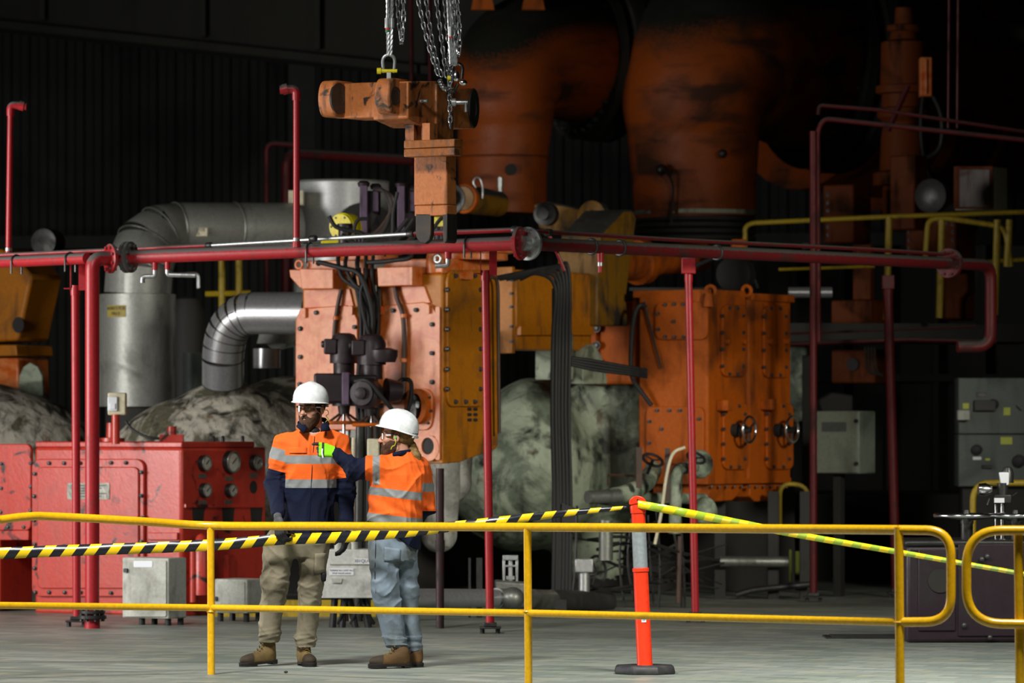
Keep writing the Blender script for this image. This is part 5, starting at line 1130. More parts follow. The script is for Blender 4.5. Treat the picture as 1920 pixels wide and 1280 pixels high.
b = MB(); b.lathe((p.x + .16, p.y - .012, FM.z(1088)), (0, -1, 0), [(0, .09), (.006, .09)], 24); part('port_hole', b, M['soot'], t)
bolts(t, M['bolt'], [(p.x + .31 + dx, p.y - .0 , z) for dx, z in ((.16, .62), (.2, .64), (.03, .13), (.22, .04))], (0, -1, 0), .016, .03)
b = MB(); b.par((W(1548, 800, 36.3).x, 36.25, 0), (.75, 0, 0), (0, .45, 0), (0, 0, .012)); part('floor_grate', b, M['steel_dark'], t)
for i in range(9): b = MB(); b.par((W(1560, 800, 36.3).x, 36.27 + i * .045, .012), (.68, 0, 0), (0, .012, 0), (0, 0, .008)); part('grate_bar', b, M['soot'], t)
for px, rr_ in ((1813, .235), (1905, .235)):
    q = S(px, 966, 252); b = MB(); b.torus(q, Z, rr_, .017, 40, 10); wh = part('hand_wheel', b, M['chrome'], t)
    b = MB()
    for i in range(4): a = i * math.pi / 2 + .3; b.tube([q - Z * .03, q + Vector((math.cos(a) * rr_, math.sin(a) * rr_, 0))], .014, 8)
    b.lathe(q - Z * .06, Z, [(0, .05), (.05, .05), (.06, .03), (.10, .02)], 16); part('wheel_spoke', b, M['steel_dark'], wh)
    b = MB(); b.cyl((q.x, q.y, zt - .02), (q.x, q.y, q.z - .02), .045); part('wheel_post', b, M['steel_dark'], t)
q = S(1880, 940, 250); t2 = thing('limit_switch', 'chrome limit switch assembly standing above the maroon cabinet', 'instrument', (q.x, q.y, zt))
b = MB(); b.cyl((q.x, q.y, zt), (q.x, q.y, q.z), .018); b.cyl((q.x - .05, q.y, zt), (q.x - .05, q.y, q.z - .02), .01); part('stem', b, M['chrome'], t2)
b = MB(); b.box(q + Vector((0, 0, .02)), .13, .08, .07); part('body', b, M['steel_dark'], t2, bevel=.01)
b = MB(); b.box(q + Vector((-.03, -.045, .01)), .075, .012, .035); part('label_plate', b, M['white'], t2)
b = MB(); b.lathe(q + Vector((-.08, 0, .09)), (-1, 0, 0), [(0, .03), (.05, .05), (.1, .045), (.11, .02)], 18); part('solenoid', b, M['chrome'], t2)
b = MB(); b.cyl(q + Vector((.0, 0, .05)), q + Vector((0, 0, .14)), .04); part('neck', b, M['steel_dark'], t2)
split('link_rod', [MB().cyl(q + Vector((.06, 0, .03)), q + Vector((.11, -.02, .07)), .008), MB().cyl(q + Vector((-.1, 0, .02)), q + Vector((-.12, -.02, -.03)), .008)], M['steel_dark'], t2)
b = MB(); b.prism([q + Vector((x_, -.03, z_)) for x_, z_ in ((-.03, .22), (.045, .22), (.045, .13), (.015, .11), (-.015, .13))], Vector((0, .05, 0))); part('lamp_cover', b, M['pale_grey'], t2, bevel=.008)
b = MB(); b.lathe(q + Vector((.04, .02, .14)), Z, [(0, .045), (.08, .045), (.115, .03), (.12, .01)], 16); part('cap', b, M['steel_dark'], t2)
# ================================================================== HOISTED FORK
M['yoke_oily'] = paint('yoke_oily', srgb(150, 88, 38), .35, (.010, .008, .007), .5, 4.5, bump=.4, streak=.8)
FY = Frame(765, 262)
t = thing('lifting_fork', 'scuffed orange cast lifting fork hanging from slings above the red main', 'machine part', S(815, 455, 262))
def lug(pc, py0, py1, w_, ln, hole):
    # thick rounded lug pushing out towards -V, seen with its bore on the right flank
    a = FY.f(pc, (py0 + py1) / 2, 0); R = abs(FY.f(pc, py0).z - FY.f(pc, py1).z) / 2
    b = MB(); pts = [a - V * -.15 - Z * R, a - V * ln * .0 - Z * R]
    pts = [a + V * .12 - Z * R]
    for i in range(13): th = -math.pi / 2 + math.pi * i / 12; pts.append(a - V * (ln + R * .55 * math.cos(th)) + Z * R * math.sin(th))
    pts.append(a + V * .12 + Z * R); b.prism(pts, U * w_); lo = part('fork_lug', b, M['yoke'], t, bevel=.012)
    c = a - V * ln * .75; b = MB(); b.lathe(c, -U, [(-.01, R * hole), (.006, R * hole), (.006, R * .36), (.003, R * .34)], 28); part('bore_bush', b, M['steel_dark'], lo)
lug(646, 152, 220, .125, .09, .86); lug(749, 147, 214, .125, .07, .52)
b = MB(); a = FY.f(655, 156, 0); c = FY.f(765, 152, 0); h = .29
pts = [FY.f(640, 156), FY.f(765, 152), FY.f(765, 220), FY.f(640, 222)]
b.prism(pts, V * .30); part('crosshead', b, M['yoke'], t, bevel=.012)
b = MB(); pts = [FY.s(765, 152), FY.s(820, 152), FY.s(820, 238), FY.s(800, 238), FY.s(765, 222)]
b.prism(pts, U * .30); part('body_block', b, M['yoke'], t, bevel=.01)
b = MB(); pts = [FY.s(819, 156, .02), FY.s(851, 160, .02), FY.s(851, 262, .02), FY.s(819, 262, .02)]; b.prism(pts, U * .22); part('hub_column', b, M['yoke_oily'], t, bevel=.01, label='oil-blackened hub column')
b = MB(); b.prism([FY.s(851, 164), FY.s(890, 166), FY.s(890, 241), FY.s(851, 241)], U * .26); part('tail_block', b, M['yoke'], t, bevel=.01)
b = MB(); b.prism([FY.s(x_, y_) for x_, y_ in oval(888, 203, 11, 38, 28)], U * .26); part('tail_round', b, M['yoke'], t)
b = MB(); b.ring_plate([FY.s(x_, y_, .012) for x_, y_ in oval(890, 203, 9, 36, 28)], [FY.s(x_, y_, .012) for x_, y_ in oval(890, 203, 4, 17, 28)], U * .02); part('tail_ring', b, M['steel_dark'], t)
b = MB(); b.prism([FY.s(x_, y_, .004) for x_, y_ in oval(890, 203, 4, 17, 20)], U * .01); part('tail_bore', b, M['yoke_black'], t)
q = FY.s(789, 190, 0); b = MB(); b.cyl(q, q - U * .06, .012); b.cyl(q - U * .03 - V * .05, q - U * .03 + V * .05, .007); part('stud_pin', b, M['galv'], t)
q = FY.s(852, 192, .03); b = MB(); b.cyl(q, q + Vector((.10, -.02, 0)), .016); b.cyl(q + Vector((.085, -.02, 0)), q + Vector((.085, -.02, -.07)), .014); b.cyl(q + Vector((-.03, 0, 0)), q + Vector((.01, 0, 0)), .03); part('grease_fitting', b, M['galv'], t)
FZ = Frame(838, 262)
b = MB()
for x0, x1 in ((774, 790), (806, 820)): plate(b, FZ, 'f', [(x0, 232), (x1, 232), (x1, 266), (x0, 266)], -.12, -.02)
part('neck_spacer', b, M['yoke'], t)
b = MB(); FZ2 = Frame(852, 264); mbox(b, FZ2, 757, 868, 260, 275); part('flange_plate', b, M['yoke_oily'], t, bevel=.006)
b = MB(); mbox(b, FZ2, 757, 868, 276, 291); part('flange_plate', b, M['yoke_oily'], t, bevel=.006)
b = MB(); mbox(b, FZ, 776, 856, 291, 383); part('shank', b, M['yoke'], t, bevel=.008)
b = MB(); mbox(b, FZ, 777, 857, 383.6, 404); part('shank', b, M['yoke'], t, bevel=.008)
lv = (FZ.s(857, 800) - FZ.C).dot(V)
for x0, x1 in ((778, 808), (831, 838.2)):
    x1 = max(x1, x0 + 8); pts = []
    if x0 > 800: pts = [(830, 400), (838.5, 400), (838.5, 446), (837, 453), (834, 456), (831, 452), (830, 442)]
    else: pts = [(779, 400), (808, 400), (808, 438), (805, 450), (797, 457), (788, 455), (781, 446), (779, 436)]
    if x0 > 800: pts = [(x + 0, y) for x, y in pts]
    b = MB(); b.prism([FZ.f(x, y, 0) for x, y in pts], V * (lv if x0 > 800 else lv * .35)); part('fork_tine', b, M['yoke_black'], t, bevel=.006)
# slings and chains
def rope(mb, a, b_, r):
    a = Vector(a); b_ = Vector(b_); n = 26; d = (b_ - a); x, y = mb.frame_of(d)
    for s_ in range(3):
        mb.tube([a + d * (i / n) + (x * math.cos(i * 1.1 + s_ * 2.094) + y * math.sin(i * 1.1 + s_ * 2.094)) * r * .5 for i in range(n + 1)], r * .62, 6)
t = thing('wire_sling', 'twin wire rope sling with bow shackle on the left of the fork', 'sling', S(729, 140, 262))
for x0, x1 in ((726, 728), (735, 733)):
    b = MB(); rope(b, S(x0 + 1, -30, 262), S(x1, 104, 262), .013); part('wire_rope', b, M['galv'], t)
    b = MB(); c = S(x0, 42, 262); b.cyl(c - Z * .04, c + Z * .03, .018); part('ferrule', b, M['galv'], t)
b = MB(); c = S(727, 54, 262); b.cyl(c - Z * .008, c + Z * .008, .017); part('red_tag_ring', b, plain('tag_red', srgb(190, 50, 30), .5), t)
b = MB(); c = S(727, 58.5, 262); b.cyl(c - Z * .007, c + Z * .007, .017); part('green_tag_ring', b, plain('tag_green', srgb(20, 120, 80), .5), t)
def shackle(mb, c, w_, h_, r):
    pts = [c + Vector((-w_ * .42, 0, -h_ * .55)), c + Vector((-w_ * .5, 0, 0))] + [c + Vector((-w_ * .5 * math.cos(math.pi * i / 8), 0, h_ * .12 + w_ * .5 * math.sin(math.pi * i / 8))) for i in range(9)] + [c + Vector((w_ * .5, 0, 0)), c + Vector((w_ * .42, 0, -h_ * .55))]
    mb.tube(spl(pts, 3), r, 8)
c = S(729, 118, 262); b = MB(); shackle(b, c, .085, .13, .012); part('bow_shackle', b, M['galv'], t)
b = MB(); q = S(729, 133, 262); b.cyl(q + Vector((-.06, -.005, 0)), q + Vector((.06, -.005, 0)), .013); b.cyl(q + Vector((-.085, -.005, 0)), q + Vector((-.055, -.005, 0)), .022); part('shackle_pin', b, M['yellow_bright'], t)
b = MB(); q = S(729, 140, 262); b.par(q + Vector((-.015, -.01, -.08)), (.03, 0, 0), (0, .02, 0), (0, 0, .11)); part('eye_plate', b, M['galv'], t)
# chain links share one mesh
lb = MB(); hw, hl, wr = .0135, .026, .0052
lb.tube([Vector((hw * math.cos(a), 0, hl * (1 if 0 <= a < math.pi else -1) * .45 + hw * 1.25 * math.sin(a))) for a in [2 * math.pi * (i + .5) / 12 for i in range(12)]], wr, 6, closed=True)
LINK = mesh_of('link', lb, M['chain'], Vector((0, 0, 0)))
def chain(pts, label, s=262, name='hoist_chain'):
    P = spl([S(x, y, s + o) for x, y, o in pts], 10); t = thing(name, label, 'chain', P[-1])
    d = [0]
    for i in range(1, len(P)): d.append(d[-1] + (P[i] - P[i - 1]).length)
    step = .043; n = int(d[-1] / step)
    for k in range(n):
        q = (k + .5) * step; i = max(j for j in range(len(d)) if d[j] <= q); i = min(i, len(P) - 2); u = (q - d[i]) / max(1e-6, d[i + 1] - d[i]); p = P[i].lerp(P[i + 1], u); tg = (P[i + 1] - P[i]).normalized()
        o = bpy.data.objects.new('link', LINK); COL.objects.link(o); o.parent = t; o.location = p - ORG[t.name]
        o.rotation_mode = 'QUATERNION'; from mathutils import Quaternion
        o.rotation_quaternion = tg.to_track_quat('Z', 'Y') @ Quaternion((0, 0, 1), (math.pi / 2 if k % 2 else 0) + .5)
chain([(744, -12, 0), (748, 40, 0), (752, 78, 0), (755, 70, 1), (757, 30, 1), (756, -12, 1)], 'doubled chain loop hanging just right of the wire sling')
chain([(782, -12, 0), (795, 50, 0), (809, 102, 0), (824, 146, 0)], 'leftmost of the slack chains running down to the fork hub')
chain([(798, -12, 0), (806, 50, 0), (816, 102, 0), (829, 146, 0)], 'second slack chain from the left above the fork hub')
chain([(817, -12, 0), (825, 50, 0), (832, 105, 0), (839, 155, 0)], 'third slack chain from the left above the fork hub')
chain([(833, -12, 0), (838, 50, 0), (842, 100, 0), (843, 170, 2), (845, 240, 3)], 'chain dropping past the fork hub down its flank')
chain([(845, -12, 1), (852, 40, 1), (857, 95, 1), (861, 98, 2), (862, 50, 2), (856, -12, 2)], 'thick chain loop furthest right above the fork')
chain([(824, 150, 2), (832, 165, 4), (843, 166, 4), (848, 150, 4), (846, 130, 3)], 'short chain wrapped round the top of the fork hub')
t = thing('wire_sling', 'bundled wire rope sling with shackles on the right of the fork', 'sling', S(850, 160, 262))
for x0, x1 in ((838, 845), (843, 849), (847, 853), (852, 856)):
    b = MB(); rope(b, S(x0, -30, 262.5), S(x1, 122, 262.5), .009); part('wire_rope', b, M['galv'], t)
b = MB(); c = S(845, 58, 263); b.cyl(c - Z * .04, c + Z * .03, .016); part('ferrule', b, M['galv'], t)
b = MB(); c = S(845, 69, 263); b.cyl(c - Z * .008, c + Z * .008, .015); part('red_tag_ring', b, bpy.data.materials['tag_red'], t)
c = S(858, 132, 262); b = MB(); shackle(b, c, .07, .11, .012); part('bow_shackle', b, M['chrome'], t)
b = MB(); q = S(855, 143, 263); b.ell(q, .026, .02, .04); b.ell(q + Vector((.05, 0, -.045)), .03, .02, .022); part('hook_block', b, M['chrome'], t)
b = MB(); q = S(842, 146, 263.5); b.cyl(q - Vector((.012, 0, 0)), q + Vector((.012, 0, 0)), .016); part('shackle_pin', b, M['yellow_bright'], t)
b = MB(); b.tube(spl([S(845, 140, 263), S(842, 160, 263), S(850, 172, 263), S(858, 158, 263)]), .012, 7); part('hook', b, M['steel_dark'], t)

# ================================================================== YELLOW HAND RAILS
def onrail(px, py, s): return S(px, py, s)
t = thing('hand_rail', 'long yellow tube hand rail crossing the foreground before the men', 'rail', (W(990, 800, F / 306).x, F / 306, 0))
b = MB(); b.tube(spl([S(-300, 1000, 302), S(-40, 979, 297), S(0, 974, 296), S(50, 968, 295), S(100, 968, 294), S(250, 976, 292), S(395, 985, 290), S(600, 986, 295), S(990, 988, 306), S(1300, 990, 315), S(1686, 993, 330)], 5), .027, 16); part('top_rail', b, M['rail_yellow'], t)
b = MB(); b.tube([S(-300, 1131, 302), S(395, 1139, 290), S(990, 1149, 306), S(1686, 1166, 330)], .0225, 14); part('mid_rail', b, M['rail_yellow'], t)
e = [S(1686, 993, 330), S(1783, 994, 331), S(1783, 1165, 331), S(1686, 1166, 330)]
b = MB(); b.tube(bend(e, .20, 10), .027, 16); part('end_loop', b, M['rail_yellow'], t)
for px, s_, dx in ((396, 290, 0), (990, 306, 1), (1686, 330, 2)):
    f0 = W(px + dx, 800, F / s_); top = S(px - 1, 988, s_); b = MB(); b.tube([(f0.x, f0.y, 0), top], .024 if px < 1500 else .0265, 16); part('post', b, M['rail_yellow'], t)
    b = MB(); b.torus(S(px, 1146 if px < 1200 else 1166, s_), Z, .026, .006, 18, 6); part('weld_collar', b, M['rail_yellow'], t)
t = thing('hand_rail', 'yellow tube hand rail with rounded end entering from the right edge', 'rail', (W(1910, 800, F / 333).x, F / 333, 0))
e = [S(2060, 994, 334), S(1812, 994, 333), S(1812, 1168, 333), S(2060, 1172, 334)]
b = MB(); b.tube(bend(e, .20, 10), .027, 16); part('end_loop', b, M['rail_yellow'], t)
f0 = W(1913, 800, F / 333); b = MB(); b.tube([(f0.x, f0.y, 0), S(1909, 996, 333)], .0265, 16); part('post', b, M['rail_yellow'], t)

# ================================================================== BARRIER TAPE
def tape_mat(name, c1, c2):
    m = bpy.data.materials.new(name); m.use_nodes = True; nt = m.node_tree; N = nt.nodes; L = nt.links; bs = N['Principled BSDF']
    uv = N.new('ShaderNodeUVMap'); sx = N.new('ShaderNodeSeparateXYZ'); L.new(uv.outputs[0], sx.inputs[0])
    ma = N.new('ShaderNodeMath'); ma.operation = 'FRACT'; L.new(sx.outputs[0], ma.inputs[0])
    gt = N.new('ShaderNodeMath'); gt.operation = 'GREATER_THAN'; gt.inputs[1].default_value = .5; L.new(ma.outputs[0], gt.inputs[0])
    x_ = N.new('ShaderNodeMix'); x_.data_type = 'RGBA'; L.new(gt.outputs[0], x_.inputs[0]); x_.inputs[6].default_value = c1; x_.inputs[7].default_value = c2
    L.new(x_.outputs[2], bs.inputs['Base Color']); bs.inputs['Roughness'].default_value = .3
    return m
def tape(pts, hts, period, slant, mat, label, name='barrier_tape'):
    P = spl(pts, 12); n = len(P); H = np.interp(np.linspace(0, len(hts) - 1, n), range(len(hts)), hts); vs = []; uvs = []; d = 0
    for i, p in enumerate(P):
        if i: d += (p - P[i - 1]).length
        tw = .10 * math.sin(i * .31)
        for k in (-1, 0, 1):
            vs.append(p + Vector((0, tw * H[i] * k * .5 + (.004 * math.sin(i * .9) if k == 0 else 0), H[i] * k / 2))); uvs.append(((d - slant * H[i] * k / 2) / period, k))
    fs = []
    for i in range(n - 1):
        for k in (0, 1): fs.append((3 * i + k, 3 * i + 3 + k, 3 * i + 4 + k, 3 * i + 1 + k))
    me = bpy.data.meshes.new(name); org = Vector(pts[0]); me.from_pydata([tuple(v - org) for v in vs], [], fs); me.materials.append(mat)
    ul = me.uv_layers.new(name='UVMap')
    for lp in me.loops: ul.data[lp.index].uv = uvs[lp.vertex_index]
    for p in me.polygons: p.use_smooth = True
    o = bpy.data.objects.new(name, me); COL.objects.link(o); o.location = org; o['label'] = label; o['category'] = 'tape'
    sd = o.modifiers.new('thickness', 'SOLIDIFY'); sd.thickness = .001
    return o
TM = tape_mat('tape_black_yellow', srgb(244, 204, 20), (.012, .013, .018, 1)); TM2 = tape_mat('tape_yellow_green', srgb(240, 212, 20), srgb(160, 185, 45))
tape([S(-300, 1046, 280), S(-50, 1039, 281), S(120, 1032, 281), S(300, 1026, 281.5), S(430, 1019, 282), S(528, 1011, 282.4), S(640, 1007, 284.2), S(740, 999, 286), S(830, 989, 287), S(940, 976, 288), S(1060, 962, 288), S(1176, 951, 289)], [.078, .078, .076, .074, .076, .072, .072, .072, .068, .058, .044, .022], .152, .75, TM, 'black and yellow barrier tape strung from the left edge to the bollard')
tape([S(1196, 945, 289.5), S(1230, 951, 289.5), S(1290, 962, 290), S(1400, 983, 294), S(1500, 1003, 298), S(1686, 1035, 305), S(1800, 1055, 310), S(1960, 1083, 318), S(2160, 1118, 326)], [.05, .055, .055, .048, .042, .034, .03, .026, .024], .165, .7, TM2, 'yellow and green-tinted barrier tape from the bollard to the right edge')

# ================================================================== BOLLARD
sb = 289.0; f0 = W(1209, 800, F / sb); f0.z = 0; tp = S(1195, 930, sb); ax = (tp - (f0 + Z * .04)).normalized()
t = thing('bollard', 'orange plastic bollard with grey reflective sleeve on black base', 'bollard', f0)
b = MB(); r0, r1 = .207, .20; vs = []
for r, z in ((.207, 0), (.212, .012), (.203, .046), (.19, .056)):
    vs += [(f0.x + r * math.cos(math.pi / 8 + i * math.pi / 4), f0.y + r * math.sin(math.pi / 8 + i * math.pi / 4), z) for i in range(8)]
fs = [tuple(range(7, -1, -1)), tuple(range(24, 32))] + [(k * 8 + i, k * 8 + (i + 1) % 8, k * 8 + 8 + (i + 1) % 8, k * 8 + 8 + i) for k in range(3) for i in range(8)]
b.add(vs, fs); part('rubber_base', b, M['rubber_base'], t, bevel=.004)
o0 = f0 + Z * .05; L_ = (tp - o0).length
def at_py(py): return (1255 - py) / (1255 - 930) * L_
b = MB(); b.lathe(o0, ax, [(0, .054), (.015, .05), (at_py(1075), .0485), (at_py(1074), .054), (at_py(1068), .054), (at_py(1067), .046), (at_py(963), .045), (at_py(962), .05), (at_py(952), .052), (at_py(948), .05), (at_py(946), .02)], 28); part('body', b, M['bollard'], t)
b = MB(); b.lathe(o0, ax, [(at_py(1067), .0475), (at_py(985), .0468)], 28, False); part('reflective_sleeve', b, M['reflect'], t)
xh = Vector((1, 0, 0)); c = o0 + ax * at_py(946)
b = MB(); pts = [c + xh * (.056 * math.cos(a)) + ax * (.004 + .062 * math.sin(a)) for a in [math.pi * i / 12 for i in range(13)]]
pts = [c + xh * .056 + ax * .0] + [c + xh * (.056 * math.cos(a)) + ax * (.012 + .045 * math.sin(a)) for a in [math.pi * i / 12 for i in range(13)]] + [c - xh * .056, c - xh * .04 - ax * .002, c - xh * .015 + ax * .006, c + xh * .015 + ax * .006, c + xh * .04 - ax * .002]
b.prism([p - Vector((0, .016, 0)) for p in pts], (0, .032, 0)); part('loop_top', b, M['bollard'], t, bevel=.004)
b = MB(); b.lathe(c + ax * .03 - Vector((0, .0165, 0)), (0, -1, 0), [(0, .007), (.001, .007)], 12); part('top_hole', b, M['ink'], t)
b = MB(); q = o0 + ax * at_py(1165) - Vector((-.006, .05, 0)); b.box(q, .03, .002, .04); st = part('sticker', b, M['pale_grey'], t)
b = MB(); 
for dx in (-.007, 0, .006): b.box(q + Vector((dx, -.0015, 0)), .0025, .001, .024)
part('sticker_print', b, M['steel_dark'], st)
# a crumb of debris on the floor
b = MB(); q = W(536, 1262, F / 288.5); b.ell((q.x, q.y, .008), .014, .01, .008, 8, 5); solo('debris', b, M['soot'], (q.x, q.y, 0), 'tiny dark scrap lying on the floor before the taller man', 'debris')
# ================================================================== PEOPLE
SM = 280.0; DM = F / SM; GY = 1248.0
def mp(px, py, dy=0.0): return np.array(((px - 960) / SM, DM + dy, (GY - py) / SM), np.float32)
def cloth(name, col, rough=.85, var=.25, scale=9, spec=.2, stain=None, stain_amt=.4):
    m = bpy.data.materials.new(name); m.use_nodes = True; nt = m.node_tree; N = nt.nodes; L = nt.links; bs = N['Principled BSDF']
    g = N.new('ShaderNodeNewGeometry'); n = N.new('ShaderNodeTexNoise'); n.inputs['Scale'].default_value = scale; n.inputs['Detail'].default_value = 6; L.new(g.outputs['Position'], n.inputs['Vector'])
    x_ = N.new('ShaderNodeMix'); x_.data_type = 'RGBA'; r_ = N.new('ShaderNodeMapRange'); r_.inputs['From Min'].default_value = .35; r_.inputs['From Max'].default_value = .7; L.new(n.outputs[0], r_.inputs[0]); L.new(r_.outputs[0], x_.inputs[0])
    x_.inputs[6].default_value = tuple(c * (1 - var) for c in col[:3]) + (1,); x_.inputs[7].default_value = tuple(col[:3]) + (1,); out = x_.outputs[2]
    if stain is not None:
        n2 = N.new('ShaderNodeTexNoise'); n2.inputs['Scale'].default_value = 4.5; n2.inputs['Detail'].default_value = 5; L.new(g.outputs['Position'], n2.inputs['Vector'])
        r2 = N.new('ShaderNodeMapRange'); r2.inputs['From Min'].default_value = .46; r2.inputs['From Max'].default_value = .66; r2.inputs['To Max'].default_value = stain_amt; L.new(n2.outputs[0], r2.inputs[0])
        y_ = N.new('ShaderNodeMix'); y_.data_type = 'RGBA'; L.new(r2.outputs[0], y_.inputs[0]); L.new(out, y_.inputs[6]); y_.inputs[7].default_value = tuple(stain[:3]) + (1,); out = y_.outputs[2]
    L.new(out, bs.inputs['Base Color']); bs.inputs['Roughness'].default_value = rough; bs.inputs['Specular IOR Level'].default_value = spec
    n3 = N.new('ShaderNodeTexNoise'); n3.inputs['Scale'].default_value = 60; L.new(g.outputs['Position'], n3.inputs['Vector'])
    bp = N.new('ShaderNodeBump'); bp.inputs['Strength'].default_value = .25; bp.inputs['Distance'].default_value = .004; L.new(n3.outputs[0], bp.inputs['Height']); L.new(bp.outputs[0], bs.inputs['Normal'])
    return m
def fold(P, k, seed, an=(1, 1, 1)):
    r = 1 - np.abs(wob(P, k, seed, 3, an)) * 2.2; r2 = 1 - np.abs(wob(P, k * 1.9, seed + 50, 3, an)) * 2.2
    return np.clip(r, -.4, 1) ** 2 * np.sign(r) * .8 + np.clip(r2, -.4, 1) * .35 - .35
C = {'orange': cloth('hi_vis_orange', srgb(246, 106, 34), .75, .14, 8, stain=srgb(130, 56, 26), stain_amt=.35), 'navy': cloth('navy_drill', srgb(15, 22, 46), .85, .3, 9),
     'band': cloth('reflective_band', (.23, .24, .24), .55, .15, 20, .4), 'khaki': cloth('khaki_drill', srgb(134, 126, 106), .9, .2, 7, stain=srgb(72, 65, 50), stain_amt=.65),
     'jeans': cloth('worn_denim', srgb(124, 138, 150), .9, .25, 8, stain=srgb(76, 78, 70), stain_amt=.85), 'skin': cloth('skin', srgb(206, 150, 124), .55, .14, 14, .4),
     'beard': cloth('beard_hair', srgb(84, 60, 44), .8, .5, 70), 'hair': cloth('blond_hair', srgb(140, 112, 66), .7, .55, 60), 'hair_dark': cloth('dark_hair', srgb(62, 46, 34), .8, .5, 60),
     'boot': cloth('boot_suede', srgb(116, 96, 58), .8, .3, 14, stain=srgb(60, 48, 34), stain_amt=.6), 'boot_brown': cloth('boot_brown', srgb(100, 74, 44), .75, .3, 14, stain=srgb(50, 40, 30), stain_amt=.5),
     'cap': cloth('toe_cap', srgb(62, 52, 40), .7, .3, 20), 'sole': cloth('sole_rubber', srgb(34, 32, 30), .7, .2, 20), 'glove_black': cloth('glove_black', srgb(22, 22, 26), .7, .3, 25, .4), 'glove_grey': cloth('glove_grey', srgb(88, 88, 92), .7, .3, 25),
     'glove_green': cloth('glove_green', srgb(140, 225, 20), .7, .15, 25), 'lace': cloth('lace', srgb(104, 92, 50), .8, .3, 30)}
HEL = paint('helmet_white', srgb(236, 240, 240), .22, (.5, .5, .48), .08, 10, bump=0, coat=.5)
LENS = bpy.data.materials.new('clear_lens'); LENS.use_nodes = True
_n = LENS.node_tree; _t = _n.nodes.new('ShaderNodeBsdfTransparent'); _g = _n.nodes.new('ShaderNodeBsdfGlossy'); _g.inputs['Roughness'].default_value = .05; _m = _n.nodes.new('ShaderNodeMixShader'); _m.inputs[0].default_value = .22
_t.inputs[0].default_value = (.85, .9, .86, 1); _n.links.new(_t.outputs[0], _m.inputs[1]); _n.links.new(_g.outputs[0], _m.inputs[2]); _n.links.new(_m.outputs[0], _n.nodes['Material Output'].inputs[0])
def garment(name, parent, fn, lo, hi, h, mats, planes=(), classify=None):
    p, q = sdf(fn, lo, hi, h); org = ORG[parent.name]
    me = bpy.data.meshes.new(name); me.from_pydata([tuple(map(float, v)) for v in p], [], [tuple(map(int, f)) for f in q]); bm = bmesh.new(); bm.from_mesh(me)
    for co, no in planes: bmesh.ops.bisect_plane(bm, geom=bm.verts[:] + bm.edges[:] + bm.faces[:], plane_co=Vector(co), plane_no=Vector(no), dist=1e-5)
    if classify is not None:
        fa = bm.faces[:]; cen = np.array([f.calc_center_median() for f in fa], np.float32); ids = classify(cen)
        for f, i in zip(fa, ids): f.material_index = int(i)
    for f in bm.faces: f.smooth = True
    bmesh.ops.translate(bm, verts=bm.verts[:], vec=-org); bm.to_mesh(me); bm.free()
    for m in mats: me.materials.append(m)
    o = bpy.data.objects.new(name, me); COL.objects.link(o); o.parent = parent; ORG[o.name] = org; return o
class Local:
    """local frame: x = person's left, y = forward, z = up"""
    def __init__(s, org, fwd, pitch=0.0, roll=0.0, up=(0, 0, 1), sc=1.0):
        s.sc = sc
        f = Vector(fwd).normalized(); u = Vector(up); l = u.cross(f).normalized(); u = f.cross(l)
        R = Matrix((l, f, u)).transposed() @ Matrix.Rotation(pitch, 3, 'X') @ Matrix.Rotation(roll, 3, 'Y')
        s.R = np.array(R, np.float32); s.o = np.array(org, np.float32)
    def to(s, P): return (P - s.o) @ s.R / s.sc
    def w(s, p): return s.o + s.R @ np.array(p, np.float32) * s.sc
    def v(s, p): return Vector(s.w(p))
def head_sdf(Q):
    ax = np.abs(Q[:, 0]); S_ = Q.copy(); S_[:, 0] = ax
    d = el(Q, (0, -.012, .035), (.076, .098, .092)); d = smin(d, el(Q, (0, .028, -.045), (.060, .066, .080)), .03)
    d = smin(d, rc(Q, (0, .07, -.098), (0, .066, -.095), .024, .024), .03)
    d = smin(d, rc(S_, (0, .084, .024), (.042, .070, .022), .013, .013), .015)
    d = smin(d, el(S_, (.044, .062, -.022), (.024, .022, .02)), .02)
    d = smin(d, rc(S_, (0, -.02, -.05), (0, -.035, -.19), .056, .064), .03)
    d = np.maximum(d, -(el(S_, (.031, .100, .002), (.017, .02, .011)) + 0)) * 1.0
    d = smin(d, rc(S_, (.031, .079, .002), (.031, .079, .002), .0125, .0125), .003)
    d = smin(d, rc(Q, (0, .090, .012), (0, .116, -.028), .008, .0135), .010); d = smin(d, rc(S_, (.010, .104, -.032), (.012, .102, -.032), .009, .009), .006)
    d = smin(d, rc(S_, (0, .096, -.061), (.018, .088, -.062), .0065, .004), .005); d = smin(d, rc(S_, (0, .094, -.073), (.016, .086, -.071), .007, .004), .005)
    e = el(S_, (.079, -.008, -.006), (.010, .021, .033)); e = np.maximum(e, -el(S_, (.089, -.004, -.004), (.008, .011, .02))); return smin(d, e, .008)
def beard_sdf(Q):
    S_ = Q.copy(); S_[:, 0] = np.abs(Q[:, 0]); ax = S_[:, 0]
    d = el(Q, (0, .028, -.052), (.070, .076, .083)); d = smin(d, el(Q, (0, .072, -.112), (.042, .036, .042)), .03); d = d + wob(Q, 150, 8) * .0022 - .001
    top = Q[:, 2] - np.interp(ax, [0, .022, .035, .055, .066, .08], [-.044, -.047, -.060, -.052, -.020, .008]).astype(np.float32)
    d = np.maximum(d, top); d = np.maximum(d, -el(Q, (0, .106, -.067), (.017, .03, .0035))); return np.maximum(d, -(Q[:, 1] + .03))
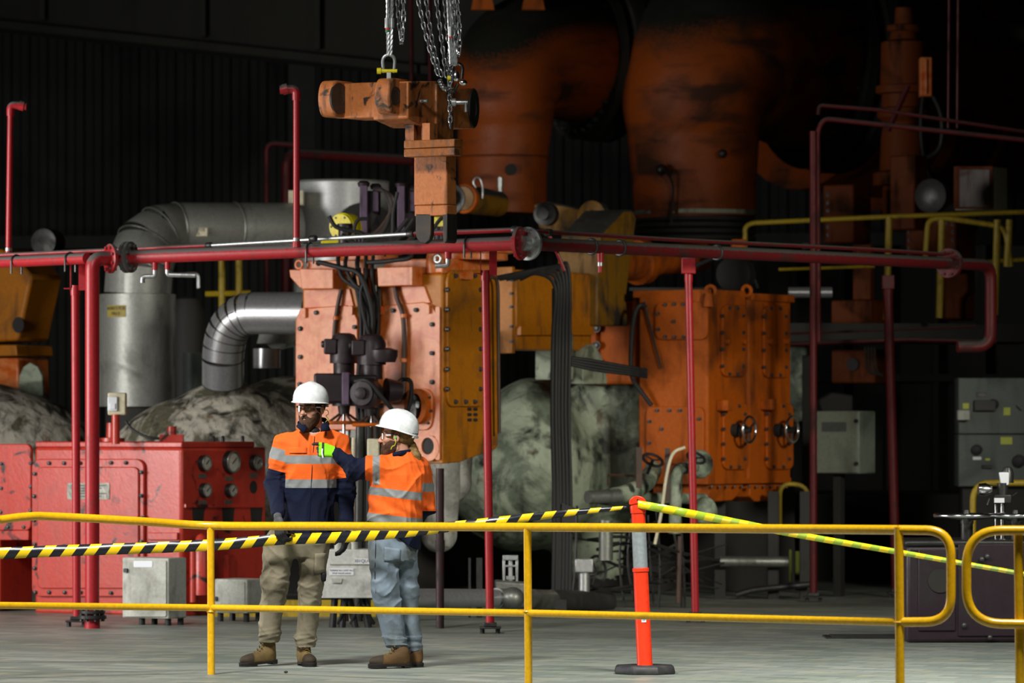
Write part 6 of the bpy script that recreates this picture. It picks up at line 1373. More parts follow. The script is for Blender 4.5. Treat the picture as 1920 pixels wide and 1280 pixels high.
def helmet(parent, Lc, name='hard_hat'):
    n = 56; vs = []; fs = []; prof = [(0.0, 1.0), (.12, 1.0), (.3, .985), (.5, .93), (.68, .82), (.82, .66), (.92, .46), (.98, .24)]
    def ring(k, r, z, brim):
        for i in range(n):
            a = 2 * math.pi * i / n; cx = math.sin(a); cy = math.cos(a); fr = max(0, cy) ** 3
            rx = .112 * r; ry = (.131 + .0 * fr) * r
            drop = -.014 * max(0, -cy) + .008 * fr * (1 if k == 'b' else .6); x_ = cx * (rx + brim * (.010 + .012 * fr)); y_ = cy * (ry + brim * (.008 + .018 * fr))
            zz = z * .128 + (1 - z) * drop - (brim * (.006 + .012 * fr))
            ridge = .007 * math.exp(-(x_ / .022) ** 2) * (1 if z > .25 else 0) * min(1, (z - .2) * 2)
            vs.append(Lc.w((x_, y_, zz + ridge)))
    ring('b', 1.0, 0.0, 1.0); ring('b', 1.0, 0.0, .6)
    for z, r in prof: ring('d', r, z, 0)
    m = len(vs) // n
    for k in range(m - 1):
        for i in range(n): fs.append((k * n + i, (k + 1) * n + i, (k + 1) * n + (i + 1) % n, k * n + (i + 1) % n))
    vs.append(Lc.w((0, 0, .137))); fs += [((m - 1) * n + i, len(vs) - 1, (m - 1) * n + (i + 1) % n) for i in range(n)]
    b = MB(); b.add([tuple(map(float, v)) for v in vs], fs, True); o = part(name, b, HEL, parent)
    sd = o.modifiers.new('shell', 'SOLIDIFY'); sd.thickness = .004; sd.offset = -1
    b = MB(); b.tube([Lc.v((.108 * math.sin(a), .13 * math.cos(a), .0)) for a in [2 * math.pi * i / 30 for i in range(30)]], .007, 6, closed=True); part('headband', b, C['glove_black'], o)
    b = MB(); b.tube([Lc.v((x_, -.136 + abs(x_) * .35, -.024)) for x_ in np.linspace(-.07, .07, 9)], .008, 6); part('nape_strap', b, HEL, o)
    for sx in (-1, 1):
        b = MB()
        for k in range(3): b.ell(Lc.v((sx * .108, -.012 + .012 * k, .045)), .0035, n=8, m=5)
        part('vent_hole', b, M['grey_board'], o)
    return o
def glasses(parent, Lc):
    b = MB(); vs = []; fs = []
    A = np.linspace(-1.05, 1.05, 25)
    for a in A:
        dip = .007 * math.exp(-(a / .12) ** 2)
        for k, z in enumerate((.021, .004, -.016 + dip * 1.6)):
            vs.append(Lc.w((.080 * math.sin(a), .034 + .078 * math.cos(a), z)))
    for i in range(24):
        for k in (0, 1): fs.append((3 * i + k, 3 * i + 3 + k, 3 * i + 4 + k, 3 * i + 1 + k))
    b.add([tuple(map(float, v)) for v in vs], fs, True); o = part('safety_glasses', b, LENS, parent)
    b = MB(); b.tube([Lc.v((.080 * math.sin(a), .034 + .078 * math.cos(a), .022)) for a in A], .0014, 5)
    for sx in (-1, 1):
        b.tube([Lc.v((sx * .072, .072, .016)), Lc.v((sx * .082, .03, .014)), Lc.v((sx * .085, -.012, .012)), Lc.v((sx * .083, -.035, -.005))], .0036, 6)
    part('glasses_frame', b, C['glove_black'], o)
    b = MB()
    for sx in (-1, 1): b.tube([Lc.v((sx * .0755, .066, .012)), Lc.v((sx * .086, .028, .010))], .0042, 6)
    part('temple_glint', b, M['pale_grey'], o)
def hand_prims(wr, d, n, side, curls, spread=.0, sc=1.0, thumb=(.5, .7, .35), tb=.5, fat=1.0):
    """list of (a,b,ra,rb) tapered bones; side = thumb side"""
    d = Vector(d).normalized(); n = Vector(n); n = (n - d * n.dot(d)).normalized(); s_ = Vector(side); s_ = (s_ - d * s_.dot(d) - n * s_.dot(n)).normalized(); wr = Vector(wr); out = []; tips = []
    kn = [wr + d * (.088 - .004 * abs(i - 1)) * sc + s_ * (.034 - .0225 * i) * sc for i in range(4)]
    for i in range(4): out.append((wr + s_ * (.02 - .013 * i) * sc, kn[i], .0185 * sc, .0145 * sc))
    out.append((wr - d * .03 * sc, wr, .027 * sc, .024 * sc))
    lens = [(.044, .027, .022), (.048, .031, .024), (.045, .029, .023), (.036, .022, .020)]
    for i in range(4):
        p = kn[i]; ang = 0; r = .0105 * fat
        for j, L_ in enumerate(lens[i]):
            ang += curls[i][j]; v = d * math.cos(ang) + n * math.sin(ang) + s_ * spread * (1.5 - i); q = p + v.normalized() * L_ * sc; out.append((p, q, r * sc, (r - .0013) * sc)); r -= .0013; p = q
        tips.append(p)
    p = wr + d * .028 * sc + s_ * .026 * sc; v = (d * thumb[0] + s_ * thumb[1] + n * thumb[2]).normalized()
    for j, L_ in enumerate((.040, .032, .026)):
        q = p + v * L_ * sc; out.append((p, q, (.0145 - .002 * j) * sc, (.0125 - .002 * j) * sc)); p = q; v = (v + d * tb * .6 + n * tb * .6 - s_ * .25 * tb).normalized()
    return out
def prims_sdf(P, prims, k):
    d = None
    for a, b_, ra, rb in prims:
        e = rc(P, a, b_, ra, rb); d = e if d is None else smin(d, e, k)
    return d
def bounds(prims, pad=.03):
    A = np.array([list(p[0]) for p in prims] + [list(p[1]) for p in prims]); return A.min(0) - pad, A.max(0) + pad
def boot(parent, heel, fwd, pitch, mat, sh_=.175, sc=.9):
    Lc = Local(heel, fwd, pitch, sc=sc)
    def fn(P):
        Q = Lc.to(P); d = rc(Q, (0, .035, sh_), (0, .035, .09), .052, .052); d = smin(d, el(Q, (0, .035, .055), (.042, .055, .055)), .02)
        d = smin(d, rc(Q, (0, .06, .085), (0, .20, .050), .046, .040), .03); d = smin(d, el(Q, (0, .225, .048), (.050, .066, .040)), .02); d = smin(d, rc(Q, (0, .03, .045), (0, .2, .04), .040, .046), .02)
        return np.maximum(d + wob(Q, 60, 2) * .0015, .022 - Q[:, 2])
    c = [Lc.w(p) for p in ((-.08, -.05, 0), (.08, .32, .28), (-.08, .32, 0), (.08, -.05, .28), (.08, .32, 0), (-.08, -.05, .28))]; lo = np.min(c, 0) - .01; hi = np.max(c, 0) + .01
    def cl(Cn): Q = Lc.to(Cn); return np.where(Q[:, 1] > .215, 1, 0)
    o = garment('boot', parent, fn, lo, hi, .006, [mat, C['cap']], [(tuple(map(float, Lc.w((0, .215, 0)))), tuple(map(float, Lc.R @ np.array((0, 1, .3), np.float32))))], lambda Cn: np.where((Lc.to(Cn) @ np.array((0, 1, .3), np.float32)) > .215, 1, 0))
    out = [(-.038, -.012), (-.043, .03), (-.038, .10), (-.048, .17), (-.053, .23), (-.042, .275), (-.015, .297), (.015, .297), (.042, .275), (.053, .23), (.048, .17), (.038, .10), (.043, .03), (.038, -.012), (.02, -.028), (-.02, -.028)]
    b = MB(); b.prism([Lc.v((x_, y_, .010)) for x_, y_ in out], Lc.v((0, 0, .034)) - Lc.v((0, 0, .010))); b.prism([Lc.v((x_, y_, 0)) for x_, y_ in out if y_ < .05] , Lc.v((0, 0, .012)) - Lc.v((0, 0, 0))); b.prism([Lc.v((x_, y_, .0)) for x_, y_ in out if y_ > .12], Lc.v((0, 0, .012)) - Lc.v((0, 0, 0))); part('sole', b, C['sole'], o, bevel=.004)
    b = MB()
    for k in range(5):
        z = .088 + k * .022; y_ = .175 - k * .018 if k < 4 else .10; w_ = .028
        y_ = [.178, .152, .128, .108, .096][k]; z = [.090, .103, .120, .142, .168][k]
        b.tube([Lc.v((-w_, y_ - .012, z - .012)), Lc.v((0, y_ + .008, z + .006)), Lc.v((w_, y_ - .006 + .01, z - .012))], .0042, 6)
    part('lace', b, C['lace'], o); return Lc
def cord(parent, pts, mat): b = MB(); b.tube(spl(pts, 5), .0028, 5); part('ear_plug_cord', b, mat, parent)
YG = plain('cord_yellow', srgb(190, 200, 60), .5); GR = plain('plug_green', srgb(50, 200, 70), .5)

# ------------------------------------------------------------------ MAN 1
t = thing('person', 'taller bearded man facing us in orange and navy shirt, khaki trousers and white helmet', 'person', tuple(map(float, mp(560, 1248))))
H1 = Local(mp(584, 766, -.01), (-.46, -.86, -.03))
rs_, re_, rw = mp(533, 833, 0), mp(514, 905, .0), mp(526, 962, -.26)
ls_, le_, lw = mp(635, 833, .02), mp(649, 915, .05), mp(648, 985, -.02)
LL = [mp(526, 1015, .0), mp(515, 1092, -.05), mp(503, 1203, .0)]; RL = [mp(589, 1018, .0), mp(584, 1095, -.03), mp(571, 1212, .03)]
# gripping right hand, hanging left hand
G1 = hand_prims(Vector(mp(526, 974, -.30)), (.14, -.12, -1), (.75, .65, 0), (.65, -.75, 0), [(.45, .9, .7), (.5, 1.0, .7), (.55, 1.05, .7), (.6, 1.1, .7)], 0, 1.05, (.6, .55, .5), .5, 1.25)
G2 = hand_prims(Vector(mp(648, 992, -.02)), (.02, -.05, -1), (-1, .2, 0), (0, -1, 0), [(.35, .5, .4)] * 4, 0, 1.05, (.6, .5, .5), .4, 1.3)
def body1(P):
    d = loft(P, [(mp(0, 1030)[2], mp(558, 0)[0], DM, .15, .10), (mp(0, 960)[2], mp(575, 0)[0], DM, .15, .11), (mp(0, 850)[2], mp(583, 0)[0], DM, .165, .11), (mp(0, 812)[2], mp(586, 0)[0], DM, .10, .08)])
    for a, b_, c_ in ((rs_, re_, rw), (ls_, le_, lw)): d = smin(d, rc(P, a, b_, .055, .045), .04); d = smin(d, rc(P, b_, c_, .045, .032), .02)
    for L_ in (LL, RL): d = smin(d, rc(P, L_[0], L_[1], .085, .06), .04); d = smin(d, rc(P, L_[1], L_[2], .06, .035), .02)
    d = smin(d, prims_sdf(P, G1, .008), .01); d = smin(d, prims_sdf(P, G2, .008), .01)
    return smin(d, rc(P, mp(586, 815), H1.w((0, -.03, -.12)), .075, .058), .03)
def add_head(parent, Lc, skin):
    c = Lc.o; return garment('head', parent, lambda P: head_sdf(Lc.to(P)), c - np.array((.15, .15, .21)), c + np.array((.15, .15, .15)), .0042, [skin])
lo, hi = np.array((mp(480, 0)[0], DM - .48, .08)), np.array((mp(680, 0)[0], DM + .25, 1.62))
def join_head(body, head):
    bm = bmesh.new(); bm.from_mesh(body.data); n0 = len(bm.faces); bm.from_mesh(head.data); bm.to_mesh(body.data); bm.free(); hm = head.data; bpy.data.objects.remove(head); bpy.data.meshes.remove(hm)
def cls_body1(Cn):
    g1 = np.linalg.norm(Cn - mp(529, 992, -.32), axis=1) < .15; g2 = np.linalg.norm(Cn - mp(648, 1015, -.02), axis=1) < .13
    g1 &= Cn[:, 2] < mp(0, 955)[2]; cuff = g1 & (Cn[:, 2] > mp(0, 985)[2]); return np.where(cuff, 2, np.where(g1 | g2, 1, 0))
body = garment('body', t, body1, lo, hi, .0075, [C['skin'], C['glove_black'], C['glove_grey']], [(tuple(map(float, mp(0, 985))), (0, 0, 1))], cls_body1)
hd = add_head(t, H1, C['skin']); join_head(body, hd)
garment('beard', t, lambda P: beard_sdf(H1.to(P)), H1.o - np.array((.14, .14, .19)), H1.o + np.array((.14, .14, .06)), .0042, [C['beard']])
garment('hair', t, lambda P: np.maximum(el(H1.to(P), (0, -.018, .03), (.083, .103, .098)) + wob(P, 160, 4) * .002, np.maximum(H1.to(P)[:, 1] - .05, np.abs(H1.to(P)[:, 2] - .02) - .06)), H1.o - np.array((.14, .14, .1)), H1.o + np.array((.14, .14, .15)), .005, [C['hair_dark']])
helmet(t, Local(H1.w((0, .008, .046)), (-.46, -.86, .0), 0.0, 0.05)); glasses(t, H1)
cord(t, [H1.v((.086, -.004, -.012)), H1.v((.105, -.03, -.01)), H1.v((.112, -.035, -.035)), H1.v((.095, -.03, -.05)), H1.v((.108, -.04, -.07)), H1.v((.09, -.03, -.09)), H1.v((.082, -.03, -.125)), H1.v((.08, -.03, -.16))], YG)
# eyes
for sx in (-1, 1):
    b = MB(); b.ell(H1.v((sx * .031, .0845, .003)), .0095, .0095, .0075, 10, 8); ey = part('eye', b, plain('eye_white', (.7, .68, .64), .3), t)
    b = MB(); b.ell(H1.v((sx * .031 , .0915, .003)), .0042, .0042, .0042, 8, 6); part('iris', b, plain('iris', (.03, .035, .04), .2), ey)
    b = MB(); b.tube([H1.v((sx * .014, .098, .021)), H1.v((sx * .03, .096, .026)), H1.v((sx * .047, .083, .022))], .0045, 6); part('eyebrow', b, C['beard'], t)
# shirt
zt = lambda py: float(mp(0, py)[2])
K1 = [(zt(1002), mp(568, 0)[0], DM + .0, .195, .15), (zt(975), mp(573, 0)[0], DM, .185, .145), (zt(930), mp(577, 0)[0], DM, .178, .142), (zt(880), mp(582, 0)[0], DM, .185, .14), (zt(850), mp(584, 0)[0], DM, .20, .135), (zt(828), mp(585, 0)[0], DM + .01, .195, .12), (zt(812), mp(587, 0)[0], DM + .01, .155, .095), (zt(800), mp(589, 0)[0], DM + .015, .085, .078)]
def shirt1(P):
    d = loft(P, K1, 2.3)
    up = smin(rc(P, rs_, re_, .076, .068), rc(P, ls_, le_, .074, .066), .01); d = smin(d, up, .045)
    fo = np.minimum(rc(P, re_, rw, .064, .044), rc(P, le_, lw, .062, .045)); d = smin(d, fo, .02)
    f = fold(P, 34, 3, (.6, .6, 1.6)) * -.012 * np.exp(-np.minimum(np.linalg.norm(P - re_, axis=1), np.linalg.norm(P - le_, axis=1)) ** 2 / .02)
    d = d + f + fold(P, 27, 9, (1, 1, .75)) * -.014 + wob(P, 55, 10) * .0016
    neck = rc(P, mp(587, 808, -.03), mp(585, 770, -.03), .064, .075); d = np.maximum(d, -neck)
    d = np.maximum(d, -rc(P, mp(590, 812, -.13), mp(588, 785, -.10), .012, .045))
    return np.maximum(d, zt(1000) - P[:, 2])
def armpos(Cn, a, b_): ab = b_ - a; return ((Cn - a) @ ab) / float(ab @ ab), np.linalg.norm(Cn - a - np.clip(((Cn - a) @ ab) / float(ab @ ab), 0, 1.6)[:, None] * ab, axis=1)
def cls1(Cn):
    z = Cn[:, 2]; out = np.where(z < zt(912), 1, 0); out = np.where((z < zt(853)) & (z > zt(869)), 2, out); out = np.where((z < zt(898)) & (z > zt(914)), 2, out)
    for a, b_, c_, x0, sg, hasb in ((rs_, re_, rw, mp(536, 0)[0], -1, 1), (ls_, le_, lw, mp(631, 0)[0], 1, 0)):
        tt, dd = armpos(Cn, a, b_); arm = (sg * (Cn[:, 0] - x0) > 0) & (z < zt(826)) ; e = np.where(tt > (.68 if sg < 0 else .74), 1, 0); e = np.where((tt > .13) & (tt < .42) & (hasb == 1), 2, e)
        out = np.where(arm, e, out)
    return out
def vplane(a, b_, q): p = a + (b_ - a) * q; return (tuple(map(float, p)), tuple(map(float, b_ - a)))
PL = [((0, 0, zt(y)), (0, 0, 1)) for y in (912, 853, 869, 898, 914)] + [((float(mp(536, 0)[0]), 0, 0), (1, 0, 0)), ((float(mp(631, 0)[0]), 0, 0), (1, 0, 0)), vplane(rs_, re_, .13), vplane(rs_, re_, .42), vplane(rs_, re_, .68), vplane(ls_, le_, .74)]
lo, hi = np.array((mp(485, 0)[0], DM - .36, zt(1006))), np.array((mp(682, 0)[0], DM + .25, zt(790)))
sh = garment('work_shirt', t, shirt1, lo, hi, .0065, [C['orange'], C['navy'], C['band']], PL, cls1)
yf = -.148
def collar(parent, pts, th=.012):
    b = MB(); b.prism([Vector(p) for p in pts], (0, th, 0)); part('collar', b, C['navy'], parent, bevel=.004)
def surf(fn, px, py, y0=-.35, y1=.1):
    """front surface depth of a garment along the view direction"""
    ys = np.linspace(y0, y1, 240).astype(np.float32); P = np.stack([np.full(240, mp(px, py)[0]), DM + ys, np.full(240, mp(px, py)[2])], 1).astype(np.float32); v = fn(P); i = np.argmax(v < 0); return float(ys[i]) if v[i] < 0 else None
def patch(fn, name, parent, poly, mat, lift=.004, n=6, th=.005):
    """cloth patch laid on the garment: quad poly tl,tr,br,bl in picture points"""
    (x0, y0), (x1, y1), (x2, y2), (x3, y3) = poly; vs = []; last = -.12
    for i in range(n + 1):
        for j in range(n + 1):
            u, v = j / n, i / n; x_ = (x0 * (1 - u) + x1 * u) * (1 - v) + (x3 * (1 - u) + x2 * u) * v; y_ = (y0 * (1 - u) + y1 * u) * (1 - v) + (y3 * (1 - u) + y2 * u) * v
            dd = surf(fn, x_, y_); last = dd if dd is not None else last; vs.append(Vector(mp(x_, y_, last - lift)))
    b = MB(); fs = [(i * (n + 1) + j, (i + 1) * (n + 1) + j, (i + 1) * (n + 1) + j + 1, i * (n + 1) + j + 1) for i in range(n) for j in range(n)]; b.add(vs, fs, True); o = part(name, b, mat, parent); sd = o.modifiers.new('thickness', 'SOLIDIFY'); sd.thickness = th; sd.offset = 0; return o
patch(shirt1, 'pocket_flap', sh, ((543, 838), (577, 838), (577, 849), (544, 849)), C['orange'], .007)
patch(shirt1, 'pocket_flap', sh, ((603, 838), (626, 838), (626, 849), (603, 849)), C['orange'], .007)
b = MB(); b.tube(spl([mp(x_, y_, (surf(shirt1, x_, y_) or -.13) - .002) for x_, y_ in ((591, 818), (589, 845), (587, 875), (585, 910), (583, 950), (581, 985))], 4), .0022, 5); part('placket_seam', b, C['navy'], sh)
def collar_leaf(parent, base, pts):
    b = MB(); b.add([Vector(p) for p in pts], [(0, 1, 2, 3)]); o = part('collar', b, C['navy'], parent); sd = o.modifiers.new('t', 'SOLIDIFY'); sd.thickness = .012; sd.offset = 0
collar_leaf(sh, None, [mp(565, 790, -.06), mp(577, 800, -.125), mp(572, 812, -.155), mp(557, 799, -.11)])
collar_leaf(sh, None, [mp(604, 795, -.11), mp(613, 791, -.03), mp(620, 806, -.11), mp(603, 808, -.145)])
b = MB(); b.tube([mp(562, 793, -.05), mp(572, 786, .06), mp(590, 784, .09), mp(608, 787, .06), mp(614, 795, -.03)], .016, 8); part('collar', b, C['navy'], sh)
b = MB(); b.ell(mp(588, 809, -.025), .05, .06, .035); part('undershirt', b, C['glove_black'], t)
# trousers
def trousers1(P):
    K = [(zt(1045), mp(556, 0)[0], DM, .205, .12), (zt(1020), mp(557, 0)[0], DM, .215, .145), (zt(985), mp(566, 0)[0], DM, .188, .135), (zt(975), mp(568, 0)[0], DM, .18, .13)]
    d = loft(P, K, 2.4)
    for L_, r in ((LL, (.104, .09, .068)), (RL, (.106, .084, .066))):
        l = smin(rc(P, L_[0], L_[1], r[0], r[1]), rc(P, L_[1], L_[2], r[1], r[2]), .03); d = smin(d, l, .018)
    for L_ in (LL, RL):
        zz = P[:, 2] - L_[2][2]; m = np.exp(-((zz - .03) / .07) ** 2) * (np.abs(P[:, 0] - L_[2][0]) < .12); d = d - m * (fold(P, 36, 6, (.45, .45, 2.)) * .011 + .006)
        zk = P[:, 2] - L_[1][2]; d = d + np.exp(-(zk / .13) ** 2) * (np.abs(P[:, 0] - L_[1][0]) < .12) * fold(P, 30, 7, (.8, .8, 1.3)) * -.010
    d = d + fold(P, 27, 12, (1, 1, .65)) * -.011 + wob(P, 48, 11) * .002
    low = np.where(P[:, 0] < mp(545, 0)[0], zt(1204), zt(1213)).astype(np.float32); return np.maximum(d, low - P[:, 2])
lo, hi = np.array((mp(470, 0)[0], DM - .22, zt(1222))), np.array((mp(640, 0)[0], DM + .2, zt(970)))
tr = garment('trousers', t, trousers1, lo, hi, .0065, [C['khaki']])
patch(trousers1, 'cargo_pocket', tr, ((592, 1036), (612, 1036), (611, 1072), (590, 1074)), C['khaki'], .010, 5, .01)
b = MB(); b.tube([mp(x_, y_, surf(trousers1, x_, y_) or -.1) for x_, y_ in ((548, 1012), (549, 1022), (552, 1034))], .004, 5); part('fly_seam', b, C['khaki'], tr)
b = MB(); b.box(mp(607, 1081, -.06), .035, .06, .06); part('tool_pouch', b, C['glove_black'], t, bevel=.01)
hv = Vector((-.80, -.60, 0)); boot(t, np.array(mp(512, 1248, .03)) + np.array((0, 0, .012), np.float32), (-.80, -.60, -.055), 0, C['boot'])
boot(t, np.array(mp(566, 1248, .09)), (.28, -.96, 0), 0, C['boot'])

# ------------------------------------------------------------------ MAN 2
SM = 282.2; DM = F / SM; GY = 800 + EYE * SM
t = thing('person', 'shorter pony-tailed man in blue jeans pointing left, seen from behind in white helmet', 'person', tuple(map(float, mp(745, GY))))
H2 = Local(mp(744, 818, .0), (-.99, .10, -.02))
ls_, le_, lw = mp(714, 874, -.07), mp(669, 882, -.10), mp(634, 849, -.09)
rs2, re2, rw2 = mp(786, 876, .06), mp(800, 950, .07), mp(768, 985, .22)
LL2 = [mp(720, 1020, -.04), mp(722, 1105, -.05), mp(746, 1218, -.01)]; RL2 = [mp(755, 1020, .07), mp(763, 1105, .07), mp(775, 1222, .10)]
G3 = hand_prims(Vector(lw) + Vector((-.022, 0, .006)), (-1, -.05, .22), (0, 1, -.25), (.1, .1, 1), [(.35, .45, .35), (1.0, 1.3, .8), (1.1, 1.35, .8), (1.15, 1.35, .8)], 0, .98, (.8, .35, .5), .3, 1.2)
def body2(P):
    d = loft(P, [(zt(1035), mp(738, 0)[0], DM + .01, .14, .10), (zt(960), mp(740, 0)[0], DM, .14, .11), (zt(885), mp(748, 0)[0], DM, .155, .11), (zt(858), mp(752, 0)[0], DM, .08, .08)])
    d = smin(d, rc(P, ls_, le_, .055, .045), .04); d = smin(d, rc(P, le_, lw, .045, .03), .02); d = smin(d, rc(P, rs2, re2, .05, .042), .03); d = smin(d, rc(P, re2, rw2, .042, .03), .02)
    for L_ in (LL2, RL2): d = smin(d, rc(P, L_[0], L_[1], .08, .058), .03); d = smin(d, rc(P, L_[1], L_[2], .058, .042), .02)
    d = smin(d, prims_sdf(P, G3, .006), .008); return smin(d, rc(P, mp(754, 862, .0), H2.w((0, -.035, -.12)), .07, .056), .03)
hd3 = Vector(lw)
def cls_body2(Cn):
    a = -(Cn[:, 0] - lw[0]); g = (a > .0) & (Cn[:, 2] > lw[2] - .12) & (Cn[:, 0] < lw[0]) & (Cn[:, 2] < lw[2] + .12)
    lev = np.where(a < .018, 1, np.where(a < .088, 2, np.where(a < .104, 1, np.where((a < .125), 2, 1)))); return np.where(g, lev, 0)
PLB = [((float(lw[0]) - q, 0, 0), (1, 0, 0)) for q in (.018, .088, .104, .125)]
lo, hi = np.array((mp(578, 0)[0], DM - .3, .08)), np.array((mp(822, 0)[0], DM + .35, zt(825)))
body = garment('body', t, body2, lo, hi, .0065, [C['skin'], C['glove_black'], C['glove_green']], PLB, cls_body2)
hd = add_head(t, H2, C['skin']); join_head(body, hd)
b = MB(); p0 = Vector(lw) + Vector((-.10, -.028, .03)); b.tube([p0 + Vector((0, .0, .0)), p0 + Vector((-.002, -.004, -.03)), p0 + Vector((.004, -.002, -.06))], .006, 6); part('knuckle_strip', b, M['pale_grey'], t)
garment('beard', t, lambda P: beard_sdf(H2.to(P)), H2.o - np.array((.15, .15, .19)), H2.o + np.array((.15, .15, .06)), .0042, [C['beard']])
def hair2(P):
    Q = H2.to(P); d = np.maximum(el(Q, (0, -.024, .025), (.084, .104, .10)), np.maximum(Q[:, 1] - .028, np.abs(Q[:, 2] - .0) - .085))
    d = np.maximum(d, -el(Q, (.085, -.003, -.008), (.03, .026, .036)))
    d = smin(d, rc(P, mp(772, 836, .01), mp(779, 856, -.02), .030, .036), .02); d = smin(d, rc(P, mp(779, 856, -.02), mp(786, 884, -.03), .036, .016), .02)
    return d + wob(P, 110, 14) * .004 + wob(P, 220, 15) * .0015
garment('hair', t, hair2, H2.o - np.array((.15, .15, .28)), H2.o + np.array((.24, .15, .14)), .0045, [C['hair']])
helmet(t, Local(H2.w((0, -.012, .045)), (-.97, .10, .22), 0, 0)); glasses(t, H2)
b = MB(); b.ell(H2.v((.090, -.002, -.008)), .008); part('ear_plug', b, GR, t)
cord(t, [H2.v((.094, -.002, -.012)), H2.v((.097, -.004, -.04)), H2.v((.09, .006, -.06)), H2.v((.088, .02, -.065)), H2.v((.085, .03, -.085))], YG)
for sx in (1,):
    b = MB(); b.ell(H2.v((sx * .031, .0845, .003)), .0095, .0095, .0075, 10, 8); ey = part('eye', b, bpy.data.materials['eye_white'], t)
    b = MB(); b.tube([H2.v((sx * .014, .098, .021)), H2.v((sx * .03, .096, .026)), H2.v((sx * .047, .083, .022))], .0045, 6); part('eyebrow', b, C['beard'], t)
K2 = [(zt(1030), mp(742, 0)[0], DM + .01, .165, .14), (zt(1000), mp(738, 0)[0], DM + .0, .172, .142), (zt(960), mp(740, 0)[0], DM, .182, .145), (zt(920), mp(745, 0)[0], DM, .19, .145), (zt(890), mp(747, 0)[0], DM, .19, .14), (zt(872), mp(749, 0)[0], DM, .175, .125), (zt(858), mp(752, 0)[0], DM, .125, .10), (zt(848), mp(755, 0)[0], DM, .075, .075)]
def hem2(P): return np.interp(P[:, 0], [mp(690, 0)[0], mp(735, 0)[0], mp(785, 0)[0]], [zt(992), zt(1000), zt(1034)]).astype(np.float32)
def shirt2(P):
    d = loft(P, K2, 2.3); d = smin(d, rc(P, ls_, le_, .082, .070), .04); d = smin(d, rc(P, le_, lw, .062, .040), .025)
    d = smin(d, rc(P, rs2, re2, .072, .060), .04); d = smin(d, rc(P, re2, rw2, .056, .042), .02)
    d = d + fold(P, 34, 23, (1.4, .6, 1.1)) * -.012 * np.exp(-np.linalg.norm(P - le_, axis=1) ** 2 / .012)
    d = d + np.sin(P[:, 2] * 55 + (P[:, 0] - mp(740, 0)[0]) * 40 + wob(P, 9, 33) * 3) * .005 * np.exp(-((P[:, 2] - zt(955)) / .10) ** 2)
    d = d + fold(P, 27, 29, (1, 1, .75)) * -.014 + wob(P, 55, 20) * .0016
    d = np.maximum(d, -rc(P, mp(752, 856, .0), mp(746, 820, .0), .060, .07)); return np.maximum(d, hem2(P) - P[:, 2])
def cls2(Cn):
    z = Cn[:, 2]; x_ = Cn[:, 0]; tl = (x_ - mp(690, 0)[0]) * (13 / 110.)   # bands slope down to the right
    zz = z + tl; out = np.where(zz < zt(976), 1, 0); out = np.where((zz < zt(911)) & (zz > zt(926)), 2, out); out = np.where((zz < zt(960)) & (zz > zt(976)), 2, out)
    tt, dd = armpos(Cn, ls_, le_); arm = (x_ < mp(716, 0)[0]) & (z > zt(908)); e = np.where(x_ < mp(686, 0)[0], 1, 0); e = np.where((x_ > mp(700, 0)[0]) & (x_ < mp(713, 0)[0]), 2, e); out = np.where(arm, e, out)
    ar = (x_ > mp(792, 0)[0]) ; e = np.where(z < zt(958), 1, 0); e = np.where((z < zt(905)) & (z > zt(922)), 2, e); out = np.where(ar, e, out); return out
sl = Vector((13 / 110., 0, 1)); xo = float(mp(690, 0)[0])
PL = [((xo, 0, zt(y)), tuple(sl)) for y in (911, 926, 960, 976)] + [((float(mp(x_, 0)[0]), 0, 0), (1, 0, 0)) for x_ in (686, 700, 713, 716, 792)] + [((0, 0, zt(y)), (0, 0, 1)) for y in (908, 958, 905, 922)]
lo, hi = np.array((mp(615, 0)[0], DM - .28, zt(1042))), np.array((mp(826, 0)[0], DM + .32, zt(836)))
sh = garment('work_shirt', t, shirt2, lo, hi, .0065, [C['orange'], C['navy'], C['band']], PL, cls2)
b = MB(); b.tube([mp(738, 853, -.07), mp(752, 849, -.085), mp(766, 847, -.05), mp(772, 846, .02), mp(762, 846, .08)], .017, 8); part('collar', b, C['navy'], sh)
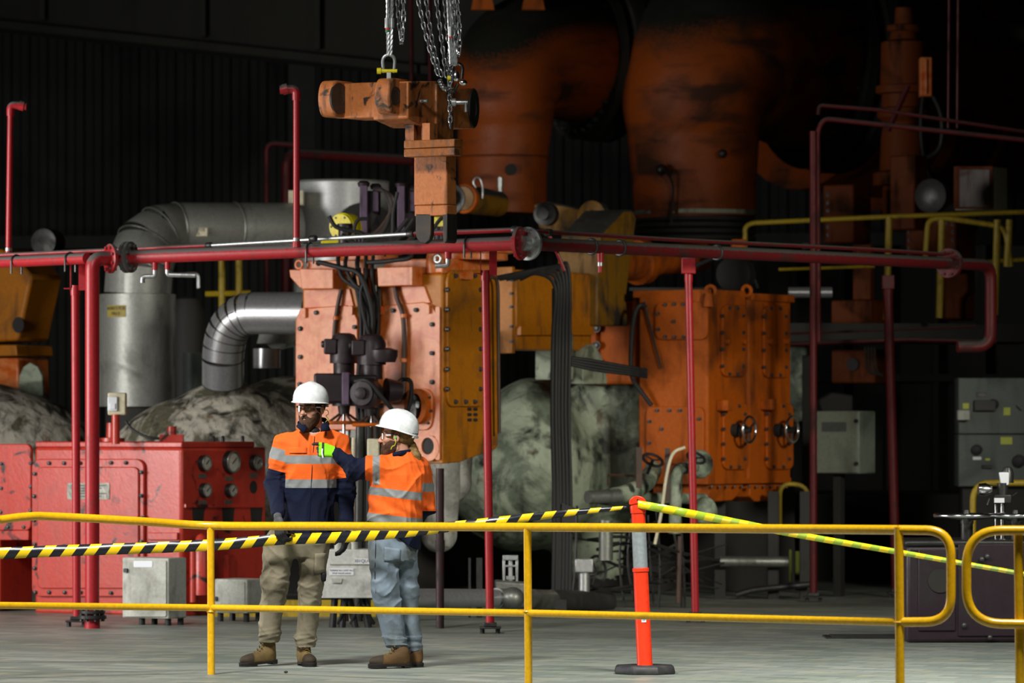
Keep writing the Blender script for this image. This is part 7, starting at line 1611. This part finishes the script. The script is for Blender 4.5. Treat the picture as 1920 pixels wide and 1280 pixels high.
def jeans2(P):
    K = [(zt(1050), mp(737, 0)[0], DM + .01, .155, .13), (zt(1030), mp(737, 0)[0], DM + .01, .158, .14), (zt(1000), mp(738, 0)[0], DM + .01, .152, .125), (zt(985), mp(739, 0)[0], DM + .01, .148, .12)]
    d = loft(P, K, 2.4)
    for L_, r in ((LL2, (.100, .088, .068)), (RL2, (.098, .076, .052))):
        l = smin(rc(P, L_[0], L_[1], r[0], r[1]), rc(P, L_[1], L_[2], r[1], r[2]), .03); d = smin(d, l, .016)
        zz = P[:, 2] - L_[2][2]; m = np.exp(-((zz - .055) / .06) ** 2) * (np.abs(P[:, 0] - L_[2][0]) < .12); d = d - m * (fold(P, 36, 8, (.45, .45, 2.)) * .011 + .006)
        zk = P[:, 2] - L_[1][2] - .02; d = d + np.exp(-(zk / .16) ** 2) * (np.abs(P[:, 0] - L_[1][0]) < .13) * fold(P, 30, 17, (.8, .8, 1.3)) * -.010
    d = d + fold(P, 27, 42, (1, 1, .65)) * -.011 + wob(P, 48, 41) * .0018
    low = np.where(P[:, 1] < DM + .045, zt(1214), zt(1222)).astype(np.float32); return np.maximum(d, low - P[:, 2])
lo, hi = np.array((mp(675, 0)[0], DM - .24, zt(1226))), np.array((mp(810, 0)[0], DM + .27, zt(980)))
tr = garment('jeans', t, jeans2, lo, hi, .0065, [C['jeans']])
patch(jeans2, 'back_pocket', tr, ((722, 1024), (752, 1028), (750, 1054), (721, 1050)), C['jeans'], .005, 6, .006)
b = MB(); b.tube(spl([mp(x_, y_, (surf(jeans2, x_, y_) or -.1) - .003) for x_, y_ in ((706, 1010), (705, 1040), (704, 1080), (706, 1110))], 4), .003, 5); part('side_seam', b, C['navy'], tr)
boot(t, np.array(mp(763, GY, -.05)) + np.array((0, 0, .004), np.float32), (-.93, -.34, 0), 0, C['boot_brown'], .11)
boot(t, np.array(mp(785, GY, .07)), (-.62, .78, 0), 0, C['boot_brown'], .11)

# ------------------------------------------------------------------ groups of look-alikes
GR_ = {'hoist_chain': 'chains above the lifting fork', 'wire_sling': 'slings holding the lifting fork', 'support_post': 'posts of the red pipework', 'valve_chest': 'central pair of valve chests', 'sprinkler_pipe': 'upright nozzle pipes on the red main', 'hand_rail': 'yellow hand rails in the foreground', 'junction_box': 'grey boxes before the red cabinet', 'person': 'workers behind the hand rail', 'crossover_duct': 'two orange crossover ducts', 'turbine_casing': 'lagged turbine casings', 'pilot_valve': 'pilot valves between the chests', 'valve_actuator': 'yellow valve actuators', 'pilot_manifold': 'purple pilot manifolds', 'barrier_tape': 'barrier tapes tied to the bollard'}
for o in list(SC.objects):
    if o.parent is None and o.name.split('.')[0] in GR_: o['group'] = GR_[o.name.split('.')[0]]
